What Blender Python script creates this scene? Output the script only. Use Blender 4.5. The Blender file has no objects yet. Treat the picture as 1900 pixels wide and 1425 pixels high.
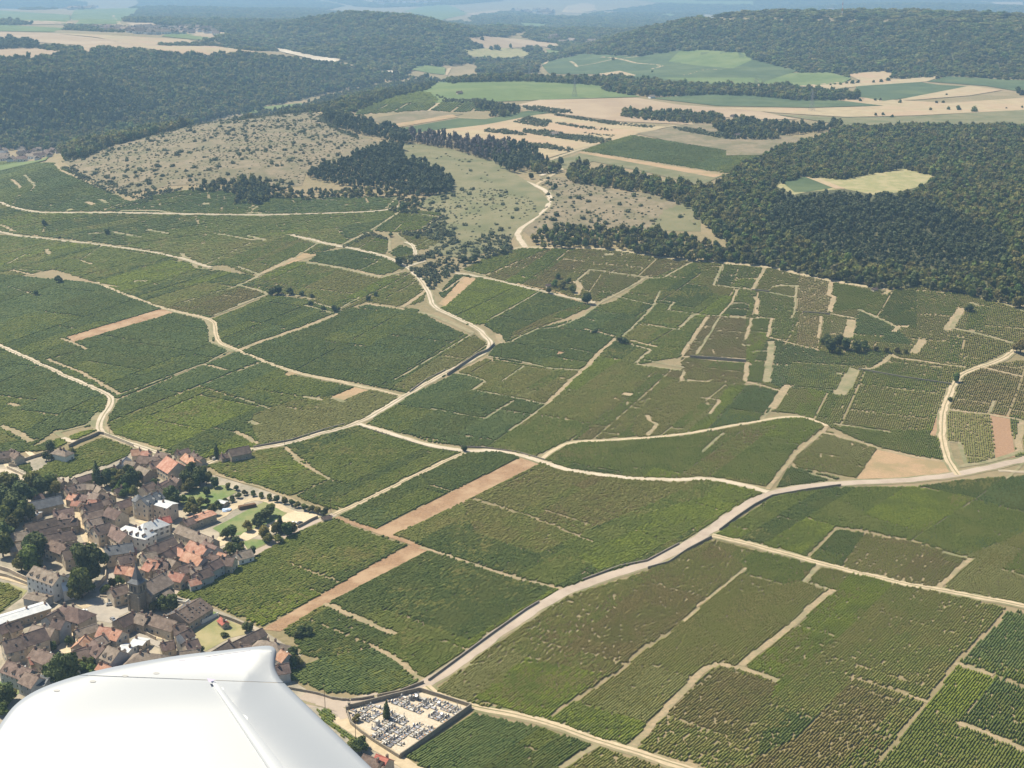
import bpy, math, random
import numpy as np
from mathutils import Vector, Matrix
from mathutils.geometry import delaunay_2d_cdt
rng = np.random.default_rng(7)
random.seed(7)
sc = bpy.context.scene
COL = sc.collection
R = math.radians
# ------------------------------------------------------------------ camera model (photo is 1900 x 1425)
F = 2580.0; CX, CY = 950.0, 712.5
PITCH = R(16.65); HC = 300.0
cp, sp = math.cos(PITCH), math.sin(PITCH)

def ray(px, py):
    x = (np.asarray(px, float) - CX) / F
    y = -(np.asarray(py, float) - CY) / F
    dx = x; dy = cp + y * sp; dz = -sp + y * cp
    return dx, dy, dz

def project(x, y, z):
    zz = z - HC
    depth = y * cp - zz * sp
    up = y * sp + zz * cp
    d = np.where(depth > 1, depth, np.nan)
    return CX + F * x / d, CY - F * up / d

def at_z(px, py, z):
    dx, dy, dz = ray(px, py)
    t = (z - HC) / dz
    return dx * t, dy * t

# ------------------------------------------------------------------ terrain from heights read off the photo
CTRL = """-300 1500 0;950 1500 0;2200 1500 0;0 1250 0;600 1250 0;1300 1250 0;1900 1250 0;0 1080 1;500 1080 1;950 1080 2;1500 1080 2;2100 1080 2
0 900 3;500 900 4;950 900 4;1400 900 5;1900 900 6;-200 900 2;2200 900 6;0 700 7;450 700 9;950 700 10;1400 700 12;1900 700 14;2200 700 14
-200 700 5;0 550 10;400 550 16;700 550 19;950 550 20;1400 550 27;1700 560 32;1900 590 32;2200 600 34;-200 520 6
0 470 12;300 470 22;600 470 28;800 490 28;1000 465 34;1350 490 38;1600 480 46;1900 480 50;2200 480 50
0 400 15;200 400 26;450 390 38;700 395 42;850 420 44;1000 410 52;1300 410 56;1900 400 60;2200 400 60
0 330 8;110 310 38;200 345 42;350 330 56;600 320 60;900 320 62;1300 330 63;1900 330 64;-150 330 0;2200 300 68
150 285 42;350 232 60;500 215 66;650 250 70;1000 250 70;1300 250 70;1900 250 72;620 205 72;900 200 74;1200 200 72;1600 200 72;1900 200 74;2200 200 76
700 178 72;850 152 74;1100 156 74;1300 168 73;1600 170 73;1900 160 76;2300 150 78
40 290 -4;-150 290 -6;200 258 2;330 228 6;480 200 12;600 170 20;700 142 30;820 138 34
0 240 20;200 190 50;0 170 75;400 160 45;0 110 104;200 95 106;400 98 96;550 102 82;-200 110 104;-200 60 104;560 130 52
0 85 108;250 80 106;0 65 106;250 60 100;420 70 92;0 45 94;300 40 92;0 20 20;300 15 20;0 0 -20;-300 10 10
640 118 40;720 128 36;600 100 48;500 75 66;520 45 100;600 33 134;700 28 144;800 46 122;880 70 84;930 82 52;780 90 78;650 70 105;840 115 40
960 100 40;1020 90 40;900 130 42;1000 130 50;1060 110 55;650 10 -60;800 12 -60;960 45 0;900 0 -60;600 0 -50;1000 60 10;1000 10 -50
1080 102 60;1100 88 72;1150 70 98;1200 53 126;1300 41 150;1500 44 155;1700 50 153;1900 58 150;2300 68 150;1250 110 68;1400 130 74;1600 136 76;1900 150 78
1150 25 -60;1400 25 -60;1700 36 -30;1900 44 -20;1200 0 -40;1500 -2 0;1700 8 10;1900 14 20;2300 10 20;1560 12 10;1300 8 -40"""
pts = []
for tok in CTRL.replace('\n', ';').split(';'):
    a, b, c = map(float, tok.split())
    X, Y = at_z(a, b, c)
    pts.append((float(X), float(Y), c))
for ang in range(-180, 181, 20):
    for rr, zz in ((13000, -60), (20000, -80)):
        pts.append((rr * math.sin(R(ang)), rr * math.cos(R(ang)), zz))
for ang in (40, 70, 100, 140, 180, -140, -100, -70, -40):
    for rr, zz in ((900, 0), (3500, 30 if abs(ang) < 80 else 0)):
        pts.append((rr * math.sin(R(ang)), rr * math.cos(R(ang)), zz))
pts.append((0, 0, 0)); pts.append((0, 250, 0))
P = np.array(pts)
def kern(d, dist): return np.sqrt(d * d + (60 + 0.035 * dist) ** 2)
pd = np.hypot(P[:, 0], P[:, 1])
D = np.hypot(P[:, None, 0] - P[None, :, 0], P[:, None, 1] - P[None, :, 1])
A = kern(D, pd[None, :])
n = len(P)
M = np.zeros((n + 1, n + 1)); M[:n, :n] = A - 0.0; M[:n, n] = 1; M[n, :n] = 1
M[:n, :n] -= np.eye(n) * 12.0
wts = np.linalg.lstsq(M, np.concatenate([P[:, 2], [0]]), rcond=None)[0]

def vnoise(x, y, s, seed=0):
    """smooth value noise in numpy"""
    x = np.asarray(x) / s; y = np.asarray(y) / s
    xi = np.floor(x).astype(np.int64); yi = np.floor(y).astype(np.int64)
    fx = x - xi; fy = y - yi
    fx = fx * fx * (3 - 2 * fx); fy = fy * fy * (3 - 2 * fy)
    def h(a, b):
        n_ = (a * 374761393 + b * 668265263 + seed * 1274126177) & 0xffffffff
        n_ = ((n_ ^ (n_ >> 13)) * 1274126177) & 0xffffffff
        return ((n_ ^ (n_ >> 16)) & 0xffff) / 65535.0
    return (h(xi, yi) * (1 - fx) + h(xi + 1, yi) * fx) * (1 - fy) + (h(xi, yi + 1) * (1 - fx) + h(xi + 1, yi + 1) * fx) * fy

def rawh(x, y):
    out = np.full(x.shape, wts[n])
    for i in range(n):
        out += wts[i] * kern(np.hypot(x - P[i, 0], y - P[i, 1]), pd[i])
    d = np.hypot(x, y)
    amp = np.clip((d - 2300) / 1500, 0, 1)
    out += amp * ((vnoise(x, y, 420, 3) - .5) * 16 + (vnoise(x, y, 150, 4) - .5) * 7)
    return out

fine = np.arange(-30, 30.001, 0.25)
ANG = np.concatenate([np.arange(-180, -60, 6), np.arange(-60, -30, 1), fine, np.arange(31, 60, 1), np.arange(60, 180.01, 6)])
RAD = np.concatenate([[0.5, 20, 60], 100 * 1.0125 ** np.arange(0, 428)])
ga, gr = np.meshgrid(R(1) * ANG, RAD)
GX = gr * np.sin(ga); GY = gr * np.cos(ga)
GZ = rawh(GX, GY)
LR = np.log(RAD)
def H(x, y):
    x = np.asarray(x, float); y = np.asarray(y, float)
    a = np.degrees(np.arctan2(x, y)); r = np.hypot(x, y)
    j = np.clip(np.searchsorted(ANG, a) - 1, 0, len(ANG) - 2)
    i = np.clip(np.searchsorted(RAD, r) - 1, 0, len(RAD) - 2)
    fa = (a - ANG[j]) / (ANG[j + 1] - ANG[j]); fr = np.clip((r - RAD[i]) / (RAD[i + 1] - RAD[i]), 0, 1)
    return (GZ[i, j] * (1 - fa) + GZ[i, j + 1] * fa) * (1 - fr) + (GZ[i + 1, j] * (1 - fa) + GZ[i + 1, j + 1] * fa) * fr

def hit(px, py, dh=0.0):
    """where the photo ray through (px,py) meets the terrain raised by dh -> x,y,z"""
    px = np.atleast_1d(np.asarray(px, float)); py = np.atleast_1d(np.asarray(py, float))
    dx, dy, dz = ray(px, py)
    ts = 250 * 1.012 ** np.arange(0, 350)
    best = np.full(px.shape, ts[-1]); done = np.zeros(px.shape, bool)
    prev = None
    for k, t in enumerate(ts):
        g = HC + dz * t - H(dx * t, dy * t) - dh
        if prev is not None:
            c = (~done) & (g <= 0)
            best[c] = (tp + (t - tp) * prev / np.where(prev - g == 0, 1, prev - g))[c]
            done |= c
            if done.all(): break
        prev = g; tp = t
    return dx * best, dy * best, HC + dz * best

# crops I measured in: origin and scale to photo pixels
Z = dict(A=(0, 780, .168421), B=(300, 780, .168421), C=(0, 1000, .168421), D=(260, 1000, .168421), E=(0, 1180, .168421),
         F=(600, 1260, .168421), G=(300, 1180, .210526), P=(0, 0, 1),
         a=(0, 480, .266667), b=(440, 380, .266667), c=(800, 420, .266667), d=(1200, 460, .266667), e=(1500, 500, .280702),
         f=(600, 900, .28075), g=(1000, 1025, .28075), h=(1400, 1025, .28075),
         i=(0, 0, .263158), j=(450, 0, .263158), k=(900, 0, .263158), l=(1400, 0, .263158),
         m=(0, 220, .263158), n=(450, 220, .263158), o=(900, 220, .263158), p=(1400, 220, .263158))
def zp(zone, s):
    ox, oy, k = Z[zone]
    v = [float(q) for q in s.replace(',', ' ').split()]
    return [(ox + v[q] * k, oy + v[q + 1] * k) for q in range(0, len(v), 2)]

# ------------------------------------------------------------------ mesh + object helpers
def tag(o, label=None, cat=None, group=None, kind=None):
    if label: o['label'] = label
    if cat: o['category'] = cat
    if group: o['group'] = group
    if kind: o['kind'] = kind
    return o
def np_mesh(name, V, faces_list, mats, midx=None, smooth=False):
    """V (N,3); faces_list = list of (M,k) int arrays"""
    me = bpy.data.meshes.new(name)
    V = np.asarray(V, np.float32)
    me.vertices.add(len(V)); me.vertices.foreach_set('co', V.ravel())
    tot = sum(f.size for f in faces_list); nf = sum(len(f) for f in faces_list)
    me.loops.add(tot); me.polygons.add(nf)
    me.loops.foreach_set('vertex_index', np.concatenate([f.ravel() for f in faces_list]).astype(np.int32))
    lens = np.concatenate([np.full(len(f), f.shape[1]) for f in faces_list]).astype(np.int32)
    st = np.concatenate([[0], np.cumsum(lens)[:-1]]).astype(np.int32)
    me.polygons.foreach_set('loop_start', st)
    try: me.polygons.foreach_set('loop_total', lens)
    except Exception: pass
    for m in mats: me.materials.append(m)
    if midx is not None: me.polygons.foreach_set('material_index', np.asarray(midx, np.int32))
    me.update(calc_edges=True)
    me.polygons.foreach_set('use_smooth', np.full(nf, smooth))
    me.validate()
    return me
def link(name, me, parent=None):
    o = bpy.data.objects.new(name, me); COL.objects.link(o)
    if parent: o.parent = parent
    return o
def empty(name, loc, rz=0):
    o = bpy.data.objects.new(name, None); COL.objects.link(o)
    o.location = loc; o.rotation_euler = (0, 0, rz); o.empty_display_size = .5
    return o
class MB:
    def __init__(s): s.v = []; s.f = []; s.m = []
    def add(s, vs, fs, mi=0):
        b = len(s.v); s.v += [tuple(q) for q in vs]
        for q in fs: s.f.append(tuple(b + w for w in q)); s.m.append(mi)
    def box(s, x0, x1, y0, y1, z0, z1, mi=0, M=None):
        vs = [(x, y, z) for z in (z0, z1) for y in (y0, y1) for x in (x0, x1)]
        if M is not None: vs = [tuple(M @ Vector(q)) for q in vs]
        s.add(vs, [(0, 2, 3, 1), (4, 5, 7, 6), (0, 1, 5, 4), (1, 3, 7, 5), (3, 2, 6, 7), (2, 0, 4, 6)], mi)
    def tube(s, p, q, r0, r1, n=6, mi=0, cap=True):
        p = Vector(p); q = Vector(q); d = (q - p).normalized()
        a = d.orthogonal().normalized(); b = d.cross(a)
        vs = []
        for c, r in ((p, r0), (q, r1)):
            for k in range(n):
                t = 2 * math.pi * k / n; vs.append(c + a * math.cos(t) * r + b * math.sin(t) * r)
        fs = [(k, (k + 1) % n, n + (k + 1) % n, n + k) for k in range(n)]
        if cap: fs += [tuple(range(n))[::-1], tuple(range(n, 2 * n))]
        s.add(vs, fs, mi)
    def mesh(s, name, mats, smooth=False):
        me = bpy.data.meshes.new(name); me.from_pydata(s.v, [], s.f)
        for m in mats: me.materials.append(m)
        me.polygons.foreach_set('material_index', s.m)
        me.polygons.foreach_set('use_smooth', [smooth] * len(s.f))
        me.update(); return me
    def build(s, name, mats, parent=None, smooth=False):
        return link(name, s.mesh(name, mats if isinstance(mats, (list, tuple)) else [mats], smooth), parent)

# ------------------------------------------------------------------ materials
def mat(name, c1, c2, s1=1.0, c3=None, s3=0.03, rough=.9, bump=0.0, bs=4.0, spec=.2, f3=.8, objrand=0.0, stretch=None, metallic=0, wave=None, transl=0):
    m = bpy.data.materials.new(name); m.use_nodes = True
    N = m.node_tree.nodes; L = m.node_tree.links
    b = N['Principled BSDF']; b.inputs['Roughness'].default_value = rough
    b.inputs['Specular IOR Level'].default_value = spec; b.inputs['Metallic'].default_value = metallic
    geo = N.new('ShaderNodeNewGeometry'); pos = geo.outputs['Position']
    if stretch:
        tc = N.new('ShaderNodeTexCoord'); mp = N.new('ShaderNodeMapping'); mp.inputs['Scale'].default_value = stretch
        L.new(tc.outputs['Object'], mp.inputs['Vector']); pos = mp.outputs['Vector']
    def noise(s, det=4):
        q = N.new('ShaderNodeTexNoise'); q.inputs['Scale'].default_value = s; q.inputs['Detail'].default_value = det
        q.inputs['Roughness'].default_value = .65
        L.new(pos, q.inputs['Vector']); return q.outputs['Fac']
    def ramp(fac, lo, hi):
        q = N.new('ShaderNodeMapRange'); q.inputs['From Min'].default_value = lo; q.inputs['From Max'].default_value = hi
        L.new(fac, q.inputs['Value']); return q.outputs['Result']
    def mix(f, a, c):
        q = N.new('ShaderNodeMix'); q.data_type = 'RGBA'
        if isinstance(f, float): q.inputs[0].default_value = f
        else: L.new(f, q.inputs[0])
        for sck, v in ((q.inputs[6], a), (q.inputs[7], c)):
            if isinstance(v, tuple): sck.default_value = (*v, 1)
            else: L.new(v, sck)
        return q.outputs[2]
    col = mix(ramp(noise(s1), .38, .62), c1, c2)
    if c3:
        q = N.new('ShaderNodeMath'); q.operation = 'MULTIPLY'; q.inputs[1].default_value = f3
        L.new(ramp(noise(s3, 3), .45, .62), q.inputs[0])
        col = mix(q.outputs[0], col, c3)
    if wave:
        w = N.new('ShaderNodeTexWave'); w.inputs['Scale'].default_value = wave[0]; w.inputs['Distortion'].default_value = 1.5
        w.bands_direction = wave[2] if len(wave) > 2 else 'X'
        L.new(pos, w.inputs['Vector'])
        q = N.new('ShaderNodeMath'); q.operation = 'MULTIPLY'; q.inputs[1].default_value = wave[1]; L.new(w.outputs['Fac'], q.inputs[0])
        col = mix(q.outputs[0], col, tuple(x * .45 for x in c1))
    if objrand:
        oi = N.new('ShaderNodeObjectInfo'); hs = N.new('ShaderNodeHueSaturation')
        q = N.new('ShaderNodeMapRange'); q.inputs['To Min'].default_value = 1 - objrand; q.inputs['To Max'].default_value = 1 + objrand
        L.new(oi.outputs['Random'], q.inputs['Value']); L.new(q.outputs['Result'], hs.inputs['Value'])
        ml = N.new('ShaderNodeMath'); ml.operation = 'MULTIPLY_ADD'; ml.inputs[1].default_value = 7.31; ml.inputs[2].default_value = 0
        fr = N.new('ShaderNodeMath'); fr.operation = 'FRACT'; L.new(oi.outputs['Random'], ml.inputs[0]); L.new(ml.outputs[0], fr.inputs[0])
        q2 = N.new('ShaderNodeMapRange'); q2.inputs['To Min'].default_value = .5 - objrand * .07; q2.inputs['To Max'].default_value = .5 + objrand * .07
        L.new(fr.outputs[0], q2.inputs['Value']); L.new(q2.outputs['Result'], hs.inputs['Hue'])
        L.new(col, hs.inputs['Color']); col = hs.outputs['Color']
    L.new(col, b.inputs['Base Color'])
    if bump:
        bp = N.new('ShaderNodeBump'); bp.inputs['Strength'].default_value = bump; bp.inputs['Distance'].default_value = .3
        L.new(noise(bs), bp.inputs['Height']); L.new(bp.outputs['Normal'], b.inputs['Normal'])
    if transl:
        tr = N.new('ShaderNodeBsdfTranslucent'); L.new(col, tr.inputs['Color']); mx = N.new('ShaderNodeMixShader'); mx.inputs[0].default_value = transl
        L.new(b.outputs[0], mx.inputs[1]); L.new(tr.outputs[0], mx.inputs[2]); L.new(mx.outputs[0], N['Material Output'].inputs['Surface'])
    return m
MT = {}
def defm(k, *a, **kw): MT[k] = mat(k, *a, **kw)
defm('ground', (.225, .18, .10), (.17, .145, .075), .25, (.26, .20, .12), .012, bump=.5, bs=1.5)
defm('dry_path', (.34, .255, .16), (.245, .20, .12), .5, (.18, .17, .09), .09, bump=.3, bs=2, f3=.55)
defm('grass_path', (.215, .195, .11), (.27, .22, .135), .4, (.145, .15, .07), .06)
defm('road', (.46, .385, .29), (.39, .325, .24), .25, (.50, .43, .34), .05, rough=.95)
defm('track', (.49, .395, .27), (.40, .32, .215), .35, (.34, .28, .18), .12, f3=.35, rough=.95)
defm('asphalt', (.36, .295, .235), (.315, .255, .205), .25, (.40, .33, .27), .04, rough=.9)
defm('square', (.34, .30, .255), (.29, .26, .225), .4, (.38, .335, .28), .06, rough=.9)
defm('soil', (.30, .19, .11), (.22, .135, .078), .8, (.36, .25, .155), .06, bump=.9, bs=1.2)
defm('pale_soil', (.37, .255, .15), (.30, .205, .12), .9, (.23, .185, .095), .05, bump=.6, bs=1.5)
defm('red_soil', (.31, .195, .118), (.25, .15, .09), .9, bump=.4)
defm('stubble', (.36, .29, .18), (.30, .24, .145), .05, (.36, .25, .165), .008, rough=1)
defm('pinkfield', (.33, .25, .165), (.29, .215, .145), .02, (.37, .29, .20), .004, rough=1)
defm('drygrass', (.225, .18, .118), (.165, .138, .085), .10, (.125, .118, .062), .03, f3=.75, rough=1)
defm('olivegrass', (.15, .145, .075), (.19, .168, .095), .12, (.11, .118, .055), .03, rough=1)
defm('lawn', (.115, .17, .055), (.155, .19, .075), .4, (.22, .215, .10), .05, rough=1)
defm('drylawn', (.27, .245, .12), (.21, .21, .095), .2, (.33, .28, .155), .06, rough=1)
defm('crop', (.115, .155, .055), (.095, .13, .045), .05, (.15, .18, .07), .01, rough=1)
defm('crop2', (.070, .098, .045), (.055, .080, .035), .03, (.10, .125, .055), .008, rough=1)
defm('gravel', (.56, .46, .32), (.48, .39, .27), .6, (.46, .37, .25), .15, f3=.4, rough=1)
defm('cemgravel', (.52, .45, .35), (.43, .37, .29), 1.2, (.37, .31, .23), .5, f3=.5, rough=1)
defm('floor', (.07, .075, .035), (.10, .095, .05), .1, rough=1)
defm('vground', (.30, .26, .205), (.22, .20, .15), .3, (.40, .34, .26), .06, rough=1)
defm('quarry', (.56, .49, .40), (.40, .34, .26), .02, rough=1)
# vines: g lush, k dark, o olive, s sparse/brown, y yellow green, u blue green
def vmat(k, a, b, c): MT['v' + k] = mat('vine_' + k, a, b, .9, c, .045, rough=.7, f3=.75, spec=.2, transl=.42)
vmat('g', (0.122, 0.161, 0.027), (0.235, 0.259, 0.053), (0.227, 0.243, 0.058))
vmat('k', (0.091, 0.128, 0.029), (0.171, 0.204, 0.047), (0.167, 0.186, 0.043))
vmat('o', (0.156, 0.185, 0.037), (0.295, 0.290, 0.077), (0.281, 0.253, 0.077))
vmat('s', (0.171, 0.179, 0.040), (0.327, 0.290, 0.097), (0.228, 0.234, 0.056))
vmat('y', (0.174, 0.223, 0.027), (0.296, 0.322, 0.050), (0.174, 0.207, 0.040))
vmat('u', (0.103, 0.150, 0.043), (0.189, 0.230, 0.065), (0.189, 0.223, 0.065))
vmat('p', (0.209, 0.215, 0.064), (0.352, 0.328, 0.118), (0.255, 0.253, 0.082))
vmat('b', (0.191, 0.168, 0.048), (0.308, 0.251, 0.096), (0.209, 0.210, 0.053))
MT['leaf'] = mat('leaf', (0.101, 0.112, 0.028), (0.182, 0.179, 0.050), .9, (0.226, 0.203, 0.065), .014, rough=.7, objrand=.42, f3=.6, transl=.35)
MT['leaf2'] = mat('leaf2', (.080, .12, .025), (.13, .17, .04), .9, (.15, .17, .05), .15, rough=.7, objrand=.3, f3=.5, transl=.3)
MT['leaf_dark'] = mat('leaf_dark', (.062, .086, .026), (.115, .138, .045), .9, rough=.75, objrand=.25, transl=.2)
MT['pine'] = mat('pine', (.056, .072, .030), (.105, .118, .052), .9, rough=.8, objrand=.25, transl=.15)
MT['deadpine'] = mat('deadpine', (.13, .105, .09), (.19, .15, .13), .9, rough=.9, objrand=.2)
MT['scrub'] = mat('scrub', (.070, .085, .034), (.115, .125, .055), .9, (.10, .10, .05), .05, rough=.85, objrand=.25)
MT['leaf3'] = mat('leaf3', (.085, .085, .035), (.140, .130, .055), .9, rough=.75, objrand=.3, transl=.3)
MT['bark'] = mat('bark', (.09, .07, .05), (.14, .11, .08), 3)
HAZE_D = 1.0e-4; EXPO = 0.76
# ------------------------------------------------------------------ ground sheet
nr, na = GZ.shape
V = np.stack([GX, GY, GZ], -1).reshape(-1, 3)
ii, jj = np.meshgrid(np.arange(nr - 1), np.arange(na - 1), indexing='ij')
q = (ii * na + jj)
g = link('ground', np_mesh('ground', V, [np.stack([q, q + 1, q + na + 1, q + na], -1).reshape(-1, 4)[:, ::-1]], [MT['ground']], smooth=True))
tag(g, 'dry tan earth under the whole wine country', kind='structure')

def smooth_line(pts, it=2):
    for _ in range(it):
        out = [pts[0]]
        for a, b in zip(pts[:-1], pts[1:]):
            out.append((a[0] * .75 + b[0] * .25, a[1] * .75 + b[1] * .25)); out.append((a[0] * .25 + b[0] * .75, a[1] * .25 + b[1] * .75))
        out.append(pts[-1]); pts = out
    return pts
def to_world(pts):
    a = np.array(pts); x, y, z = hit(a[:, 0], a[:, 1]); return np.stack([x, y], -1)
def resample(w, step):
    out = [w[0]]
    for a, b in zip(w[:-1], w[1:]):
        L = np.hypot(*(b - a)); k = max(1, int(math.ceil(L / step)))
        for i in range(1, k + 1): out.append(a + (b - a) * i / k)
    return np.array(out)
def strip_sides(w, wid):
    d = np.zeros_like(w); d[1:-1] = w[2:] - w[:-2]; d[0] = w[1] - w[0]; d[-1] = w[-1] - w[-2]
    d /= np.maximum(np.hypot(d[:, 0], d[:, 1])[:, None], 1e-6)
    nrm = np.stack([-d[:, 1], d[:, 0]], -1)
    jit = (vnoise(w[:, 0], w[:, 1], 7, 9) - .5)[:, None] * .42 * min(wid, 4)
    return w + nrm * (wid / 2 + jit), w - nrm * (wid / 2 - jit)
_lift = [0]
def lift(x, y):
    return .07 + 1.4e-4 * np.hypot(x, y)
def strip(name, w, wid, mk, label, extra=0, kind='structure'):
    a, b = strip_sides(w, wid)
    cols = [a, a * .5 + b * .5, b]
    _lift[0] += 1
    V = []
    for c in cols:
        V.append(np.stack([c[:, 0], c[:, 1], H(c[:, 0], c[:, 1]) + lift(c[:, 0], c[:, 1]) + .0041 * (_lift[0] % 17) + extra], -1))
    n_ = len(w); V = np.concatenate(V)
    k = np.arange(n_ - 1)
    fs = [np.stack([k, k + 1, k + 1 + n_, k + n_], -1), np.stack([k + n_, k + 1 + n_, k + 1 + 2 * n_, k + 2 * n_], -1)]
    f = np.concatenate(fs)
    o = link(name, np_mesh(name, V, [f[:, ::-1]], [MT[mk]], smooth=True))
    tag(o, label, kind=kind); return o

# ------------------------------------------------------------------ label map of the land (photo pixels, padded)
X0, Y0, X1, Y1 = -400, -60, 2300, 1800
LAB = np.zeros((Y1 - Y0, X1 - X0), np.int16)
def inside(px, py, poly):
    r = np.zeros(px.shape, bool); n_ = len(poly)
    for k in range(n_):
        x1, y1 = poly[k]; x2, y2 = poly[(k + 1) % n_]
        if y1 == y2: continue
        c = ((y1 > py) != (y2 > py)) & (px < (x2 - x1) * (py - y1) / (y2 - y1) + x1)
        r ^= c
    return r
def fill(poly, val):
    p = np.array(poly); x0, y0 = np.floor(p.min(0)).astype(int) - 1; x1, y1 = np.ceil(p.max(0)).astype(int) + 1
    x0 = max(x0, X0); y0 = max(y0, Y0); x1 = min(x1, X1 - 1); y1 = min(y1, Y1 - 1)
    if x1 <= x0 or y1 <= y0: return
    gx, gy = np.meshgrid(np.arange(x0, x1 + 1), np.arange(y0, y1 + 1))
    m_ = inside(gx.astype(float), gy.astype(float), poly)
    LAB[y0 - Y0:y1 + 1 - Y0, x0 - X0:x1 + 1 - X0][m_] = val
def fill_strip(w, wid, val=0):
    a, b = strip_sides(w, wid)
    pa = np.stack(project(a[:, 0], a[:, 1], H(a[:, 0], a[:, 1])), -1); pb = np.stack(project(b[:, 0], b[:, 1], H(b[:, 0], b[:, 1])), -1)
    for k in range(len(w) - 1):
        poly = [tuple(pa[k]), tuple(pa[k + 1]), tuple(pb[k + 1]), tuple(pb[k])]
        if np.isnan(np.array(poly)).any(): continue
        fill(poly, val)

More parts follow.
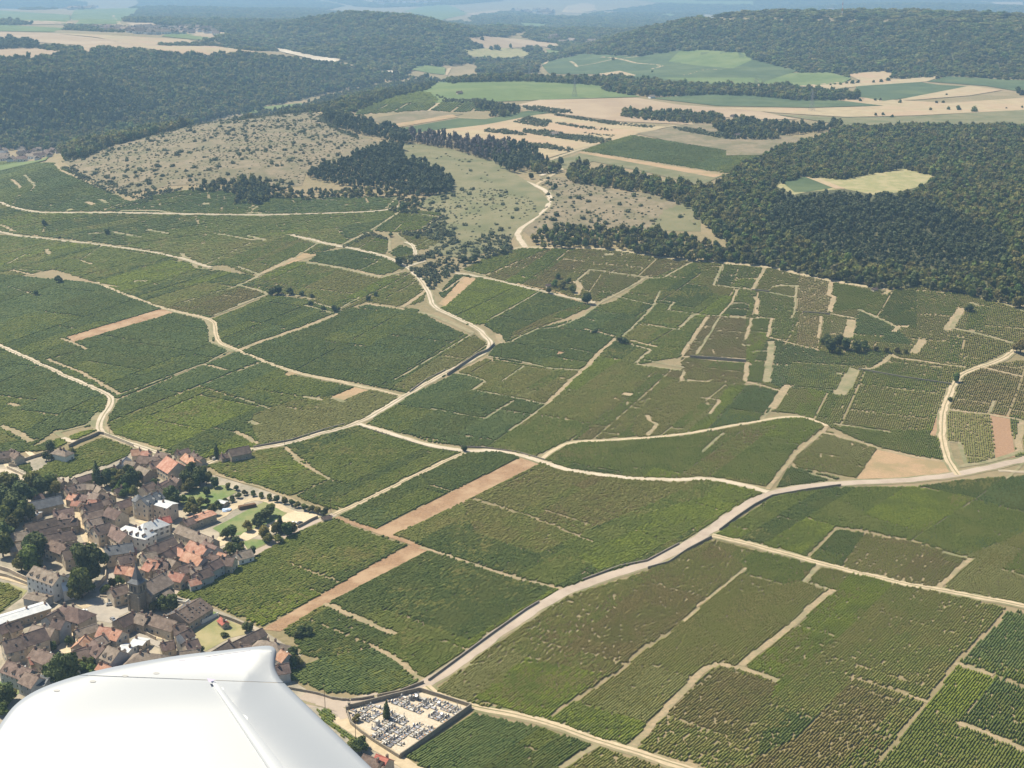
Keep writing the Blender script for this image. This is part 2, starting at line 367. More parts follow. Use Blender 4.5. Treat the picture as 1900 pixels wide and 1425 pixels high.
# vineyard plots: (zone, outline, vine colour, density, photo pixels of a line along the rows, label)
UP = ((1540, 1095), (1450, 1174))
PLOTS = [
 ('P', '0 300 100 303 150 330 190 350 240 375 290 362 350 353 450 356 500 362 580 368 630 366 735 366 740 385 700 393 480 398 180 392 80 393 30 385 -200 360 -200 310', 'u', 1, ((20, 380), (240, 335)), 'bright green hillside vineyard below the scrub hill, far left'),
 ('P', '-200 380 0 377 80 397 180 396 480 402 700 394 740 388 730 400 690 430 635 455 540 436 450 470 390 494 300 468 200 453 110 442 0 432 -200 400', 'g', 1, ((60, 430), (300, 385)), 'long dark green vineyard between the two upper tracks, left'),
 ('P', '540 436 635 457 585 470 500 500 465 512 420 492 390 494 450 470', 'o', 1, ((465, 512), (590, 452)), 'olive vineyard below the pale terrace path, upper left'),
 ('P', '-200 440 0 437 110 447 200 458 300 473 385 500 470 512 485 520 500 545 390 590 310 573 240 548 180 524 100 500 -200 560', 'g', 1, ((180, 524), (330, 480)), 'wide green vineyard between the dotted hedges and the bent track'),
 ('P', '-200 560 0 510 180 526 240 553 310 577 385 594 400 640 430 652 330 697 212 742 140 702 70 672 0 638 -200 580', 'k', 1, ((210, 740), (430, 650)), 'large dark vineyard above the curved village track'),
 ('P', '390 594 440 575 500 548 565 556 635 575 540 625 450 650 408 632', 'k', 1, ((450, 650), (620, 580)), 'dark green square vineyard right of the bent cream track'),
 ('P', '395 588 310 573 400 545 470 532 490 545', 'b', 1, ((395, 588), (490, 545)), 'brownish small vineyard above the track bend'),
 ('P', '470 530 500 500 530 487 580 487 640 500 705 517 760 505 790 545 785 560 745 570 680 560 640 575 600 565 560 553 500 543', 'o', .95, ((460, 545), (560, 500)), 'olive vineyard around the small hedge clump'),
 ('P', '640 462 705 475 752 498 705 512 660 500 575 485 590 470', 'k', 1, ((600, 485), (650, 460)), 'dark vineyard above the terrace wall'),
 ('P', '635 455 670 435 690 430 722 450 715 472 660 462', 'o', 1, ((650, 455), (690, 430)), 'small vineyard under the curved hedge'),
 ('P', '720 468 745 455 768 462 765 480 745 483', 'g', 1, ((725, 470), (760, 455)), 'tiny green vineyard beside the white hooked track'),
 ('P', '738 433 770 430 825 442 800 460 775 465 760 450', 's', 1, ((760, 450), (800, 432)), 'small brownish vineyard above the white hooked track'),
 ('P', '745 388 820 396 785 425 735 432 690 428', 'g', 1, ((700, 430), (745, 390)), 'green vineyard beside the scrub slope, under the dark tree'),
 ('P', '440 655 480 640 560 605 640 575 690 565 745 572 775 575 800 592 870 624 905 642 850 686 757 730 650 708 550 690', 'k', 1, ((730, 720), (880, 625)), 'large dark diamond vineyard left of the white road elbow'),
 ('P', '730 718 800 672 880 622 905 640 850 684 757 728', 'p', .9, ((730, 720), (880, 622)), 'pale narrow vineyard hugging the white road elbow'),
 ('P', '440 653 550 698 750 738 665 784 540 818 470 828 430 838 370 850 310 842 215 808 198 790 215 745', 'k', 1, ((215, 745), (420, 655)), 'long dark vineyard just above the village roofs'),
 ('P', '200 785 370 715 540 760 600 740 700 738 748 740 665 784 500 823 340 842 215 808', 'g', 1, ((200, 785), (370, 715)), 'lower green vineyard just above the village roofs'),
 ('P', '470 770 540 745 620 735 700 722 748 740 665 784 545 815 470 826', 'p', .95, ((470, 800), (600, 745)), 'greyish vineyard right of the village, above the curved road'),
 ('P', '-200 620 0 645 70 676 140 708 190 728 205 745 190 765 180 790 100 800 60 830 -200 830', 'k', 1, ((20, 790), (150, 730)), 'dark vineyard left of the curved village track'),
 ('P', '-200 815 0 800 60 830 160 800 178 800 130 820 100 835 40 840 -200 860', 'g', 1, ((20, 830), (160, 800)), 'green vineyard strip behind the far left houses'),
 ('A', '360 600 620 420 830 320 1110 200 1200 220 1440 310 1420 390 1250 470 830 600 780 630 700 625 400 640 190 510 330 470', 'g', 1, ((80, 880), (215, 820)), 'walled vineyard inside the village beside the cypress'),
 ('P', '470 838 430 843 365 852 440 810 468 800 480 815', 'y', 1, ((400, 850), (468, 805)), 'yellow green vineyard by the lone field barn'),
 ('P', '860 500 925 464 975 461 1020 462 900 510', 'g', 1, ((880, 505), (960, 465)), 'green vineyard wedge under the winding track'),
 ('P', '900 512 1020 462 1140 463 1290 485 1230 515 1190 512 1110 560 1060 552 970 530', 's', 1, ((970, 530), (1060, 462)), 'mixed vineyard below the upper tree belt'),
 ('P', '935 525 970 528 1060 463 1025 463', 'y', 1, ((940, 525), (1025, 463)), 'yellow green stripe of vines below the upper tree belt'),
 ('P', '1095 502 1190 516 1165 535 1115 556 1075 535', 's', 1, ((1075, 540), (1100, 505)), 'brownish vineyard behind the walled garden'),
 ('P', '845 510 875 512 860 545 830 560 815 545', 'k', 1, ((820, 555), (870, 515)), 'small dark vineyard at the fork of the white road'),
 ('P', '820 572 855 545 885 514 1000 542 905 600 870 605 830 580', 'y', 1, ((870, 605), (1000, 540)), 'bright vineyard fan right of the white road'),
 ('P', '900 604 1000 543 1095 566 1050 590 1000 607 940 633', 'u', 1, ((905, 605), (1010, 545)), 'dark blue green vineyard fan under the walled garden'),
 ('P', '950 620 1020 585 1080 565 1100 568 1050 590 1000 608 945 633', 's', 1, ((950, 622), (1050, 572)), 'sparse vineyard at the edge of the dark fan'),
 ('P', '903 664 920 642 935 636 1000 609 1080 590 1110 570 1200 590 1190 610 1140 632 1080 686 1020 682', 'k', 1, ((1050, 685), (1140, 632)), 'dark vineyard with a terrace wall right of the road elbow'),
 ('P', '1110 568 1140 560 1200 520 1290 486 1330 490 1325 545 1360 552 1360 580 1295 640 1268 662 1180 677 1145 632 1200 595', 'g', 1, ((1170, 640), (1300, 560)), 'stepped green vineyard in the middle of the slope'),
 ('P', '848 692 902 666 1020 684 1072 690 1015 752 876 724 900 706', 'o', 1, ((905, 724), (960, 690)), 'lighter green vineyard right of the long wall road'),
 ('P', '680 787 760 735 848 693 902 706 876 724 1013 750 940 805 905 828 870 830 800 820', 'k', 1, ((760, 810), (860, 745)), 'dark green vineyard in the fork of the roads, centre'),
 ('P', '1140 632 1185 640 1205 655 1180 678 1265 690 1260 712 1200 712 1060 815 990 848 905 830 1015 752 1080 690', 'g', 1, ((930, 830), (1130, 690)), 'long green vineyard with visible rows, centre'),
 ('P', '1265 663 1380 670 1382 712 1345 745 1270 806 1060 817 1200 700 1215 690 1265 690', 's', .93, ((1065, 815), (1200, 700)), 'sparse olive vineyard at the centre of the slope'),
 ('P', '1230 700 1345 715 1345 745 1270 803 1185 812 1170 800 1200 740', 'o', .97, ((1200, 790), (1300, 715)), 'olive green vineyard above the arched path'),
 ('d', '420 475 700 490 690 770 245 750', 'b', .93, ((1265, 660), (1312, 588)), 'brown ploughed vineyard above the long terrace wall'),
 ('d', '420 475 500 488 350 745 245 750', 'b', .9, ((1265, 660), (1312, 588)), 'narrow brown vineyard at the left end of the long terrace wall'),
 ('P', '1290 486 1330 489 1415 497 1545 524 1640 540 1700 530 1780 545 1900 574 2100 640 2100 660 1900 640 1790 688 1770 700 1755 750 1740 792 1750 840 1763 865 1640 838 1535 790 1480 768 1428 764 1445 730 1382 710 1385 660 1385 590 1360 552 1325 545', 'o', .98, ((1430, 760), (1500, 640)), 'broad olive vineyard over the whole right slope'),
 ('d', '530 120 640 132 580 272 465 260', 'k', .97, ((1330, 530), (1342, 492)), 'small dark vineyard at the wood edge'),
 ('d', '640 132 820 138 735 292 600 275', 'y', .97, ((1330, 530), (1342, 492)), 'small yellow green vineyard at the wood edge'),
 ('d', '840 135 1060 180 1050 260 870 270 850 310 740 295', 'o', .95, ((1395, 538), (1420, 500)), 'pale olive vineyard at the wood edge'),
 ('d', '1060 180 1290 232 1270 320 1295 350 1270 450 1030 445 1045 340', 'b', .93, ((1485, 575), (1495, 500)), 'dry tan vineyard under the wood edge'),
 ('d', '600 290 840 315 1040 345 1030 440 1010 600 850 620 870 490 710 470 590 385', 'y', .93, ((1440, 620), (1455, 545)), 'speckled bright vineyard in the patchwork'),
 ('d', '590 390 710 395 690 475 515 465', 'k', .97, ((1340, 585), (1358, 565)), 'tiny dark vineyard in the patchwork'),
 ('d', '1060 460 1215 475 1190 700 1040 670', 'b', .92, ((1480, 640), (1490, 580)), 'brown narrow vineyard in the patchwork'),
 ('d', '1215 480 1400 500 1400 640 1200 625', 'p', 1, ((1530, 620), (1540, 590)), 'smooth pale vineyard square left of the dark thicket'),
 ('d', '1440 505 1490 430 1740 560 1860 680 1540 650 1410 640', 'u', 1, ((1590, 620), (1610, 580)), 'blue green vineyard above the dark thicket'),
 ('d', '1300 240 1640 325 1720 300 1875 290 1875 560 1750 555 1480 430 1290 445', 'g', 1, ((1560, 570), (1590, 525)), 'smooth green vineyard under the wood, right'),
 ('d', '870 655 1200 715 1300 730 1500 700 1690 730 1600 820 1400 830 1290 1010 1100 980 950 990 850 940', 'k', .97, ((1440, 710), (1460, 640)), 'dark vineyard below the dark thicket'),
 ('d', '700 955 940 1005 800 1210 400 1285 560 1060', 'k', 1, ((1410, 780), (1450, 730)), 'dark striped vineyard above the arched path'),
 ('d', '560 970 700 955 540 1130 430 1260 240 1310 430 1165', 'y', 1, ((1290, 800), (1380, 715)), 'bright green stripe of vines above the arched path'),
 ('P', '1545 795 1535 790 1640 838 1700 846 1763 865 1745 835 1735 800 1640 800 1600 790', 'g', 1, ((1640, 838), (1660, 795)), 'lush dark vineyard band above the pale ploughed field'),
 ('P', '1010 852 1060 822 1150 819 1270 810 1395 788 1470 773 1530 793 1470 838 1424 903 1380 896 1320 884 1250 888 1160 883 1050 870', 'o', 1, ((1080, 872), (1140, 825)), 'vineyard between the arched path and the main track'),
 ('d', '1030 1172 1240 1222 1010 1425 840 1655 700 1620 450 1600 820 1220', 'y', 1, ((1320, 885), (1440, 790)), 'bright green vineyard under the crest of the arched path'),
 ('P', '1255 888 1320 884 1440 792 1390 790', 's', .97, ((1255, 888), (1390, 790)), 'brownish stripe under the arched path'),
 ('P', '1535 797 1535 800 1627 833 1590 887 1480 868 1468 855', 'p', .97, ((1480, 868), (1535, 815)), 'pale striped vineyard left of the ploughed field'),
 ('P', '1440 905 1465 866 1560 888 1500 898', 'g', 1, ((1450, 905), (1470, 870)), 'small green wedge by the main road'),
 ('P', '1765 732 1790 690 1850 675 2100 640 2100 790 1900 782 1762 762', 'b', .97, ((1800, 760), (1830, 690)), 'dark brown vineyard right of the right hand lane'),
 ('P', '1760 764 1837 768 1848 855 1795 865 1782 825 1755 820 1752 790', 'p', .93, ((1795, 850), (1790, 775)), 'speckled pale vineyard left of the pink soil strip'),
 ('P', '1872 772 2100 785 2100 840 1885 848', 'g', 1, ((1885, 848), (1880, 775)), 'green vineyard right of the pink soil strip'),
 ('P', '385 866 470 840 522 830 612 892 540 920 480 903 440 895', 'g', 1, ((440, 880), (560, 850)), 'green vineyard between the field barn and the cream path'),
 ('P', '530 828 665 791 800 832 858 842 700 918 625 948 545 920 612 890', 'g', 1, ((560, 900), (700, 835)), 'green vineyard in the road triangle left of centre'),
 ('P', '630 958 700 922 862 842 930 838 965 850 695 982', 'k', 1, ((640, 958), (860, 848)), 'dark vineyard left of the upper brown strip'),
 ('P', '725 993 1000 860 1100 883 1320 893 1420 914 1300 985 1200 1043 1110 1066 1040 1095 990 1083 800 1018', 'g', 1, ((740, 990), (1000, 862)), 'very large green vineyard right of the upper brown strip'),
 ('P', '860 935 1000 868 1300 895 1200 940 1080 990 1000 1030 880 990', 's', 1, ((880, 950), (1010, 890)), 'speckled middle of the very large vineyard'),
 ('P', '1180 1040 1300 975 1400 912 1370 905 1250 940 1080 990 1040 1010 1110 1060', 'y', 1, ((1100, 1060), (1300, 960)), 'bright green vines along the main road'),
 ('P', '345 1090 450 1045 560 985 620 963 755 1012 640 1080 488 1163 400 1125 325 1105', 'g', 1, ((400, 1120), (700, 990)), 'green vineyard between the village and the lower brown strip'),
 ('P', '802 1020 1042 1095 980 1130 790 1266 695 1203 735 1178 605 1120', 'g', 1, ((620, 1118), (800, 1025)), 'large green vineyard right of the lower brown strip'),
 ('P', '900 1190 1042 1096 980 1130 790 1266 735 1240 800 1190', 'y', 1, ((790, 1262), (1000, 1120)), 'brighter vines along the walled main road'),
 ('P', '520 1165 600 1125 732 1180 695 1200 600 1222 560 1215 545 1185', 'o', .97, ((540, 1190), (640, 1140)), 'olive vineyard at the end of the lower brown strip'),
 ('P', '600 1222 695 1203 785 1267 700 1290 610 1285 545 1262 530 1250 560 1240', 'u', 1, ((560, 1265), (700, 1210)), 'lush blue green vineyard behind the cemetery'),
 ('P', '808 1282 860 1237 1050 1108 1200 1060 1320 1003 1385 1055 1268 1155 1200 1200 1145 1247 1015 1335 900 1315', 's', 1, ((820, 1290), (1060, 1110)), 'brown green vineyard right of the main road, above the cemetery'),
 ('P', '808 1282 830 1262 940 1200 1000 1230 1120 1250 1015 1335 900 1315', 'o', 1, ((820, 1290), (1060, 1110)), 'olive foreground vineyard next to the cemetery'),
 ('P', '1320 1003 1520 1050 1493 1080 1540 1095 1450 1174 1368 1236 1330 1231 1250 1305 1168 1388 1015 1337 1145 1247 1268 1155 1385 1055', 'o', 1, ((1268, 1155), (1385, 1058)), 'mottled olive vineyard in the foreground centre'),
 ('P', '1320 1003 1520 1050 1493 1080 1400 1100 1340 1090 1385 1055', 's', .97, ((1268, 1155), (1385, 1058)), 'tan mottled vineyard under the straight cream road'),
 ('P', '1015 1337 1060 1300 1200 1345 1168 1388', 'y', 1, ((1030, 1335), (1140, 1250)), 'bright corner of vines beside the cream track'),
 ('P', '1520 1052 1600 1068 1700 1090 1869 1129 1775 1230 1720 1303 1633 1414 1560 1560 1290 1432 1168 1390 1250 1305 1331 1233 1368 1238 1450 1176 1540 1097 1493 1080', 'o', .98, UP, 'huge olive vineyard with fine rows, lower right'),
 ('P', '1590 1255 1720 1303 1633 1414 1560 1560 1330 1440 1480 1370', 's', .93, UP, 'dry brown vineyard at the bottom right'),
 ('P', '1253 1305 1333 1240 1440 1268 1400 1420 1290 1428 1175 1390', 's', .9, UP, 'dark striped vineyard with gaps at the bottom centre'),
 ('P', '1869 1131 2150 1190 2150 1380 1900 1275 1845 1253 1775 1230', 'k', .97, ((1633, 1414), (1869, 1129)), 'dark green vineyard at the right edge'),
 ('P', '1775 1233 1845 1255 1900 1277 2150 1385 2150 1700 1540 1700 1633 1414 1720 1303', 'g', .97, ((1633, 1414), (1869, 1129)), 'green vineyard in the bottom right corner'),
 ('P', '1780 1340 1900 1395 2150 1500 2150 1380 1900 1278 1850 1258', 'k', .97, ((1633, 1414), (1869, 1129)), 'dark vineyard above the bottom right soil track'),
 ('P', '1328 992 1440 920 1560 905 1700 905 1810 926 1690 1003 1600 983 1550 978 1495 1033 1420 1012', 'g', .98, ((1400, 1000), (1560, 905)), 'olive green vineyard right of the main road bend'),
 ('P', '1552 984 1600 988 1700 1008 1793 1036 1740 1097 1600 1062 1500 1037', 'b', .97, ((1500, 1037), (1552, 984)), 'brown oval vineyard with pale border'),
 ('P', '1552 984 1605 990 1560 1052 1500 1037', 'k', .97, ((1500, 1037), (1552, 984)), 'dark left end of the oval vineyard'),
 ('P', '1692 1003 1812 926 1705 903 1780 892 1870 885 2150 870 2150 1170 1900 1122 1745 1098 1797 1035', 'o', .98, ((1745, 1098), (1900, 960)), 'olive vineyard at the right edge'),
 ('P', '1692 1003 1812 926 1860 888 2150 870 2150 880 1850 1010 1795 1030', 'k', .98, ((1700, 1003), (1860, 890)), 'dark vineyard under the right end of the main road'),
 ('P', '1700 1425 2150 1560 2150 1700 1680 1700', 'o', .97, ((1633, 1414), (1869, 1129)), 'olive vineyard at the bottom edge, right'),
 ('P', '755 1405 880 1325 985 1348 1095 1382 1050 1425 940 1500 780 1500', 'k', 1, ((760, 1405), (880, 1328)), 'dark vineyard under the dark cemetery wall'),
 ('P', '1050 1428 1110 1388 1230 1425 1290 1450 1250 1500 1000 1500', 'p', .93, ((1060, 1425), (1110, 1388)), 'grey green vineyard at the bottom edge'),
 ('F', '-60 350 60 350 160 440 330 560 440 690 410 760 300 700 0 480', 'k', 1, ((600, 1340), (670, 1390)), 'narrow vine strip between the wing and the cemetery lane'),
 ('C', '-200 500 0 490 120 530 240 600 200 650 110 720 0 810 -200 880', 'g', 1, ((0, 1130), (40, 1105)), 'small vine plot at the left edge below the sandy street'),
 # plateau and beyond
 ('P', '1080 280 1120 266 1172 251 1410 290 1350 322 1250 306', 'k', 1, ((1080, 280), (1172, 252)), 'dark green crop rectangle on the plateau'),
 ('j', '880 720 1000 640 1330 655 1380 710 1340 740 900 745', 'y', 1, ((700, 190), (800, 172)), 'bright green plateau vineyard left of the hedged farm track'),
 ('j', '800 810 870 745 1370 722 1310 780 1000 795', 'k', 1, ((680, 215), (720, 195)), 'dark plateau vineyard left of the hedged farm track'),
 ('j', '1330 780 1410 720 1740 730 1780 780 1500 790', 'k', 1, ((810, 205), (830, 190)), 'dark plateau vineyard right of the hedged farm track'),
]
def rowdir(pp):
    w = to_world(list(pp)); d = w[1] - w[0]; return d / np.hypot(*d)
KEEPOUT = []
polys = []
for k, (zn, s, *rest) in enumerate(PLOTS):
    poly = zp(zn, s); polys.append(poly); fill(poly, k + 1)

# soil strips and bare patches (sheets)
SHEETS = [
 ('P', '695 984 728 994 760 980 850 938 1003 860 966 849 900 882 800 932', 'soil', 'soil_strip', 'upper brown ploughed strip between two vineyards'),
 ('P', '486 1168 520 1172 605 1121 700 1070 802 1020 760 1012 700 1043 620 1090', 'soil', 'soil_strip', 'lower brown ploughed strip running to the village'),
 ('a', '1140 345 1225 375 900 470 600 560 520 582 450 550 700 475', 'soil', 'soil_strip', 'brown ploughed strip in the left vineyards'),
 ('P', '1627 834 1700 846 1757 858 1768 880 1700 886 1590 889', 'pale_soil', 'soil_field', 'pale ploughed field beside the main road'),
 ('P', '1837 768 1873 772 1878 810 1884 848 1848 855', 'red_soil', 'soil_strip', 'pink soil strip at the right edge'),
 ('b', '230 350 240 360 1420 700 1400 690', 'pale_soil', 'soil_strip', ''),
 ('b', '400 370 440 330 560 350 400 400 230 460 160 490', 'pale_soil', 'soil_field', 'rough bare terrace patch in the upper vineyards'),
 ('b', '1580 500 1670 515 1450 710 1400 690', 'pale_soil', 'soil_strip', 'bare strip beside the vineyard fan'),
 ('b', '820 1270 920 1290 720 1370 650 1340', 'pale_soil', 'soil_strip', 'small sandy patch in the left vineyards'),
 ('e', '800 1100 920 775 950 790 860 1110', 'soil', 'soil_strip', 'bare bank beside the right hand lane'),
 ('e', '160 825 270 645 345 670 300 770 240 835', 'grass_path', 'grass_bank', 'rough spur with a bare bank in the right vineyards'),
 ('P', '700 1285 640 1297 600 1292 560 1290 560 1315 600 1310 640 1310 720 1300', 'asphalt', 'road_apron', 'road widening in front of the cemetery'),
 # plateau
 ('P', '115 300 200 262 330 232 430 208 500 216 560 208 600 212 640 240 700 262 740 275 660 300 570 318 560 345 500 350 420 340 320 345 230 360 190 345 150 318', 'drygrass', 'dry_grassland', 'dry scrub grassland on the left hill'),
 ('P', '740 262 830 275 920 300 990 345 1020 375 1000 400 960 425 940 460 860 480 800 470 780 440 820 400 770 380 840 345 790 320 740 290', 'olivegrass', 'scrub_slope', 'green grey grass slope in the middle'),
 ('P', '780 370 850 350 930 355 985 370 1000 395 960 420 900 400 830 395', 'drygrass', 'dry_grassland', 'dry grass slope left of the winding track'),
 ('P', '1000 325 1050 330 1150 355 1270 365 1300 400 1290 430 1200 425 1100 420 1000 425 985 440 965 425 1000 400 1020 375 1018 355', 'drygrass', 'dry_grassland', 'dry pasture dotted with bushes right of the winding track'),
 ('P', '1300 365 1300 430 1200 428 1230 390', 'olivegrass', 'dry_grassland', 'greener pasture corner by the wood'),
 ('P', '1010 300 1060 292 1080 284 1250 308 1345 324 1300 345 1200 320 1100 300 1050 315', 'olivegrass', 'meadow', 'olive meadow between tree belt and dark crop'),
 ('P', '1072 284 1090 283 1250 309 1345 324 1325 330 1200 307', 'pale_soil', 'soil_strip', 'pale strip along the dark crop rectangle'),
 ('P', '770 246 860 232 970 215 1020 212 1090 222 1150 228 1240 236 1150 258 1070 278 1010 296 970 278 900 262 830 255', 'stubble', 'stubble_field', 'pale stubble with dark hedges on the plateau'),
 ('P', '1180 248 1300 228 1400 240 1510 262 1430 290 1390 286 1240 262', 'drygrass', 'stubble_field', 'dry field behind the dark crop rectangle'),
 ('P', '1010 208 960 195 1000 186 1180 182 1260 195 1400 205 1480 222 1400 222 1160 206 1290 232 1150 226', 'pinkfield', 'stubble_field', 'pinkish bare field in the middle of the plateau'),
 ('P', '680 222 780 205 860 212 810 222 720 232', 'drygrass', 'stubble_field', 'small dry field left on the plateau'),
 ('P', '705 235 840 213 850 218 720 240', 'pale_soil', 'soil_strip', 'pale track strip on the plateau'),
 ('P', '730 241 850 220 900 222 980 206 1020 209 900 232 770 247', 'crop2', 'crop_field', 'narrow dark crop on the plateau'),
 ('P', '660 212 680 185 740 162 830 150 920 148 1060 152 1110 158 1125 168 1190 180 1000 186 900 190 820 174 720 180', 'crop', 'crop_field', 'bright green crop along the far plateau edge'),
 ('P', '690 190 720 180 800 174 960 172 1090 168 1190 180 1000 186 860 192', 'crop', 'crop_field', 'lighter green crop on the far plateau'),
 ('P', '1210 183 1310 174 1500 178 1560 182 1660 196 1500 200 1330 197', 'crop2', 'crop_field', 'green field beyond the pinkish field'),
 ('P', '1330 200 1500 202 1640 197 1500 180 1600 182 1760 192 1900 182 1900 205 1700 215 1570 218 1440 210', 'stubble', 'stubble_field', 'golden stubble at the right of the plateau'),
 ('P', '1900 182 2200 170 2200 200 1900 205', 'stubble', 'stubble_field', 'golden stubble off right'),
 ('P', '1440 213 1570 219 1700 216 1900 205 2200 200 2200 235 1900 232 1700 232 1640 238 1560 232', 'olivegrass', 'meadow', 'pale green meadow before the right wood'),
 ('P', '1590 160 1700 152 1740 158 1810 162 1700 180 1640 188 1580 178', 'crop2', 'crop_field', 'green striped field on the right'),
 ('P', '1480 160 1570 152 1670 148 1750 141 1720 152 1600 160 1540 167', 'stubble', 'stubble_field', 'pale orange field on the right'),
 ('P', '1570 138 1640 132 1660 137 1650 148 1600 152', 'stubble', 'stubble_field', 'small orange field by the far wood'),
 ('P', '1400 138 1450 136 1540 135 1580 146 1560 156 1490 160 1410 156', 'crop', 'crop_field', 'bright green field by the far wood'),
 ('P', '1720 152 1760 142 1900 150 2200 150 2200 165 1900 172 1830 160', 'crop2', 'crop_field', 'green field on the far right'),
 ('P', '1660 187 1800 160 1860 168 1800 178 1700 186', 'stubble', 'stubble_field', 'golden wedge on the far right'),
 ('P', '1000 118 1080 100 1180 105 1260 94 1370 97 1400 112 1480 132 1400 158 1300 157 1180 148 1110 138 1020 138', 'crop2', 'crop_field', 'far vineyards under the right hill'),
 ('P', '1260 96 1300 93 1380 98 1395 112 1360 128 1290 122 1240 115', 'crop', 'crop_field', 'far green square under the right hill'),
 ('P', '1108 138 1150 132 1180 140 1170 148', 'stubble', 'stubble_field', 'small tan field among the far vineyards'),
 ('P', '1220 145 1400 145 1400 158 1330 157', 'crop', 'crop_field', 'far light green band under the right hill'),
 ('p', '130 470 200 435 370 412 560 490 480 505 370 520 280 540', 'olivegrass', 'crop_field', 'green plot in the wood clearing'),
 ('p', '350 412 410 408 640 498 570 500', 'stubble', 'soil_strip', 'white strip in the wood clearing'),
 ('p', '570 455 700 420 960 400 950 365 1050 350 1280 410 1170 480 1000 525 840 540 780 505 640 495', 'drylawn', 'meadow', 'dry meadow in the wood clearing'),
 ('p', '-200 140 180 125 400 145 250 200 100 262 -200 265', 'drygrass', 'meadow', 'dry grass left of the right wood'),
 # left far
 ('P', '-200 92 0 92 60 90 122 97 60 108 0 111 -200 113', 'pinkfield', 'stubble_field', 'pink field on the left hill top'),
 ('P', '-200 62 0 60 100 62 250 80 340 88 260 90 170 88 172 98 158 96 140 84 0 74 -200 72', 'pinkfield', 'stubble_field', 'pink tan fields beyond the left wood'),
 ('P', '100 62 200 66 350 74 360 80 250 85 180 70', 'stubble', 'stubble_field', 'pale tan field beyond the left wood'),
 ('P', '245 86 400 86 475 97 420 104 350 102 280 92', 'stubble', 'stubble_field', 'oval stubble field on the left hill'),
 ('P', '-200 48 0 46 120 53 100 60 0 58 -200 60', 'crop', 'crop_field', 'far green field left'),
 ('P', '140 18 260 15 250 28 215 45 140 45 130 35', 'crop', 'crop_field', 'far green valley field'),
 ('P', '-200 22 0 20 130 28 130 45 25 40 -200 35', 'crop', 'crop_field', 'far pale green field'),
 ('P', '25 40 60 38 135 42 135 45 60 46', 'pinkfield', 'stubble_field', 'far pink strip'),
 ('P', '232 44 280 42 290 46 260 52', 'pinkfield', 'stubble_field', 'far pink field by the village'),
 ('P', '345 60 400 58 440 66 400 72 350 66', 'pinkfield', 'stubble_field', 'far pink field right of the village'),
 ('P', '300 60 345 62 400 72 380 76 300 68', 'crop', 'crop_field', 'far green field below the village'),
 ('P', '436 208 480 200 560 192 560 198 500 208 450 212', 'crop', 'crop_field', 'bright green valley meadow'),
 ('j', '1170 490 1250 462 1330 460 1430 480 1430 530 1330 520', 'crop', 'crop_field', 'bright green field at the valley mouth'),
 ('j', '1140 80 1290 42 1440 32 1580 90 1590 100 1450 130 1380 155', 'crop', 'crop_field', 'far green hillside field'),
 ('j', '1530 355 1700 345 1900 340 1900 400 1620 405', 'drylawn', 'meadow', 'far pale meadow in the valley'),
 ('j', '1560 100 1820 70 1800 95 1620 108', 'pinkfield', 'stubble_field', 'far tan field on the hillside'),
 ('k', '-60 265 0 258 250 280 520 310 540 345 380 330 220 340 0 345 -150 270', 'pinkfield', 'stubble_field', 'pink red valley field'),
 ('k', '0 370 220 345 330 380 300 400 130 415 0 410', 'drylawn', 'meadow', 'pale green valley meadow'),
 ('k', '430 350 570 370 520 385 440 375', 'crop', 'crop_field', 'green patch in the valley'),
 ('k', '230 160 450 170 420 195 260 195', 'crop', 'crop_field', 'far green clearing'),
 ('k', '540 90 580 40 700 22 770 35 790 70 680 95', 'stubble', 'stubble_field', 'far pale clearing'),
 ('k', '820 82 930 82 940 98 830 98', 'stubble', 'stubble_field', 'far small pale clearing'),
 ('k', '1200 110 1290 95 1370 108 1310 120', 'crop', 'crop_field', 'far pale green clearing'),
 ('l', '1525 5 1640 12 1900 12 1900 45 1700 35', 'pinkfield', 'stubble_field', 'far tan clearing at the top right'),
 ('P', '660 0 790 2 800 8 700 7', 'stubble', 'stubble_field', 'far pale field at the top'),
 ('m', '-200 440 -100 350 100 320 280 300 350 270 320 300 100 350 -100 400', 'crop', 'crop_field', 'light green field by the valley village'),
 ('P', '1180 0 1400 2 1400 10 1250 8', 'crop', 'crop_field', 'far green haze field'),
 # quarry
 ('j', '55 315 130 320 300 350 520 400 700 420 640 450 560 440 400 400 200 350', 'quarry', 'quarry_floor', 'white quarry cut in the valley'),
 ('j', '780 490 860 492 870 460 885 460 870 505', 'quarry', 'quarry_floor', 'small white quarry corner'),
 ('j', '930 510 1000 498 1110 505 1120 522 1020 525', 'quarry', 'quarry_floor', 'white yard in the valley'),
]
def drape(name, poly, mk, label, off=0.0, kind='structure', mval=0, sub=True, extra=None):
    # densify outline, go to world, triangulate with the ground sheet's own vertices
    pp = []
    for a, b in zip(poly, poly[1:] + poly[:1]):
        k = max(1, int(math.hypot(b[0] - a[0], b[1] - a[1]) / 12))
        for i in range(k): pp.append((a[0] + (b[0] - a[0]) * i / k, a[1] + (b[1] - a[1]) * i / k))
    w = to_world(pp)
    return drape_world(name, w, mk, label, off, kind)
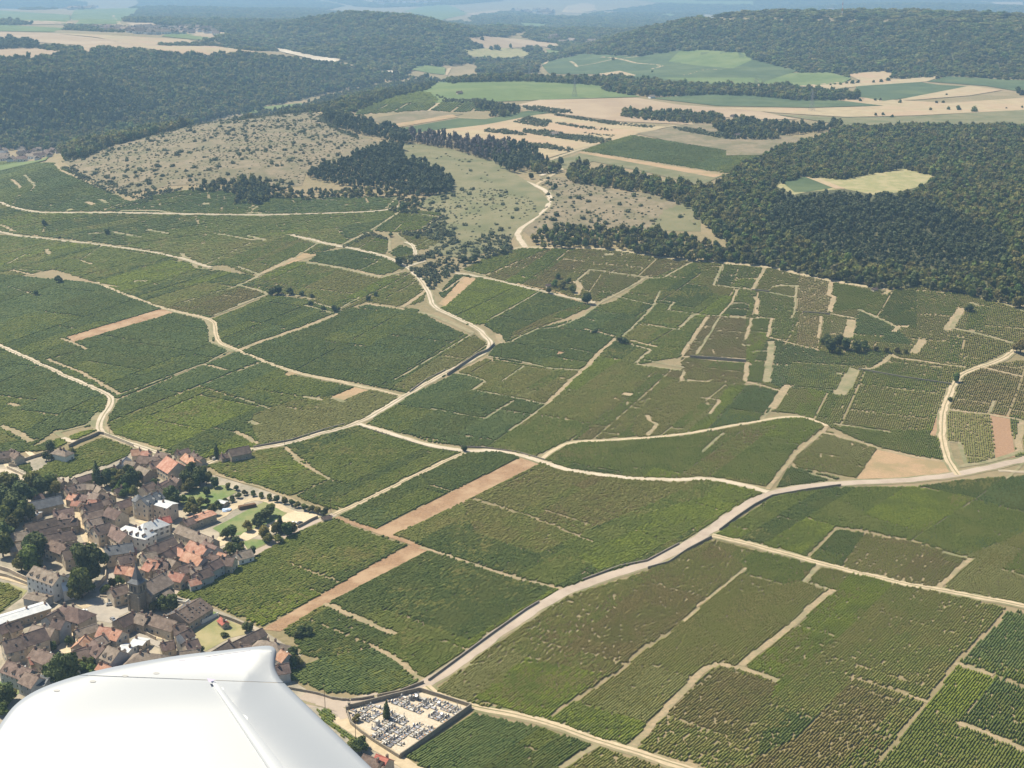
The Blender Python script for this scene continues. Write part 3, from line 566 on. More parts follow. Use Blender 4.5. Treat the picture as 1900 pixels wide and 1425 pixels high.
def drape_world(name, w, mk, label, off=0.0, kind='structure'):
    u = np.arctan2(w[:, 0], w[:, 1]); v = np.log(np.hypot(w[:, 0], w[:, 1]))
    sel = np.where((ANG * R(1) > u.min()) & (ANG * R(1) < u.max()))[0]; selr = np.where((LR > v.min()) & (LR < v.max()))[0]
    vs = list(zip(u, v)); nb = len(vs)
    if len(sel) and len(selr):
        uu, vv = np.meshgrid(ANG[sel] * R(1), LR[selr]); uu = uu.ravel(); vv = vv.ravel()
        m_ = inside(uu, vv, vs)
        vs2 = vs + list(zip(uu[m_], vv[m_]))
    else: vs2 = vs
    S = 1000.0
    r = delaunay_2d_cdt([Vector((a * S, b * S)) for a, b in vs2], [(k, (k + 1) % nb) for k in range(nb)], [], 1, 1e-5)
    co = np.array([(q_.x / S, q_.y / S) for q_ in r[0]])
    if len(co) == 0: return None
    rr = np.exp(co[:, 1]); x = rr * np.sin(co[:, 0]); y = rr * np.cos(co[:, 0])
    _lift[0] += 1
    z = H(x, y) + lift(x, y) * .6 + .0041 * (_lift[0] % 11) + off
    F_ = [f for f in r[2] if len(f) == 3]
    f = np.array(F_, np.int64)
    if len(f) == 0: return None
    c = np.cross(np.stack([x, y], -1)[f[:, 1]] - np.stack([x, y], -1)[f[:, 0]], np.stack([x, y], -1)[f[:, 2]] - np.stack([x, y], -1)[f[:, 0]])
    f[c < 0] = f[c < 0][:, ::-1]
    o = link(name, np_mesh(name, np.stack([x, y, z], -1), [f], [MT[mk]], smooth=True))
    return tag(o, label, kind=kind)
for k, (zn, s, mk, nm, lb) in enumerate(SHEETS):
    if not lb: continue
    poly = zp(zn, s)
    if min(p_[1] for p_ in poly) > 300: fill(poly, 0)
    drape(nm, poly, mk, lb, off=(.0005 * k if min(p_[1] for p_ in poly) > 300 else 0.02 * k))

# ------------------------------------------------------------------ roads and paths
ROADS = [
 ('P', '560 1292 600 1303 640 1306 700 1300 745 1290 790 1272 850 1230 905 1190 980 1137 1050 1098 1120 1072 1195 1050 1260 1020 1310 990 1350 960 1395 932 1435 914 1500 903 1570 896 1680 892 1770 882 1850 865 1910 850 2100 800', 6.6, 'asphalt', 'main road curving past the cemetery', 2),
 ('P', '790 1274 812 1292 880 1312 960 1326 1040 1350 1120 1378 1200 1402 1290 1430 1450 1485', 4.0, 'track', 'cream track right of the cemetery', 2),
 ('P', '1320 993 1400 1012 1500 1040 1600 1065 1700 1088 1800 1105 1900 1125 2150 1180', 4.2, 'track', 'straight cream road at the right', 2),
 ('P', '320 1103 345 1087 400 1064 440 1047 500 1012 560 978 620 955', 4.6, 'asphalt', 'pinkish lane leaving the village', 2),
 ('P', '618 956 700 918 800 868 866 838', 3.2, 'track', 'cream lane between vineyards, centre left', 1),
 ('P', '375 864 420 846 470 833 540 822 600 803 665 787 750 735 830 690 885 664 912 645 908 630 880 605 830 582 803 570 797 545 775 512 755 495 735 485 700 472 660 462 630 457 600 450 540 436', 4.2, 'road', 'pale lane with the sharp elbow', 2),
 ('P', '755 495 775 488 790 484', 3, 'road', 'short white spur', 1),
 ('b', '1170 260 1210 270 1240 310 1235 350', 3.5, 'road', 'white hooked track in the hedges', 2),
 ('P', '665 787 740 810 800 828 865 838 920 835 985 850 1040 870 1100 880 1160 887 1250 892 1320 888 1380 900 1425 913', 4.5, 'road', 'pale track crossing the middle of the vineyards', 2),
 ('P', '-200 560 0 642 70 674 140 707 190 727 211 742 195 765 182 790 187 805 215 815 260 829 310 846', 4.4, 'road', 'curved pale track on the left', 2),
 ('P', '178 524 240 550 310 575 385 590 400 600 402 635 440 650 500 675 560 695 650 712 750 737', 3.4, 'track', 'bent cream track on the left', 2),
 ('P', '-100 350 0 375 30 388 80 396 180 395 280 396 480 400 600 396 700 393 740 384', 3.6, 'road', 'upper track on the left', 2),
 ('P', '-100 410 0 430 30 438 110 446 200 456 300 471 340 480 390 497', 3.4, 'road', 'second upper track on the left', 2),
 ('P', '820 503 880 512 940 525 1000 539 1060 553 1105 562', 3.2, 'road', 'white path to the walled garden', 1),
 ('P', '925 464 975 459 1060 460 1140 462 1240 481 1330 487 1420 495 1480 508 1545 522 1640 538', 3.4, 'track', 'track under the upper wood', 1),
 ('P', '975 459 958 437 965 424 1000 400 1022 376 1017 356 990 343 950 328 925 316 918 308', 5.5, 'road', 'winding pale track up to the plateau', 2),
 ('P', '1003 326 1012 322 1025 318 1033 320', 5, 'road', 'white pull-in by the tree belt', 1),
 ('P', '1015 330 1040 316 1052 310', 3.5, 'track', 'short track into the tree belt', 1),
 ('P', '1020 297 1070 280 1130 260 1180 246 1240 235 1300 227', 4.2, 'track', 'straight plateau track', 1),
 ('P', '960 199 1020 210', 3.6, 'road', 'short plateau track', 1),
 ('P', '2150 600 1890 632 1880 655 1840 675 1790 690 1773 706 1763 730 1750 760 1747 800 1750 830 1763 862 1778 882', 4.2, 'track', 'curved lane on the right', 2),
 ('P', '1005 853 1030 833 1060 820 1150 817 1270 807 1390 785 1480 769 1535 791', 2.8, 'track', 'arched path in the right vineyards', 2),
 ('P', '1535 791 1528 800 1478 842 1425 908', 2.6, 'dry_path', 'path down from the arch', 0),
 ('e', '1255 1330 1425 1342 1800 1330', 3, 'road', 'lane end on the right edge', 1),
 ('m', '390 320 430 370 560 420 710 490', 4, 'dry_path', 'path at the foot of the scrub hill', 1),
 ('j', '770 835 780 790 870 730 860 705', 4, 'dry_path', 'path along the green plateau field', 1),
 ('j', '1330 660 1400 715 1310 785', 4, 'track', 'hedged farm track on the plateau', 0),
 ('j', '540 790 600 870 740 920 1000 985', 6, 'dry_path', 'worn path along the pines', 1),
 ('o', '0 490 130 430', 3, 'dry_path', 'faint path on the slope', 0),
 ('o', '340 480 430 430', 4, 'track', 'short link of pale track', 0),
 ('F', '140 430 300 520 420 640 560 730 740 850 1000 1000 1300 1200', 6, 'track', 'sandy lane beside the cemetery', 1),
 ('F', '-60 260 100 300 200 370 240 440', 5.5, 'asphalt', 'road corner left of the cemetery', 1),
 # village streets
 ('A', '700 880 790 930 860 1010 880 1090 900 1170 960 1260 1020 1360 1090 1480 1190 1560 1260 1640 1220 1740', 6, 'track', 'sandy main street of the village', 1),
 ('C', '-100 350 0 400 250 480 420 530 600 610 850 700 960 760', 5, 'track', 'sandy street by the white mansion', 1),
 ('C', '1120 640 1190 500 1230 420 1210 340', 5, 'square', 'street up to the church', 1),
 ('C', '1300 900 1500 1020 1760 1170 2050 1350', 4, 'square', 'lane below the square', 1),
 ('C', '940 860 800 980 600 1040 480 1140', 4, 'square', 'lane left of the square', 1),
 ('A', '-60 560 60 560 180 620 310 690', 6, 'road', 'pale yard road at the left edge', 1),
 ('B', '580 1090 700 1030 800 930 1000 870 1150 880 1300 950 1430 1010', 5, 'track', 'sandy loop in the gravel yard', 1),
]
FARP = [('k', '600 435 655 475', 8), ('k', '820 405 1000 430 1100 450 1250 468', 9), ('k', '1000 540 1120 500 1250 468', 9), ('k', '1300 555 1560 493', 9), ('k', '370 480 440 432', 9), ('k', '1180 500 1500 490 1700 500 1900 510', 5), ('k', '640 470 900 420 1100 400', 5), ('j', '1430 535 1460 485 1475 480', 10), ('j', '820 0 900 10', 14), ('i', '800 110 840 175', 14), ('l', '0 560 60 590', 6), ('l', '400 690 600 690 900 735 1050 745', 5)]
# minor paths between plots: zone, points, width, material
MINOR = [
 ('h', '430 90 330 195 500 250', 3), ('h', '515 245 180 535 -90 750', 4, 'dry_path'), ('h', '1430 40 1190 260', 3, 'dry_path'), ('h', '1240 0 1430 45', 3),
 ('h', '1670 372 1600 460 1570 490', 1.6, 'dry_path'), ('h', '1570 490 1330 735', 1.4, 'dry_path'), ('h', '1330 735 1140 990', 1.6, 'dry_path'), ('h', '1140 990 980 1190 840 1375', 1.6, 'dry_path'),
 ('h', '1325 730 1580 812', 4.2, 'dry_path'), ('h', '1580 812 1800 885', 1), ('h', '620 818 1000 930', 1), ('h', '1000 935 1150 992', 2.6, 'dry_path'),
 ('h', '1340 1125 1560 1210 1850 1340', 4.2, 'dry_path'), ('h', '-20 792 150 855', 4, 'dry_path'),
 ('g', '600 1300 880 1000 1010 860 1100 765 1180 735 1330 765 1420 795', 4, 'dry_path'),
 ('g', '1370 100 1200 245 1040 360 1060 372 1000 420 950 465', 1.8, 'dry_path'), ('g', '860 530 760 605 700 620 600 720 530 790', 1.5, 'dry_path'), ('g', '530 790 60 1095', 1.3, 'grass_path'),
 ('g', '130 1430 400 1268', 3.2, 'grass_path'), ('g', '600 1300 800 1350 1050 1420', 3, 'dry_path'),
 ('f', '60 210 200 255 330 300 450 340 640 410', 4, 'soil'), ('f', '640 410 740 440 1000 530 1250 610 1600 700', 3, 'dry_path'),
 ('f', '0 790 60 800 240 890 480 990', 4.2, 'dry_path'), ('f', '320 1075 380 1095 460 1150 660 1295', 4, 'dry_path'),
 ('f', '990 90 1200 150 1350 205 1500 260 1790 385', 1.3), ('f', '700 0 860 45', 1.2), ('f', '-230 520 0 600 110 645', 1.2),
 ('f', '690 1340 720 1300 870 1230 980 1180', 2.5, 'grass_path'),
 ('P', '530 829 553 856 612 892', 3.4, 'dry_path'), ('P', '612 890 545 922', 1.2), ('P', '400 880 440 893 480 903 550 930 610 952', 2.6, 'dry_path'),
 ('c', '385 905 560 930 700 960 830 990 1050 1003', 2.4), ('c', '1285 780 1160 890 1080 985 1050 1000 900 1140 800 1245', 3.4, 'dry_path'), ('c', '800 1245 540 1430', 1.8),
 ('c', '180 1020 300 1050 380 1080 290 1140 560 1190 800 1240', 2.6), ('c', '450 825 560 800 740 715 870 705 1060 625 1140 560 1200 520 1490 360 1610 360 1840 235', 2.4),
 ('c', '1060 715 1290 770', 2.6, 'dry_path'), ('c', '970 850 1140 890', 2), ('c', '1280 795 1530 860', 2.6), ('c', '1380 795 1570 840', 3, 'dry_path'), ('c', '1530 860 1420 955', 2.6), ('c', '1420 960 1590 985 1760 1005', 3), ('c', '1470 930 1770 985', 2.4), ('c', '1760 1010 1735 1078 1875 1080', 2.4, 'dry_path'),
 ('c', '1110 300 1490 355', 2.2), ('c', '1110 300 1000 390', 1.4), ('c', '1270 485 1550 550', 2.2), ('c', '1590 450 1550 550 1430 680 1330 770', 2.2), ('c', '1430 680 1720 720 1820 615', 2.2), ('c', '1580 515 1690 530 1645 585 1875 615', 2.2),
 ('c', '200 300 390 205 550 160 700 145', 2.2, 'grass_path'), ('c', '200 300 390 350', 2.2), ('c', '760 450 390 660', 1.2), ('c', '230 350 80 460 40 430', 2.4, 'dry_path'),
 ('c', '1060 640 1130 660', 1.6), ('c', '650 970 490 1080', 1), ('c', '0 1270 370 1340 580 1210', .9),
 ('c', '460 750 500 820', 5, 'dry_path'),
 ('d', '830 130 735 290', 3, 'dry_path'), ('d', '530 115 465 260 600 275 850 310 1040 345', 2.4), ('d', '1290 230 1265 325 1300 345 1275 450', 4, 'dry_path'), ('d', '1080 448 1290 462 1470 495', 3, 'dry_path'),
 ('d', '1425 500 1400 625', 7, 'dry_path'), ('d', '1040 260 1030 440 1010 490', 1.4), ('d', '630 290 590 385 500 480', 2, 'dry_path'), ('d', '590 385 720 385', 1.8), ('d', '330 465 420 470 700 490 870 490', 2.4), ('d', '330 465 220 570', 1.6),
 ('d', '420 480 240 750', 3, 'dry_path'), ('d', '500 490 350 740', 1.4), ('d', '240 755 460 780 700 800 685 930', 3.4, 'dry_path'), ('d', '685 930 950 1000', 3, 'dry_path'), ('d', '730 490 685 640', 2.4, 'dry_path'),
 ('d', '870 490 840 620 1040 675 1200 715', 2.4, 'dry_path'), ('d', '870 650 850 790 835 940', 5, 'grass_path'), ('d', '985 955 870 1120', 5.5, 'dry_path'), ('d', '870 1120 790 1210', 1.4), ('d', '225 925 440 930', 3, 'dry_path'),
 ('d', '360 1040 510 1060 430 1165', 2, 'dry_path'), ('d', '1215 475 1195 625 1235 640', 2, 'dry_path'), ('d', '755 340 770 370 760 465', 3, 'dry_path'), ('d', '870 270 970 262 1060 270', 3), ('d', '530 1290 380 1425', 1.4), ('d', '0 1165 30 1210 70 1225 0 1310', 3, 'dry_path'),
 ('d', '1320 875 1360 880', 4), ('d', '710 720 850 720', 1.8), ('d', '670 680 720 680', 3),
 ('e', '330 655 420 655 510 610 550 555 570 580 630 592', 3.4, 'dry_path'), ('e', '630 590 760 610 1040 650', 3, 'dry_path'), ('e', '690 555 760 468', 6, 'dry_path'), ('e', '915 405 1015 255', 6, 'dry_path'), ('e', '950 390 1000 300', 4, 'grass_path'), ('e', '950 390 1150 430 1350 490', 3, 'grass_path'), ('e', '560 415 600 378 665 380', 4, 'dry_path'), ('e', '1060 220 1120 235', 3), ('e', '880 160 930 130 1200 190 1425 280', 2.4, 'grass_path'),
 ('e', '930 930 1200 960 1425 1000', 3.2, 'dry_path'), ('e', '1200 950 1230 870', 1.2), ('e', '1160 650 1425 712', 3, 'dry_path'), ('e', '890 1140 1000 1145 1045 1300', 2.6), ('e', '1415 1000 1385 1210', 4, 'dry_path'), ('e', '900 1180 980 1310 1200 1270 1425 1200', 4, 'grass_path'),
 ('e', '100 1080 330 1140 480 1190 700 1240 910 1272', 3.6, 'dry_path'), ('e', '330 265 480 330 600 390', 3, 'grass_path'), ('e', '160 1020 330 1045 540 1078', 2.2), ('e', '350 90 400 80 440 100', 4, 'dry_path'), ('e', '500 165 550 135', 4, 'dry_path'), ('e', '0 1345 180 1395', 2.6),
 ('e', '1300 1395 1425 1280', 1.8),
 ('b', '350 205 570 270 700 290', 4, 'grass_path'), ('b', '560 270 400 370', 2.4), ('b', '400 370 170 480', 7, 'dry_path'), ('b', '170 480 60 545 0 560', 3.4), ('b', '480 400 720 440 1000 510', 5.5, 'grass_path'), ('b', '1000 510 1150 465', 3), ('b', '850 465 1000 500', 4, 'dry_path'), ('b', '850 460 1010 380', 1.4), ('b', '0 430 160 490', 4), ('b', '0 560 130 590 210 620 380 630 550 660', 4), ('b', '0 700 210 625', 3),
 ('b', '460 700 700 760', 3.4), ('b', '530 680 730 740', 3.4), ('b', '700 760 480 850', 5.5, 'dry_path'), ('b', '480 850 190 945 20 1010', 5.5, 'dry_path'), ('b', '900 690 1170 730', 4, 'dry_path'), ('b', '1150 715 1310 600', 4, 'dry_path'), ('b', '860 640 720 720', 2), ('b', '1260 745 1440 800 1640 890', 5, 'grass_path'), ('b', '1650 890 1090 1225', 1.3), ('b', '460 1335 600 1365', 4), ('b', '650 1345 760 1372', 4),
 ('b', '1150 35 930 180', 3.2), ('b', '1150 50 1420 85 1290 160', 3), ('b', '730 280 900 195 1060 240', 4, 'grass_path'), ('b', '1060 240 1060 330', 3), ('b', '0 1165 190 1090', 1.2), ('b', '1110 200 1180 265', 2.4), ('b', '370 1165 400 1180 330 1185', 6, 'pale_soil'),
 ('b', '230 1420 0 1340', .9),
 ('a', '420 555 610 630', 4.4, 'dry_path'), ('a', '600 632 310 708', 1.6), ('a', '820 950 1100 850 1450 720 1600 640', 2.2), ('a', '1415 735 1575 780', 4, 'dry_path'), ('a', '760 1140 1100 1000 1380 890 1800 720', 1.6), ('a', '1390 890 1800 1020', 1), ('a', '1210 325 1480 240 1660 190', 2.6), ('a', '1480 400 1800 270', 2.8),
 ('a', '380 1215 600 1160 650 1120', 3), ('a', '0 1165 100 1205 220 1275', 6.5, 'dry_path'), ('a', '60 195 220 250 300 265', 2), ('a', '60 1005 140 1030', 5, 'dry_path'), ('a', '640 170 830 200', 4, 'dry_path'), ('a', '930 160 1030 155', 7, 'grass_path'), ('a', '1730 1130 1790 1160', 6), ('a', '1640 1205 1800 1290', 5, 'dry_path'), ('a', '320 700 560 790 720 880 830 950', 4.5, 'dry_path'), ('a', '820 975 740 1080 720 1160 780 1230 1160 1340', 4.5, 'dry_path'), ('a', '1210 375 1420 420 1460 470 1470 580 1620 650', 4.5, 'grass_path'), ('a', '680 1070 640 1130 660 1180', 5, 'grass_path'), ('a', '1660 190 1800 130', 2.6), ('a', '1660 190 1790 220', 4), ('a', '400 1210 500 1275', 5), ('a', '430 1250 520 1275', 5, 'road'),
 ('m', '80 430 150 490', 5, 'dry_path'), ('m', '170 400 250 480', 4), ('m', '710 660 780 630 900 580', 2.4, 'dry_path'), ('m', '850 650 1110 650 1310 680', 4), ('m', '1290 505 1560 505 1720 525', 2.6), ('m', '790 800 1000 840', 4.5), ('m', '1040 785 1190 812', 5.5), ('m', '1510 810 1800 860', 4), ('m', '1740 825 1880 862', 5), ('m', '620 810 740 808', 3), ('m', '420 860 700 800', 1.6), ('m', '1440 1035 1800 860', 1.5), ('m', '580 990 730 890', 1.4), ('m', '80 1070 240 1105', 3.4, 'dry_path'), ('m', '90 1060 300 1080', 2.6), ('m', '330 920 350 960', 5, 'dry_path'), ('m', '560 1000 650 1030', 4, 'dry_path'), ('m', '40 1030 180 960', 3), ('m', '1270 950 1400 1060 1500 1060', 4), ('m', '1700 660 1900 560', 1.5), ('m', '600 590 670 610', 6, 'dry_path'), ('m', '700 570 760 600', 4),('m', '1420 600 1480 602', 7), ('m', '470 645 500 650', 7, 'drylawn'), ('m', '0 750 110 800', 4, 'dry_path'),
 ('n', '210 550 60 650', 2.6), ('n', '1090 560 1000 640', 3), ('n', '210 550 450 560 680 580', 2.4, 'grass_path'), ('n', '700 555 1090 560', 2.4, 'grass_path'), ('n', '20 660 220 680', 4), ('n', '1760 740 1900 820', 4, 'dry_path'), ('n', '1370 1085 1440 1085', 3, 'road'),
 ('c', '600 400 740 430 850 450 1050 530', 1.6, 'pale_soil'), ('c', '1000 380 1040 420 1010 480', 5, 'dry_path'), ('c', '1210 195 1270 195', 5), ('c', '1330 1165 1400 1175', 6, 'stubble'), ('c', '880 880 920 885', 7, 'soil'), ('c', '1280 1205 1300 1200', 4, 'stubble'),
]
FARLAB = np.zeros_like(LAB); _sv = LAB; LAB = FARLAB
for k, (zn, s, mk, nm, lb) in enumerate(SHEETS):
    poly = zp(zn, s)
    if lb and min(p_[1] for p_ in poly) < 200 and mk not in ('olivegrass', 'drygrass'): fill(poly, 1)
LAB = _sv
print('roads')
for k, (zn, s, wd, mk, lb, it) in enumerate(ROADS):
    w = resample(to_world(smooth_line(zp(zn, s), it)), 5 if wd > 3 else 6)
    fill_strip(w, wd + 1.2, 0)
    strip('road' if mk in ('asphalt', 'road', 'square') else 'dirt_track', w, wd, mk, lb, extra=.05)
    if mk in ('track', 'road') and 2.9 < wd < 4.5: strip('grass_strip', w, wd * .17, 'grass_path', 'thin grassy middle of the ' + lb, extra=.13)
    if mk in ('asphalt', 'road', 'track') and k < 23:   # dry verge
        strip('verge', w, wd + 3.2, 'grass_path', 'dry grass verge of the ' + lb, extra=-.02)
for zn, s, wd in FARP: strip('field_path', resample(to_world(zp(zn, s)), 12), wd, 'stubble', 'pale far field path', extra=.5)
for k, t in enumerate(MINOR):
    zn, s, wd = t[:3]; wd = max(wd * 1.05, 1.9) if zn in 'bcdemn' else wd * .85; mk = t[3] if len(t) > 3 else 'grass_path'
    w = resample(to_world(zp(zn, s)), 5)
    fill_strip(w, max(wd, 1.6) + .5, 0)
    if wd > 1.5: strip('field_path', w, wd, mk, 'dry path between vineyard plots')
# ------------------------------------------------------------------ vine rows (real little hedges)
def clumps(cx, cy, ux, uy, L, W, Hh, lean):
    """one short hedge prism per point"""
    n_ = len(cx)
    vx, vy = -uy, ux
    z0 = H(cx, cy)
    V = np.empty((n_, 8, 3))
    jl = rng.uniform(.85, 1.15, n_) * L / 2; jw = W / 2 * rng.uniform(.75, 1.3, n_)
    hh = Hh * rng.uniform(1 - lean * .2, 1 + lean * .2, n_)
    off = lean * rng.uniform(-.08, .08, n_)
    def put(i, a, b, z):
        V[:, i, 0] = cx + ux * a + vx * (b + off); V[:, i, 1] = cy + uy * a + vy * (b + off); V[:, i, 2] = z0 + z
    put(0, -jl, -jw, .12); put(1, jl, -jw, .12); put(2, jl, jw, .12); put(3, -jl, jw, .12)
    sh = rng.uniform(-.12, .12, n_) * W * lean; sh2 = rng.uniform(-.12, .12, n_) * W * lean
    tw = jw * rng.uniform(.5, .8, n_); h2 = hh * rng.uniform(.8, 1.1, n_)
    put(4, -jl * .92, sh - tw, h2 * rng.uniform(.85, 1.05, n_)); put(5, jl * .92, sh2 - tw, hh * rng.uniform(.85, 1.05, n_)); put(6, jl * .92, sh2 + tw, hh); put(7, -jl * .92, sh + tw, h2)
    b = np.arange(n_)[:, None] * 8
    quads = np.concatenate([b + np.array([0, 1, 5, 4]), b + np.array([2, 3, 7, 6]), b + np.array([4, 5, 6, 7]), b + np.array([1, 2, 6, 5]), b + np.array([3, 0, 4, 7])])
    tris = np.zeros((0, 3), np.int64)
    return V.reshape(-1, 3), quads, tris
print('vines')
LH, LW = LAB.shape
nclump = 0
for k, (zn, s, mk, dens, rd, lb) in enumerate(PLOTS):
    poly = polys[k]
    pp = []
    for a, b in zip(poly, poly[1:] + poly[:1]):
        m_ = max(1, int(math.hypot(b[0] - a[0], b[1] - a[1]) / 25))
        for i in range(m_): pp.append((a[0] + (b[0] - a[0]) * i / m_, a[1] + (b[1] - a[1]) * i / m_))
    w = to_world(pp); c = w.mean(0); u = rowdir(rd); v = np.array([-u[1], u[0]])
    dist = np.hypot(*c)
    if dist < 900: sp_, L = 1.2, 2.0
    elif dist < 1250: sp_, L = 1.4, 2.2
    elif dist < 1500: sp_, L = 1.8, 3.0
    elif dist < 2200: sp_, L = 2.3, 4.0
    else: sp_, L = 4.5, 8
    a_ = (w - c) @ u; b_ = (w - c) @ v
    ra = np.arange(a_.min() - L, a_.max() + L, L); rb = np.arange(b_.min() - sp_, b_.max() + sp_, sp_)
    A_, B_ = np.meshgrid(ra, rb); A_ = A_ + rng.uniform(-.3, .3, A_.shape) * L + 0
    wob = (vnoise(A_, B_, 60, k) - .5) * .8
    x = (c[0] + A_ * u[0] + (B_ + wob) * v[0]).ravel(); y = (c[1] + A_ * u[1] + (B_ + wob) * v[1]).ravel()
    keep = y > 150; x = x[keep]; y = y[keep]
    z = H(x, y); px, py = project(x, y, z)
    ix = np.round(px).astype(int) - X0; iy = np.round(py).astype(int) - Y0
    ok = (ix >= 0) & (ix < LW) & (iy >= 0) & (iy < LH)
    x, y, ix, iy = x[ok], y[ok], ix[ok], iy[ok]
    ok = LAB[iy, ix] == k + 1; x, y = x[ok], y[ok]
    # gaps: patchy missing vines, more of them where the plot is sparse
    miss = (.62 if dist < 900 else .35) * {'s': .10, 'o': .04, 'p': .07, 'b': .10, 'y': .02, 'g': .018, 'k': .01, 'u': .01}[mk] + (1 - dens) * .7
    pat = vnoise(x, y, 38, k + 5) * .6 + vnoise(x, y, 9, k + 6) * .4
    ok = rng.random(len(x)) > miss * np.clip((pat - .27) * 3.0, .1, 2.0)
    x, y = x[ok], y[ok]
    if len(x) < 4: continue
    W = {'s': .74, 'o': .78, 'p': .74, 'b': .72}.get(mk, .80) * (1.0 if dist < 900 else sp_ / 1.15 * 1.0)
    hh = {'s': .85, 'o': .92, 'p': .9, 'b': .8}.get(mk, 1.0) * (1 + .0 * dist)
    if sp_ > 4: hh = 1.6
    ALT = {'g': 'ggggkkyo', 'k': 'kkkkggu', 'o': 'ooooggpyks', 's': 'ssssoogb', 'y': 'yyyyg', 'u': 'uuukg', 'p': 'pppoos', 'b': 'bbbsb'}[mk]
    bb = (x - c[0]) * v[0] + (y - c[1]) * v[1]; edges = np.cumsum(rng.choice([9, 14, 22, 35, 55], 80)) + bb.min() - 20
    band = np.searchsorted(edges, bb); bm_ = rng.integers(0, len(ALT), 90); ms_ = sorted(set(ALT)); lut = np.array([ms_.index(ALT[q_]) for q_ in bm_])
    aa = (x - c[0]) * u[0] + (y - c[1]) * u[1]; secw = rng.choice([55, 80, 120, 170, 260], 120)[band]; so_ = rng.uniform(0, 200, 120)[band]; sec = np.floor((aa + so_) / secw).astype(int)
    mi = lut[(band * 7 + sec * 3) % 90]
    de = np.abs(bb - edges[np.clip(band, 0, 79)]); db = np.abs(bb - edges[np.clip(band - 1, 0, 79)]); ds = ((aa + so_) / secw - sec) * secw
    gap = (de < sp_ * .6) & (band % 2 == 0) & (rng.random(len(x)) < (.10 if dist < 900 else .85)) | (ds < (1.3 if dist < 900 else 2.4)) & (rng.random(len(x)) < .8)
    x, y, mi = x[~gap], y[~gap], mi[~gap]; pn = vnoise(x, y, 26, k + 50) * .5 + vnoise(x, y, 7, k + 51) * .3 + rng.random(len(x)) * .35
    alt2 = ms_.index(ALT[-1]); mi = np.where(pn > .74, alt2, mi)
    V, qd, tr = clumps(x, y, u[0], u[1], L * 1.12, W, hh, 1.3 if mk in 'sb' else .8)
    o = link('vineyard', np_mesh('vineyard', V, [qd], [MT['v' + q_] for q_ in ms_], np.tile(mi, 5)))
    tag(o, lb, 'vineyard', 'vineyard plots', 'stuff')
    nclump += len(x)
print('clumps', nclump)

# ------------------------------------------------------------------ trees
def ico_blob(mb, c, r, seed, mi=0, sub=2, amp=.25, zs=1.0):
    import bmesh
    bm = bmesh.new(); bmesh.ops.create_icosphere(bm, subdivisions=sub, radius=1)
    rn = random.Random(seed); ph = [rn.uniform(0, 6.28) for _ in range(6)]
    vs = []
    for v in bm.verts:
        p = v.co; k = 1 + amp * (math.sin(p.x * 3.1 + ph[0]) * math.cos(p.y * 2.7 + ph[1]) + .6 * math.sin(p.z * 5 + ph[2] + p.x * 4) + rn.uniform(-.35, .35))
        vs.append((c[0] + p.x * r * k, c[1] + p.y * r * k, c[2] + p.z * r * k * zs))
    bm.verts.index_update()
    fs = [tuple(v.index for v in f.verts) for f in bm.faces]
    bm.free(); mb.add(vs, fs, mi)
def leaf_quads(mb, centers, radii, n, size, seed, mi=0, zs=1.0, shell=.6):
    rn = np.random.default_rng(seed)
    idx = rn.choice(len(centers), n, p=np.array(radii) ** 2 / np.sum(np.array(radii) ** 2))
    C = np.array(centers)[idx]; Rr = np.array(radii)[idx]
    d = rn.normal(size=(n, 3)); d /= np.linalg.norm(d, axis=1)[:, None]
    rad = Rr * (shell + (1.12 - shell) * rn.random(n) ** .5)
    p = C + d * rad[:, None] * np.array([1, 1, zs])
    nrm = d + rn.normal(size=(n, 3)) * .55; nrm /= np.linalg.norm(nrm, axis=1)[:, None]
    t = np.cross(nrm, rn.normal(size=(n, 3))); t /= np.linalg.norm(t, axis=1)[:, None]; b = np.cross(nrm, t)
    sz = size * rn.uniform(.6, 1.35, n)[:, None]
    for k in range(n):
        q_ = [p[k] - t[k] * sz[k] - b[k] * sz[k] * .7, p[k] + t[k] * sz[k] - b[k] * sz[k] * .5, p[k] + t[k] * sz[k] * .8 + b[k] * sz[k] * .7, p[k] - t[k] * sz[k] * .7 + b[k] * sz[k] * .6]
        mb.add(q_, [(0, 1, 2, 3)], mi)
def lobes(rn, n, R_, h0, h1):
    cs, rs = [], []
    for k in range(n):
        a = rn.uniform(0, 6.28); f = rn.random() ** .6; z = rn.uniform(h0, h1); t = (z - h0) / (h1 - h0)
        rr = R_ * (1 - .55 * t) * f * .72
        cs.append((math.cos(a) * rr, math.sin(a) * rr, z)); rs.append(R_ * rn.uniform(.34, .5))
    cs.append((0, 0, (h0 + h1) / 2)); rs.append(R_ * .55)
    return cs, rs
def crown_broad(seed, n, lm, size, R_=1.0, H_=2.2):
    """unit tree: crown radius 1, total height about 2.3"""
    rn = random.Random(seed); cs, rs = lobes(rn, 9, R_, .75 * H_ * .5, H_ * .82)
    mb = MB()
    for c, r in zip(cs, rs): ico_blob(mb, c, r * .78, rn.random(), 0, 1 if n < 500 else 2, .22)
    leaf_quads(mb, cs, rs, n, size, seed, 0)
    return mb
def trunk_mesh(name, H_=2.2, r=.07, limbs=4, seed=1):
    rn = random.Random(seed); mb = MB()
    mb.tube((0, 0, -.2), (.03, 0, H_ * .45), r * 1.3, r * .8, 7); mb.tube((.03, 0, H_ * .45), (0, .03, H_ * .75), r * .8, r * .3, 6)
    for k in range(limbs):
        a = k * 6.28 / limbs + rn.uniform(-.4, .4); z = H_ * rn.uniform(.28, .45)
        mb.tube((.02, 0, z), (math.cos(a) * .55, math.sin(a) * .55, z + H_ * .22), r * .5, r * .15, 5)
    return mb.mesh(name, [MT['bark']])
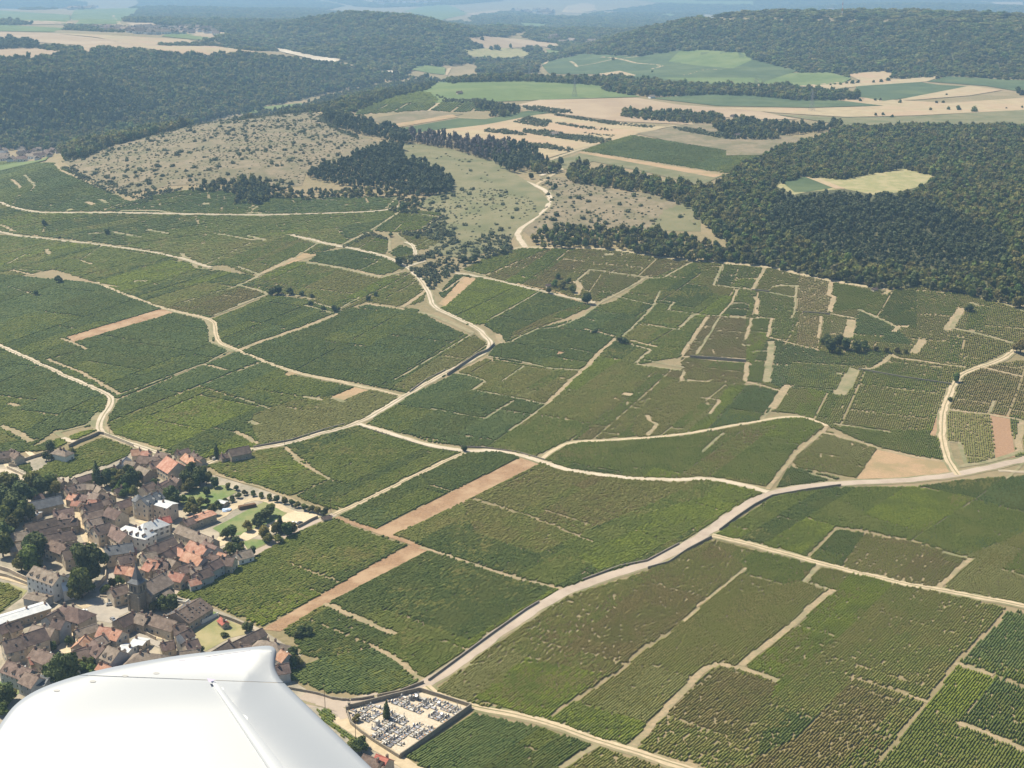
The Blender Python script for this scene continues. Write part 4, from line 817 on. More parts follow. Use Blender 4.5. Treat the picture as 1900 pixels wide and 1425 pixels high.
def conifer_mesh(seed, n, lm, name, H_=3.0, R_=.8):
    rn = random.Random(seed); mb = MB(); cs, rs = [], []
    for k in range(8):
        t = k / 7; cs.append((rn.uniform(-.1, .1), rn.uniform(-.1, .1), H_ * (.25 + .7 * t))); rs.append(R_ * (1 - .8 * t) * rn.uniform(.85, 1.1))
    for c, r in zip(cs, rs): ico_blob(mb, c, r * .75, rn.random(), 0, 1, .25, .8)
    leaf_quads(mb, cs, rs, n, .13, seed, 0, .8)
    return mb
def cypress_mesh(seed, n, H_=5.0, R_=.75):
    rn = random.Random(seed); mb = MB(); cs, rs = [], []
    for k in range(10):
        t = k / 9; cs.append((rn.uniform(-.06, .06), rn.uniform(-.06, .06), H_ * (.08 + .85 * t))); rs.append(R_ * (1 - .25 * abs(t - .3) - .72 * max(0, t - .5) * 1.6) * rn.uniform(.9, 1.05))
    for c, r in zip(cs, rs): ico_blob(mb, c, r * .85, rn.random(), 0, 2, .15, 1.1)
    leaf_quads(mb, cs, rs, n, .1, seed, 0, 1.1, .75)
    return mb
# village tree meshes (unit radius)
TREE = {}
for kd, lm in (('broad', 'leaf'), ('light', 'leaf2'), ('dark', 'leaf_dark')):
    TREE[kd] = [crown_broad(30 + k, 1500, lm, .10).mesh(kd + '_crown', [MT[lm]]) for k in range(3)]
TREE['cypress'] = [cypress_mesh(5, 1400).mesh('cypress_crown', [MT['leaf_dark']])]
TREE['conifer'] = [conifer_mesh(60 + k, 1200, 'pine', 'c').mesh('conifer_crown', [MT['pine']]) for k in range(2)]
TRUNKM = [trunk_mesh('trunk', seed=k) for k in range(2)]
# forest meshes: whole tree as one mesh
def forest_proto(name, seed, lm, kind, n=150):
    if kind == 'broad': mb = crown_broad(seed, n, lm, .2)
    elif kind == 'pine': mb = crown_broad(seed, n, lm, .18, .82, 2.7)
    elif kind == 'bush':
        mb = MB(); rn = random.Random(seed); cs = [(rn.uniform(-.45, .45), rn.uniform(-.45, .45), rn.uniform(.2, .6)) for _ in range(5)]; rs = [rn.uniform(.38, .6) for _ in range(5)]
        for c, r in zip(cs, rs): ico_blob(mb, c, r * .8, rn.random(), 0, 1, .25, .8)
        leaf_quads(mb, cs, rs, n, .17, seed, 0)
    if kind != 'bush': mb.tube((0, 0, -.3), (0, 0, 1.2), .09, .06, 5, 1)
    return mb.mesh(name, [MT[lm], MT['bark']])
FP = dict(
    broad=[forest_proto('oak_tree', 100 + k, 'leaf', 'broad') for k in range(4)] + [forest_proto('oak_tree', 110, 'leaf2', 'broad'), forest_proto('oak_tree', 111, 'leaf3', 'broad'), forest_proto('oak_tree', 112, 'leaf_dark', 'broad')],
    dark=[forest_proto('dark_tree', 120 + k, 'leaf_dark', 'broad') for k in range(3)] + [forest_proto('oak_tree', 130, 'leaf', 'broad')],
    pine=[forest_proto('pine_tree', 140 + k, 'pine', 'pine') for k in range(4)],
    dead=[forest_proto('dead_pine', 150 + k, 'deadpine', 'pine') for k in range(3)],
    bush=[forest_proto('bush', 160 + k, 'scrub', 'bush', 90) for k in range(4)],
    mix=[forest_proto('oak_tree', 170 + k, 'leaf', 'broad') for k in range(2)] + [forest_proto('pine_tree', 180 + k, 'pine', 'pine') for k in range(2)] + [forest_proto('bush', 190, 'scrub', 'bush')])
PCOL = {}
for k_, meshes in FP.items():
    c_ = bpy.data.collections.new('prototypes_' + k_)
    for i_, me in enumerate(meshes):
        o_ = bpy.data.objects.new(me.name, me); c_.objects.link(o_)
    PCOL[k_] = c_
def gn_group(coll):
    ng = bpy.data.node_groups.new('scatter', 'GeometryNodeTree')
    ng.interface.new_socket('Geometry', in_out='INPUT', socket_type='NodeSocketGeometry'); ng.interface.new_socket('Geometry', in_out='OUTPUT', socket_type='NodeSocketGeometry')
    N = ng.nodes; L = ng.links
    gi = N.new('NodeGroupInput'); go = N.new('NodeGroupOutput'); ip = N.new('GeometryNodeInstanceOnPoints')
    ci = N.new('GeometryNodeCollectionInfo'); ci.inputs['Collection'].default_value = coll; ci.inputs['Separate Children'].default_value = True; ci.inputs['Reset Children'].default_value = True
    sc_ = N.new('GeometryNodeInputNamedAttribute'); sc_.data_type = 'FLOAT_VECTOR'; sc_.inputs['Name'].default_value = 'tsc'
    rt = N.new('FunctionNodeRandomValue'); rt.data_type = 'FLOAT_VECTOR'; rt.inputs[1].default_value = (0, 0, 6.28)
    ix = N.new('FunctionNodeRandomValue'); ix.data_type = 'INT'; ix.inputs[5].default_value = 50
    ip.inputs['Pick Instance'].default_value = True
    L.new(gi.outputs[0], ip.inputs['Points']); L.new(ci.outputs[0], ip.inputs['Instance']); L.new(sc_.outputs[0], ip.inputs['Scale'])
    L.new(rt.outputs[0], ip.inputs['Rotation']); L.new(ix.outputs[2], ip.inputs['Instance Index']); L.new(ip.outputs[0], go.inputs[0])
    return ng
GN = {k_: gn_group(c_) for k_, c_ in PCOL.items()}
def scatter(name, label, cat, kind, x, y, rad, hs=1.0, sink=.3, group=None):
    n_ = len(x)
    if n_ == 0: return
    me = bpy.data.meshes.new(name); me.vertices.add(n_)
    z = H(x, y) - sink
    me.vertices.foreach_set('co', np.stack([x, y, z], -1).astype(np.float32).ravel())
    at = me.attributes.new('tsc', 'FLOAT_VECTOR', 'POINT')
    rad = np.asarray(rad); at.data.foreach_set('vector', np.stack([rad, rad, rad * hs * rng.uniform(.8, 1.2, n_)], -1).astype(np.float32).ravel())
    o = link(name, me); md = o.modifiers.new('scatter', 'NODES'); md.node_group = GN[kind]
    return tag(o, label, cat, group, 'stuff')
def poly_points(poly, spacing, dh=0, jit=.45):
    pp = []
    for a, b in zip(poly, poly[1:] + poly[:1]):
        m_ = max(1, int(math.hypot(b[0] - a[0], b[1] - a[1]) / 10))
        for i in range(m_): pp.append((a[0] + (b[0] - a[0]) * i / m_, a[1] + (b[1] - a[1]) * i / m_))
    a = np.array(pp); x, y, z = hit(a[:, 0], a[:, 1], dh)
    lim = np.percentile(np.hypot(x, y), 99) * 1.1 + 50
    m_ = np.hypot(x, y) <= lim
    x0, x1, y0, y1 = x[m_].min(), x[m_].max(), y[m_].min(), y[m_].max()
    gx, gy = np.meshgrid(np.arange(x0, x1, spacing), np.arange(y0, y1, spacing))
    gx = gx + rng.uniform(-jit, jit, gx.shape) * spacing; gy = gy + rng.uniform(-jit, jit, gy.shape) * spacing
    gx = gx.ravel(); gy = gy.ravel()
    px, py = project(gx, gy, H(gx, gy) + dh)
    m_ = inside(px, py, poly)
    return gx[m_], gy[m_]
def at_ground(px, py, dh=0.0):
    x, y, z = hit([px], [py], dh); return float(x[0]), float(y[0]), float(H(x[0], y[0]))

# forests: zone, outline, kind, spacing, crown radius, height factor, label
FORESTS = [
 ('P', '1285 365 1320 345 1345 326 1395 300 1418 286 1450 272 1520 255 1560 235 1700 232 1900 234 2250 236 2250 700 1900 566 1780 540 1700 525 1640 532 1545 515 1420 488 1330 480 1350 450 1290 400', 'broad', 5.6, 3.7, .95, 'dense oak wood on the right'),
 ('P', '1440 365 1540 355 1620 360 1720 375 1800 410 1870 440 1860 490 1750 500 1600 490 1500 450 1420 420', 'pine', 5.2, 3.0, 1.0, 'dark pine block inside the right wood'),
 ('P', '985 440 1010 425 1080 415 1140 420 1200 425 1290 440 1340 460 1330 485 1240 475 1140 457 1000 456', 'broad', 6, 3.4, .95, ''),
 ('P', '1045 318 1070 308 1130 315 1200 330 1300 348 1330 370 1290 385 1200 352 1100 340 1050 330', 'broad', 6.6, 4.0, 1.0, ''),
 ('n', '440 370 700 290 900 220 1060 180 1130 200 1140 270 1100 290 1250 310 1400 370 1500 430 1480 510 1300 530 1000 480 700 460 450 400', 'pine', 5, 3.3, 1.1, 'dark pine triangle on the left of the slope'),
 ('j', '570 790 640 790 700 850 900 870 1100 920 1200 950 1180 1000 1080 990 800 920 650 880 580 840', 'pine', 7, 4.0, 1.15, 'dark pine belt behind the scrub hill'),
 ('n', '1180 130 1300 130 1500 150 1800 190 1900 200 1880 290 1700 280 1500 210 1200 160', 'dead', 7, 3.4, 1.3, 'grey brown dying pine belt'),
 ('o', '-60 180 0 190 200 200 350 230 400 300 300 350 200 370 110 340 50 280 -60 260', 'pine', 6.5, 3.6, 1.15, 'dark pine clump at the end of the belt'),
 ('o', '330 330 480 330 540 360 500 370 350 365', 'broad', 7, 3.6, 1, ''),
 ('n', '-60 430 0 420 200 470 450 500 700 480 900 490 1000 500 1200 500 1250 520 1100 540 700 545 450 560 210 550 100 590 -60 560', 'mix', 6.5, 3.0, .95, 'mixed scrub belt under the pine triangle'),
 ('m', '1280 500 1400 460 1500 430 1700 420 1900 430 1900 560 1830 590 1650 590 1720 530 1560 505', 'mix', 6.5, 3.2, .95, 'dark hedge wood above the left vineyards'),
 ('m', '430 330 520 340 650 420 800 440 900 500 1080 500 1300 470 1250 500 1000 590 800 640 780 630 980 560 900 540 700 500 560 420', 'bush', 4.5, 2.2, 1, 'rough scrub at the foot of the left hill'),
 ('n', '1090 560 1200 540 1300 560 1250 620 1280 640 1180 660 1030 640 1100 600', 'mix', 6, 2.6, .9, 'small copse at the vineyard corner'),
 ('n', '1370 680 1450 690 1420 760 1500 830 1540 850 1440 900 1380 960 1260 990 1150 1030 1090 1010 1100 970 1230 960 1370 900 1440 850 1240 820 1100 800 1110 790 1240 790', 'bush', 4.2, 2.4, 1.1, 'hedges wrapped round the small upper vineyards'),
 ('n', '1200 1040 1400 960 1500 900 1620 860 1760 780 1900 840 1900 930 1650 990 1520 1060 1470 1080 1400 1100 1350 1110', 'bush', 5.5, 2.6, 1.1, 'dense scrub beside the white road fork'),
 ('b', '1180 420 1300 420 1360 470 1500 440 1490 480 1430 520 1380 540 1360 590 1310 520', 'bush', 5, 2.6, 1.2, 'bushes right of the white road'),
 ('n', '700 890 870 800 900 795 1040 840 1050 860 900 820 720 905', 'bush', 3.2, 1.8, 1.1, 'curved hedge in the upper vineyards'),
 ('P', '-200 112 0 108 60 108 122 98 172 98 180 90 250 95 300 98 400 102 480 98 560 108 640 122 700 140 690 155 620 165 560 180 480 195 430 205 330 228 200 262 150 285 100 275 -200 262', 'broad', 9, 6.0, 1.0, 'big wooded hill left of the valley'),
 ('P', '100 262 140 240 200 245 260 232 350 222 430 206 500 200 420 212 330 234 200 268 150 290 120 292', 'broad', 8, 5, 1.0, 'tree belt along the foot of the left hill'),
 ('i', '0 275 100 275 220 285 265 310 250 345 100 355 0 362 -300 362 -300 275', 'pine', 12, 8, 1.1, 'dark wood block on the left hill top'),
 ('i', '275 305 400 315 560 330 615 350 600 370 520 370 420 345 280 335', 'broad', 11, 7, 1, 'tree line between the far left fields'),
 ('i', '650 340 750 325 950 340 1100 360 1150 385 1050 380 800 370 660 380', 'broad', 11, 7, 1, 'round wood edge by the far left fields'),
 ('j', '600 790 700 700 850 640 1000 600 1100 580 1300 550 1500 560 1700 545 1900 535 1900 560 1500 568 1300 570 1150 600 1050 640 870 705 760 800 790 850 700 850', 'broad', 9, 5.0, 1, 'tree belt round the far plateau edge'),
 ('k', '-60 525 0 530 200 530 400 545 640 555 820 545 960 540 1060 560 1200 570 1500 600 1900 610 2000 610 2100 600 2300 620 2500 640 2650 680 2500 690 2200 690 1900 660 1600 650 1200 668 1000 650 830 620 820 590 640 575 300 560 0 558', 'broad', 9, 5.5, 1, 'long tree belt across the far plateau'),
 ('k', '-60 400 0 405 120 415 300 405 260 330 380 325 420 370 560 375 680 385 560 400 400 430 360 470 400 490 200 510 0 505 -60 500', 'broad', 12, 7.5, 1, 'valley trees by the far fields'),
 ('k', '1040 430 1200 400 1260 360 1400 358 1340 400 1180 440 1100 450', 'broad', 11, 6, 1, 'tongue of wood in the far vineyards'),
 ('k', '960 805 1000 775 1300 790 1600 790 1700 830 1650 860 1400 850 1100 830', 'broad', 7.5, 4, 1, 'tree hedge across the plateau'),
 ('k', '1650 870 1800 820 1900 830 2050 850 2250 870 2100 890 1900 930 1800 950 1700 960 1850 900 1700 890', 'mix', 9, 3.8, 1, 'mixed bushes left of the right wood'),
 ('p', '-300 40 0 50 150 80 250 50 600 30 620 55 450 80 200 100 170 130 0 135 -200 130', 'mix', 8, 3.8, 1, 'mixed trees at the corner of the right wood'),
 ('P', '1082 102 1100 84 1125 72 1150 64 1170 54 1200 45 1240 38 1300 33 1420 33 1500 36 1600 38 1700 42 1900 50 2250 62 2250 152 1900 150 1760 141 1720 140 1600 137 1500 136 1420 135 1395 120 1390 104 1340 95 1280 92 1200 100 1140 103', 'broad', 13, 8.5, .9, 'large wooded ridge on the right'),
 ('j', '0 30 100 48 300 60 560 75 800 78 900 82 1100 95 1300 110 1400 150 1540 200 1700 250 1830 300 1830 330 1600 350 1560 390 1620 400 1700 410 1700 420 1400 445 1200 470 1170 490 1130 520 900 500 780 480 830 440 700 415 400 370 130 315 0 310 -150 280 -300 280 -400 180 -640 150 -900 130 -880 100 -700 60 -500 40', 'broad', 15, 10, .85, 'big wooded hill behind the valley'),
 ('P', '470 96 560 108 640 125 720 137 800 140 760 142 700 150 600 128 500 110', 'broad', 11, 6.5, 1, 'wood tongue below the white quarry'),
 ('P', '1100 60 1140 40 1180 28 1260 22 1400 24 1500 26 1640 30 1700 36 1900 44 2200 44 2200 -10 1900 -10 1640 -12 1400 -12 1230 4 1120 18 1060 30 1040 45', 'broad', 26, 17, .7, 'blue far forest behind the right ridge'),
 ('P', '1000 75 1060 45 1150 25 1300 18 1310 40 1250 52 1190 64 1150 82 1110 100 1080 104 1040 95', 'broad', 15, 10, .85, 'wood round the nose of the right ridge'),
 ('P', '560 205 480 212 430 222 500 203 560 193 620 172 690 157 760 150 820 145 790 165 720 180 670 200 620 206', 'mix', 8.5, 4.2, .9, 'scrubby trees at the edge of the left valley'),
 ('P', '-200 150 0 150 130 140 210 165 300 200 200 235 60 240 0 232 -200 232', 'pine', 10, 5.5, 1.3, 'darker pines added as cloud shade on the left hill flank'),  # extra dark pines over the wood, standing in for a cloud shadow
 ('P', '965 60 1000 50 1060 40 1100 50 1110 62 1085 85 1060 92 1020 80', 'broad', 20, 13, .8, 'hazy wood in the far valley'),
 ('P', '870 30 900 22 950 18 1010 26 1080 28 1080 40 1000 48 930 56 900 48', 'broad', 24, 16, .7, 'hazy wood far behind the valley'),
 ('P', '560 -12 660 8 700 10 780 8 860 4 960 -4 1100 -12 1200 -12 1200 -30 560 -30', 'broad', 34, 22, .6, 'pale blue far woods at the top'),
 ('P', '250 -10 540 -10 640 8 600 16 480 14 380 9 240 12 260 4', 'broad', 28, 18, .65, 'blue wooded slope at the top left'),
 ('P', '-200 -8 100 -6 160 2 160 10 60 14 0 12 -200 12', 'broad', 26, 17, .7, 'blue wooded hill in the top left corner'),
 ('P', '-200 28 0 30 80 26 125 36 80 40 20 42 0 42 -200 40', 'broad', 18, 11, .8, 'far wood on the left edge'),
 ('P', '780 40 850 35 920 45 960 60 920 64 850 50', 'broad', 20, 13, .7, 'far wood between the hills'),
 ('P', '430 70 560 78 640 92 700 110 560 96 470 84', 'broad', 13, 7.5, .9, 'wood edge above the quarry'),
 ('P', '120 44 220 48 340 52 330 58 200 56 120 52', 'broad', 14, 6.5, .8, 'far village trees'),
 ('P', '340 74 500 80 520 92 400 86 250 80', 'broad', 13, 6.5, .8, 'tree row between the far left fields'),
 ('k', '0 900 150 905 300 940 270 945 100 930 0 918', 'bush', 5, 2.8, 1, 'dark hedge on the stubble, lowest left'),
 ('k', '40 970 250 985 450 1010 620 1040 600 1058 400 1035 180 1000 50 985', 'bush', 5, 2.8, 1, 'dark hedge on the stubble, nearest'),
 ('k', '270 905 480 920 600 945 760 955 880 975 860 995 750 1000 560 970 280 925', 'bush', 5, 3.0, 1, 'dark hedge on the stubble, by the white shed'),
 ('k', '200 850 300 815 470 850 420 885 330 875', 'bush', 5.5, 3.0, 1, 'dark bush patch on the stubble'),
 ('k', '500 855 700 885 900 905 900 915 700 900 500 865', 'bush', 5, 2.4, 1, 'thin hedge on the stubble'),
 ('k', '700 925 920 945 900 955 710 935', 'bush', 5, 2.4, 1, 'short thin hedge on the stubble'),
 ('k', '490 795 700 825 950 855 1200 880 1180 892 900 870 640 830 490 805', 'bush', 5, 2.8, 1, 'long hedge on the stubble, farthest'),
 ('k', '270 740 400 740 590 775 560 790 400 780 280 755', 'bush', 6, 3.2, 1, 'dark bushes beside the plateau track'),
 ('k', '-60 720 40 710 130 730 250 760 240 790 130 815 20 810 40 770 -60 760', 'mix', 7, 3.4, 1, 'copse beside the plateau track'),
 ('k', '1330 890 1500 905 1700 935 1900 950 1700 965 1480 930 1340 905', 'bush', 5.5, 3.0, 1, 'hedge left of the right wood'),
 ('j', '1360 655 1440 690 1700 690 1830 730 1900 740 1900 755 1700 715 1430 715', 'bush', 6, 3.0, 1.1, 'hedge along the plateau farm track'),
 ('j', '560 800 640 870 820 960 830 975 700 930 560 850 535 810', 'bush', 5, 2.6, 1, 'bush line along the worn path'),
]
print('forests')
big = {}
for zn, s, kd, spc, r, hs, lb in FORESTS:
    poly = zp(zn, s)
    x, y = poly_points(poly, spc, dh=r * 1.0)
    # keep clear of the wood clearing
    if spc < 8:
        cl = zp('p', '120 475 350 405 600 425 960 360 1050 345 1290 408 1180 510 1000 560 840 575 640 540 370 560 270 570')
        px, py = project(x, y, H(x, y) + 2); m_ = ~inside(px, py, cl); x, y = x[m_], y[m_]
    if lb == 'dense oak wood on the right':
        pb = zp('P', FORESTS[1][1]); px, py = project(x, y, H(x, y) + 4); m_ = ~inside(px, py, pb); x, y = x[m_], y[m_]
    m_ = vnoise(x, y, 40, 31) > .05; x, y = x[m_], y[m_]
    rad = r * rng.uniform(.55, 1.45, len(x)) * (.75 + .5 * vnoise(x, y, 45, 8)); hs = hs * (.42 if spc >= 20 else .6 if spc >= 11 else (.85 if spc >= 8.5 else 1))
    print('   ', lb[:30], len(x))
    if spc >= 11:
        px, py = project(x, y, H(x, y)); ix = np.clip(np.nan_to_num(px).astype(int) - X0, 0, LW - 1); iy = np.clip(np.nan_to_num(py).astype(int) - Y0, 0, LH - 1); m_ = FARLAB[iy, ix] == 0; x, y, rad = x[m_], y[m_], rad[m_]
    big.setdefault('all', []).append((x, y, rad, kd, hs, lb, spc))
def individuals(x, y, rad, kd, hs, name, label, cat, group):
    ms = FP[kd]
    for k in range(len(x)):
        o = link(name, ms[k % len(ms)]); r = float(rad[k])
        o.location = (x[k], y[k], float(H(x[k], y[k])) - .3); o.scale = (r, r, r * hs * rng.uniform(.85, 1.2)); o.rotation_euler = (0, 0, rng.uniform(0, 6.28))
        tag(o, label, cat, group)
NAMES = {'broad': ('woodland', 'wood'), 'dark': ('woodland', 'wood'), 'pine': ('pine_wood', 'wood'), 'dead': ('dying_pine_wood', 'wood'), 'bush': ('hedge_scrub', 'scrub'), 'mix': ('mixed_scrub', 'scrub')}
_e = [r for r in big['all'] if r[5] == '']
_d = np.sort(np.concatenate([np.hypot(r[0], r[1]) for r in _e])); LIM = _d[min(285, len(_d) - 1)]
for x, y, rad, kd, hs, lb, spc in big['all']:
    if lb == '':       # the belts whose trees one can tell apart
        m_ = np.hypot(x, y) > LIM; scatter('woodland', 'farther trees of the belts beside the dotted pasture', 'wood', kd, x[m_], y[m_], rad[m_], hs, sink=.8); m_ = ~m_; x, y, rad = x[m_], y[m_], rad[m_]
        name, group = ('oak_tree', 'trees of the belts beside the dotted pasture')
        individuals(x, y, rad, kd, hs, name, 'round dark green oak in the tree belts around the dotted pasture', 'tree', group); continue
    nm = NAMES[kd]
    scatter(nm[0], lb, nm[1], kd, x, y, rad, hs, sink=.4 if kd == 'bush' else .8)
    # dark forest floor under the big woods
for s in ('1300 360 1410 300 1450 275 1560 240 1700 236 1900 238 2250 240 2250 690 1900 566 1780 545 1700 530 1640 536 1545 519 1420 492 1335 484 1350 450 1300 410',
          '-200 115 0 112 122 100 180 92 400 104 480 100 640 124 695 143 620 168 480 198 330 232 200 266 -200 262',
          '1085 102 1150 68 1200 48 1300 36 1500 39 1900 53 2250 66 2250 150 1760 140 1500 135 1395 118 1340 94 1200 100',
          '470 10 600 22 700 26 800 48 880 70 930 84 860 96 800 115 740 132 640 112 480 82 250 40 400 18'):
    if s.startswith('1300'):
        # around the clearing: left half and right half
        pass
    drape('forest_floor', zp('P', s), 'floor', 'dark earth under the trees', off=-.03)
for s in ('130 470 350 412 640 430 960 365 1050 350 1280 410 1170 480 1000 525 840 540 640 500 370 520 280 540',):
    drape('meadow', zp('p', s), 'drylawn', 'dry clearing in the right wood', off=.25)
drape('meadow', zp('p', '180 440 370 412 560 490 370 520 280 520'), 'crop2', 'green plot in the wood clearing', off=.45)
drape('soil_strip', zp('p', '350 412 410 408 640 498 570 500'), 'stubble', 'white strip in the wood clearing', off=.6)

# bushes dotted over the dry grass: nearest 300 as individuals, the rest one mass
bx, by, br = [], [], []
for s, spc, thr in (('115 300 200 262 330 232 430 208 600 212 700 262 660 300 570 318 560 345 420 340 230 360 150 318', 6.5, .37),
               ('1000 330 1050 332 1150 357 1270 367 1300 400 1290 435 1100 425 985 440 1000 400 1020 375', 7.5, .41),
               ('780 375 850 350 930 350 985 368 1000 395 955 420 940 455 860 480 800 470 790 430', 6.5, .32),
               ('760 270 900 350 960 350 980 345 900 300 800 280', 13, .5), ('440 215 600 208 640 225 560 250 450 240', 9, .45)):
    x, y = poly_points(zp('P', s), spc, 0, .5)
    m_ = vnoise(x, y, 42, 12) * .65 + rng.random(len(x)) * .35 > thr; x, y = x[m_], y[m_]
    bx.append(x); by.append(y); br.append(rng.uniform(.6, 2.0, len(x)) * (1 + 1.2 * (rng.random(len(x)) > .86)))
bx = np.concatenate(bx); by = np.concatenate(by); br = np.concatenate(br)
o_ = np.argsort(np.hypot(bx, by) / br); near = o_[:300]; rest = o_[300:]
individuals(bx[near], by[near], br[near], 'bush', 1.0, 'bush', 'dark round bush dotted on the dry grass slopes', 'bush', 'bushes dotted over the dry grassland')
scatter('scattered_bushes', 'smaller bushes over the dry grassland', 'scrub', 'bush', bx[rest], by[rest], br[rest], 1.0)
print('bushes', len(bx))
# ------------------------------------------------------------------ village materials
defm('roof_b', (.165, .115, .095), (.11, .08, .068), 1.2, (.225, .165, .14), .35, wave=(1.1, .25, 'X'), stretch=(1, 1, 1), objrand=.18)
defm('roof_m', (.105, .078, .068), (.075, .055, .05), 1.2, (.15, .11, .092), .35, stretch=(1, 1, 1), objrand=.2)
defm('roof_t', (.215, .17, .135), (.155, .122, .098), 1.2, (.27, .22, .18), .4, stretch=(1, 1, 1), objrand=.15)
defm('roof_p', (.37, .195, .13), (.28, .14, .10), 1.4, (.43, .27, .20), .4, stretch=(1, 1, 1), objrand=.15)
defm('roof_g', (.10, .105, .115), (.075, .08, .09), 1.4, (.14, .145, .155), .3, rough=.55, spec=.4, stretch=(1, 1, 1), objrand=.15)
defm('roof_w', (.52, .53, .54), (.44, .46, .48), 1.0, (.60, .60, .58), .3, rough=.5, stretch=(1, 1, 1))
defm('roof_r', (.36, .11, .085), (.28, .085, .065), 1.4, (.42, .17, .13), .4, stretch=(1, 1, 1))
defm('wall_c', (.56, .48, .36), (.48, .40, .30), .8, (.40, .34, .26), .5, objrand=.1, stretch=(1, 1, 1))
defm('wall_s', (.36, .30, .225), (.27, .225, .165), 1.5, (.42, .36, .28), .5, objrand=.15, stretch=(1, 1, 1), bump=.4, bs=3)
defm('wall_g', (.38, .38, .36), (.31, .31, .30), .8, objrand=.1, stretch=(1, 1, 1))
defm('wall_w', (.68, .66, .60), (.60, .58, .53), .8, objrand=.06, stretch=(1, 1, 1))
defm('stone', (.30, .26, .20), (.20, .17, .13), 1.6, (.20, .18, .15), .3, bump=.5, bs=3)
defm('glass', (.035, .04, .05), (.05, .055, .065), 1, rough=.15, spec=.6)
defm('frame', (.62, .60, .55), (.55, .53, .48), 2)
defm('shutter', (.30, .32, .32), (.24, .26, .26), 2, objrand=.2)
defm('wood', (.16, .09, .05), (.11, .065, .04), 3)
defm('chim', (.36, .22, .16), (.28, .17, .13), 3)
defm('granite', (.30, .30, .32), (.20, .20, .22), 3, rough=.35, spec=.5, objrand=.5, stretch=(1, 1, 1))
defm('marble', (.46, .44, .41), (.34, .33, .31), 3, rough=.5, objrand=.3, stretch=(1, 1, 1))
defm('flower', (.45, .10, .12), (.55, .45, .12), 6)
defm('rubber', (.03, .03, .03), (.04, .04, .04), 3)
defm('metal_grey', (.30, .31, .32), (.24, .25, .26), 2, rough=.5, metallic=.4)
defm('mast_red', (.55, .06, .04), (.5, .05, .04), 1); defm('white_paint', (.75, .75, .73), (.70, .70, .69), 1, rough=.5)
defm('car_white', (.75, .75, .74), (.72, .72, .71), 1, rough=.25, spec=.5); defm('car_dark', (.05, .06, .08), (.045, .055, .07), 1, rough=.25, spec=.5); defm('car_silver', (.42, .43, .45), (.40, .41, .43), 1, rough=.3, metallic=.5)
defm('tarp', (.25, .35, .55), (.55, .6, .68), .5); defm('hedge', (.055, .085, .03), (.08, .12, .04), 1.2, rough=.8)

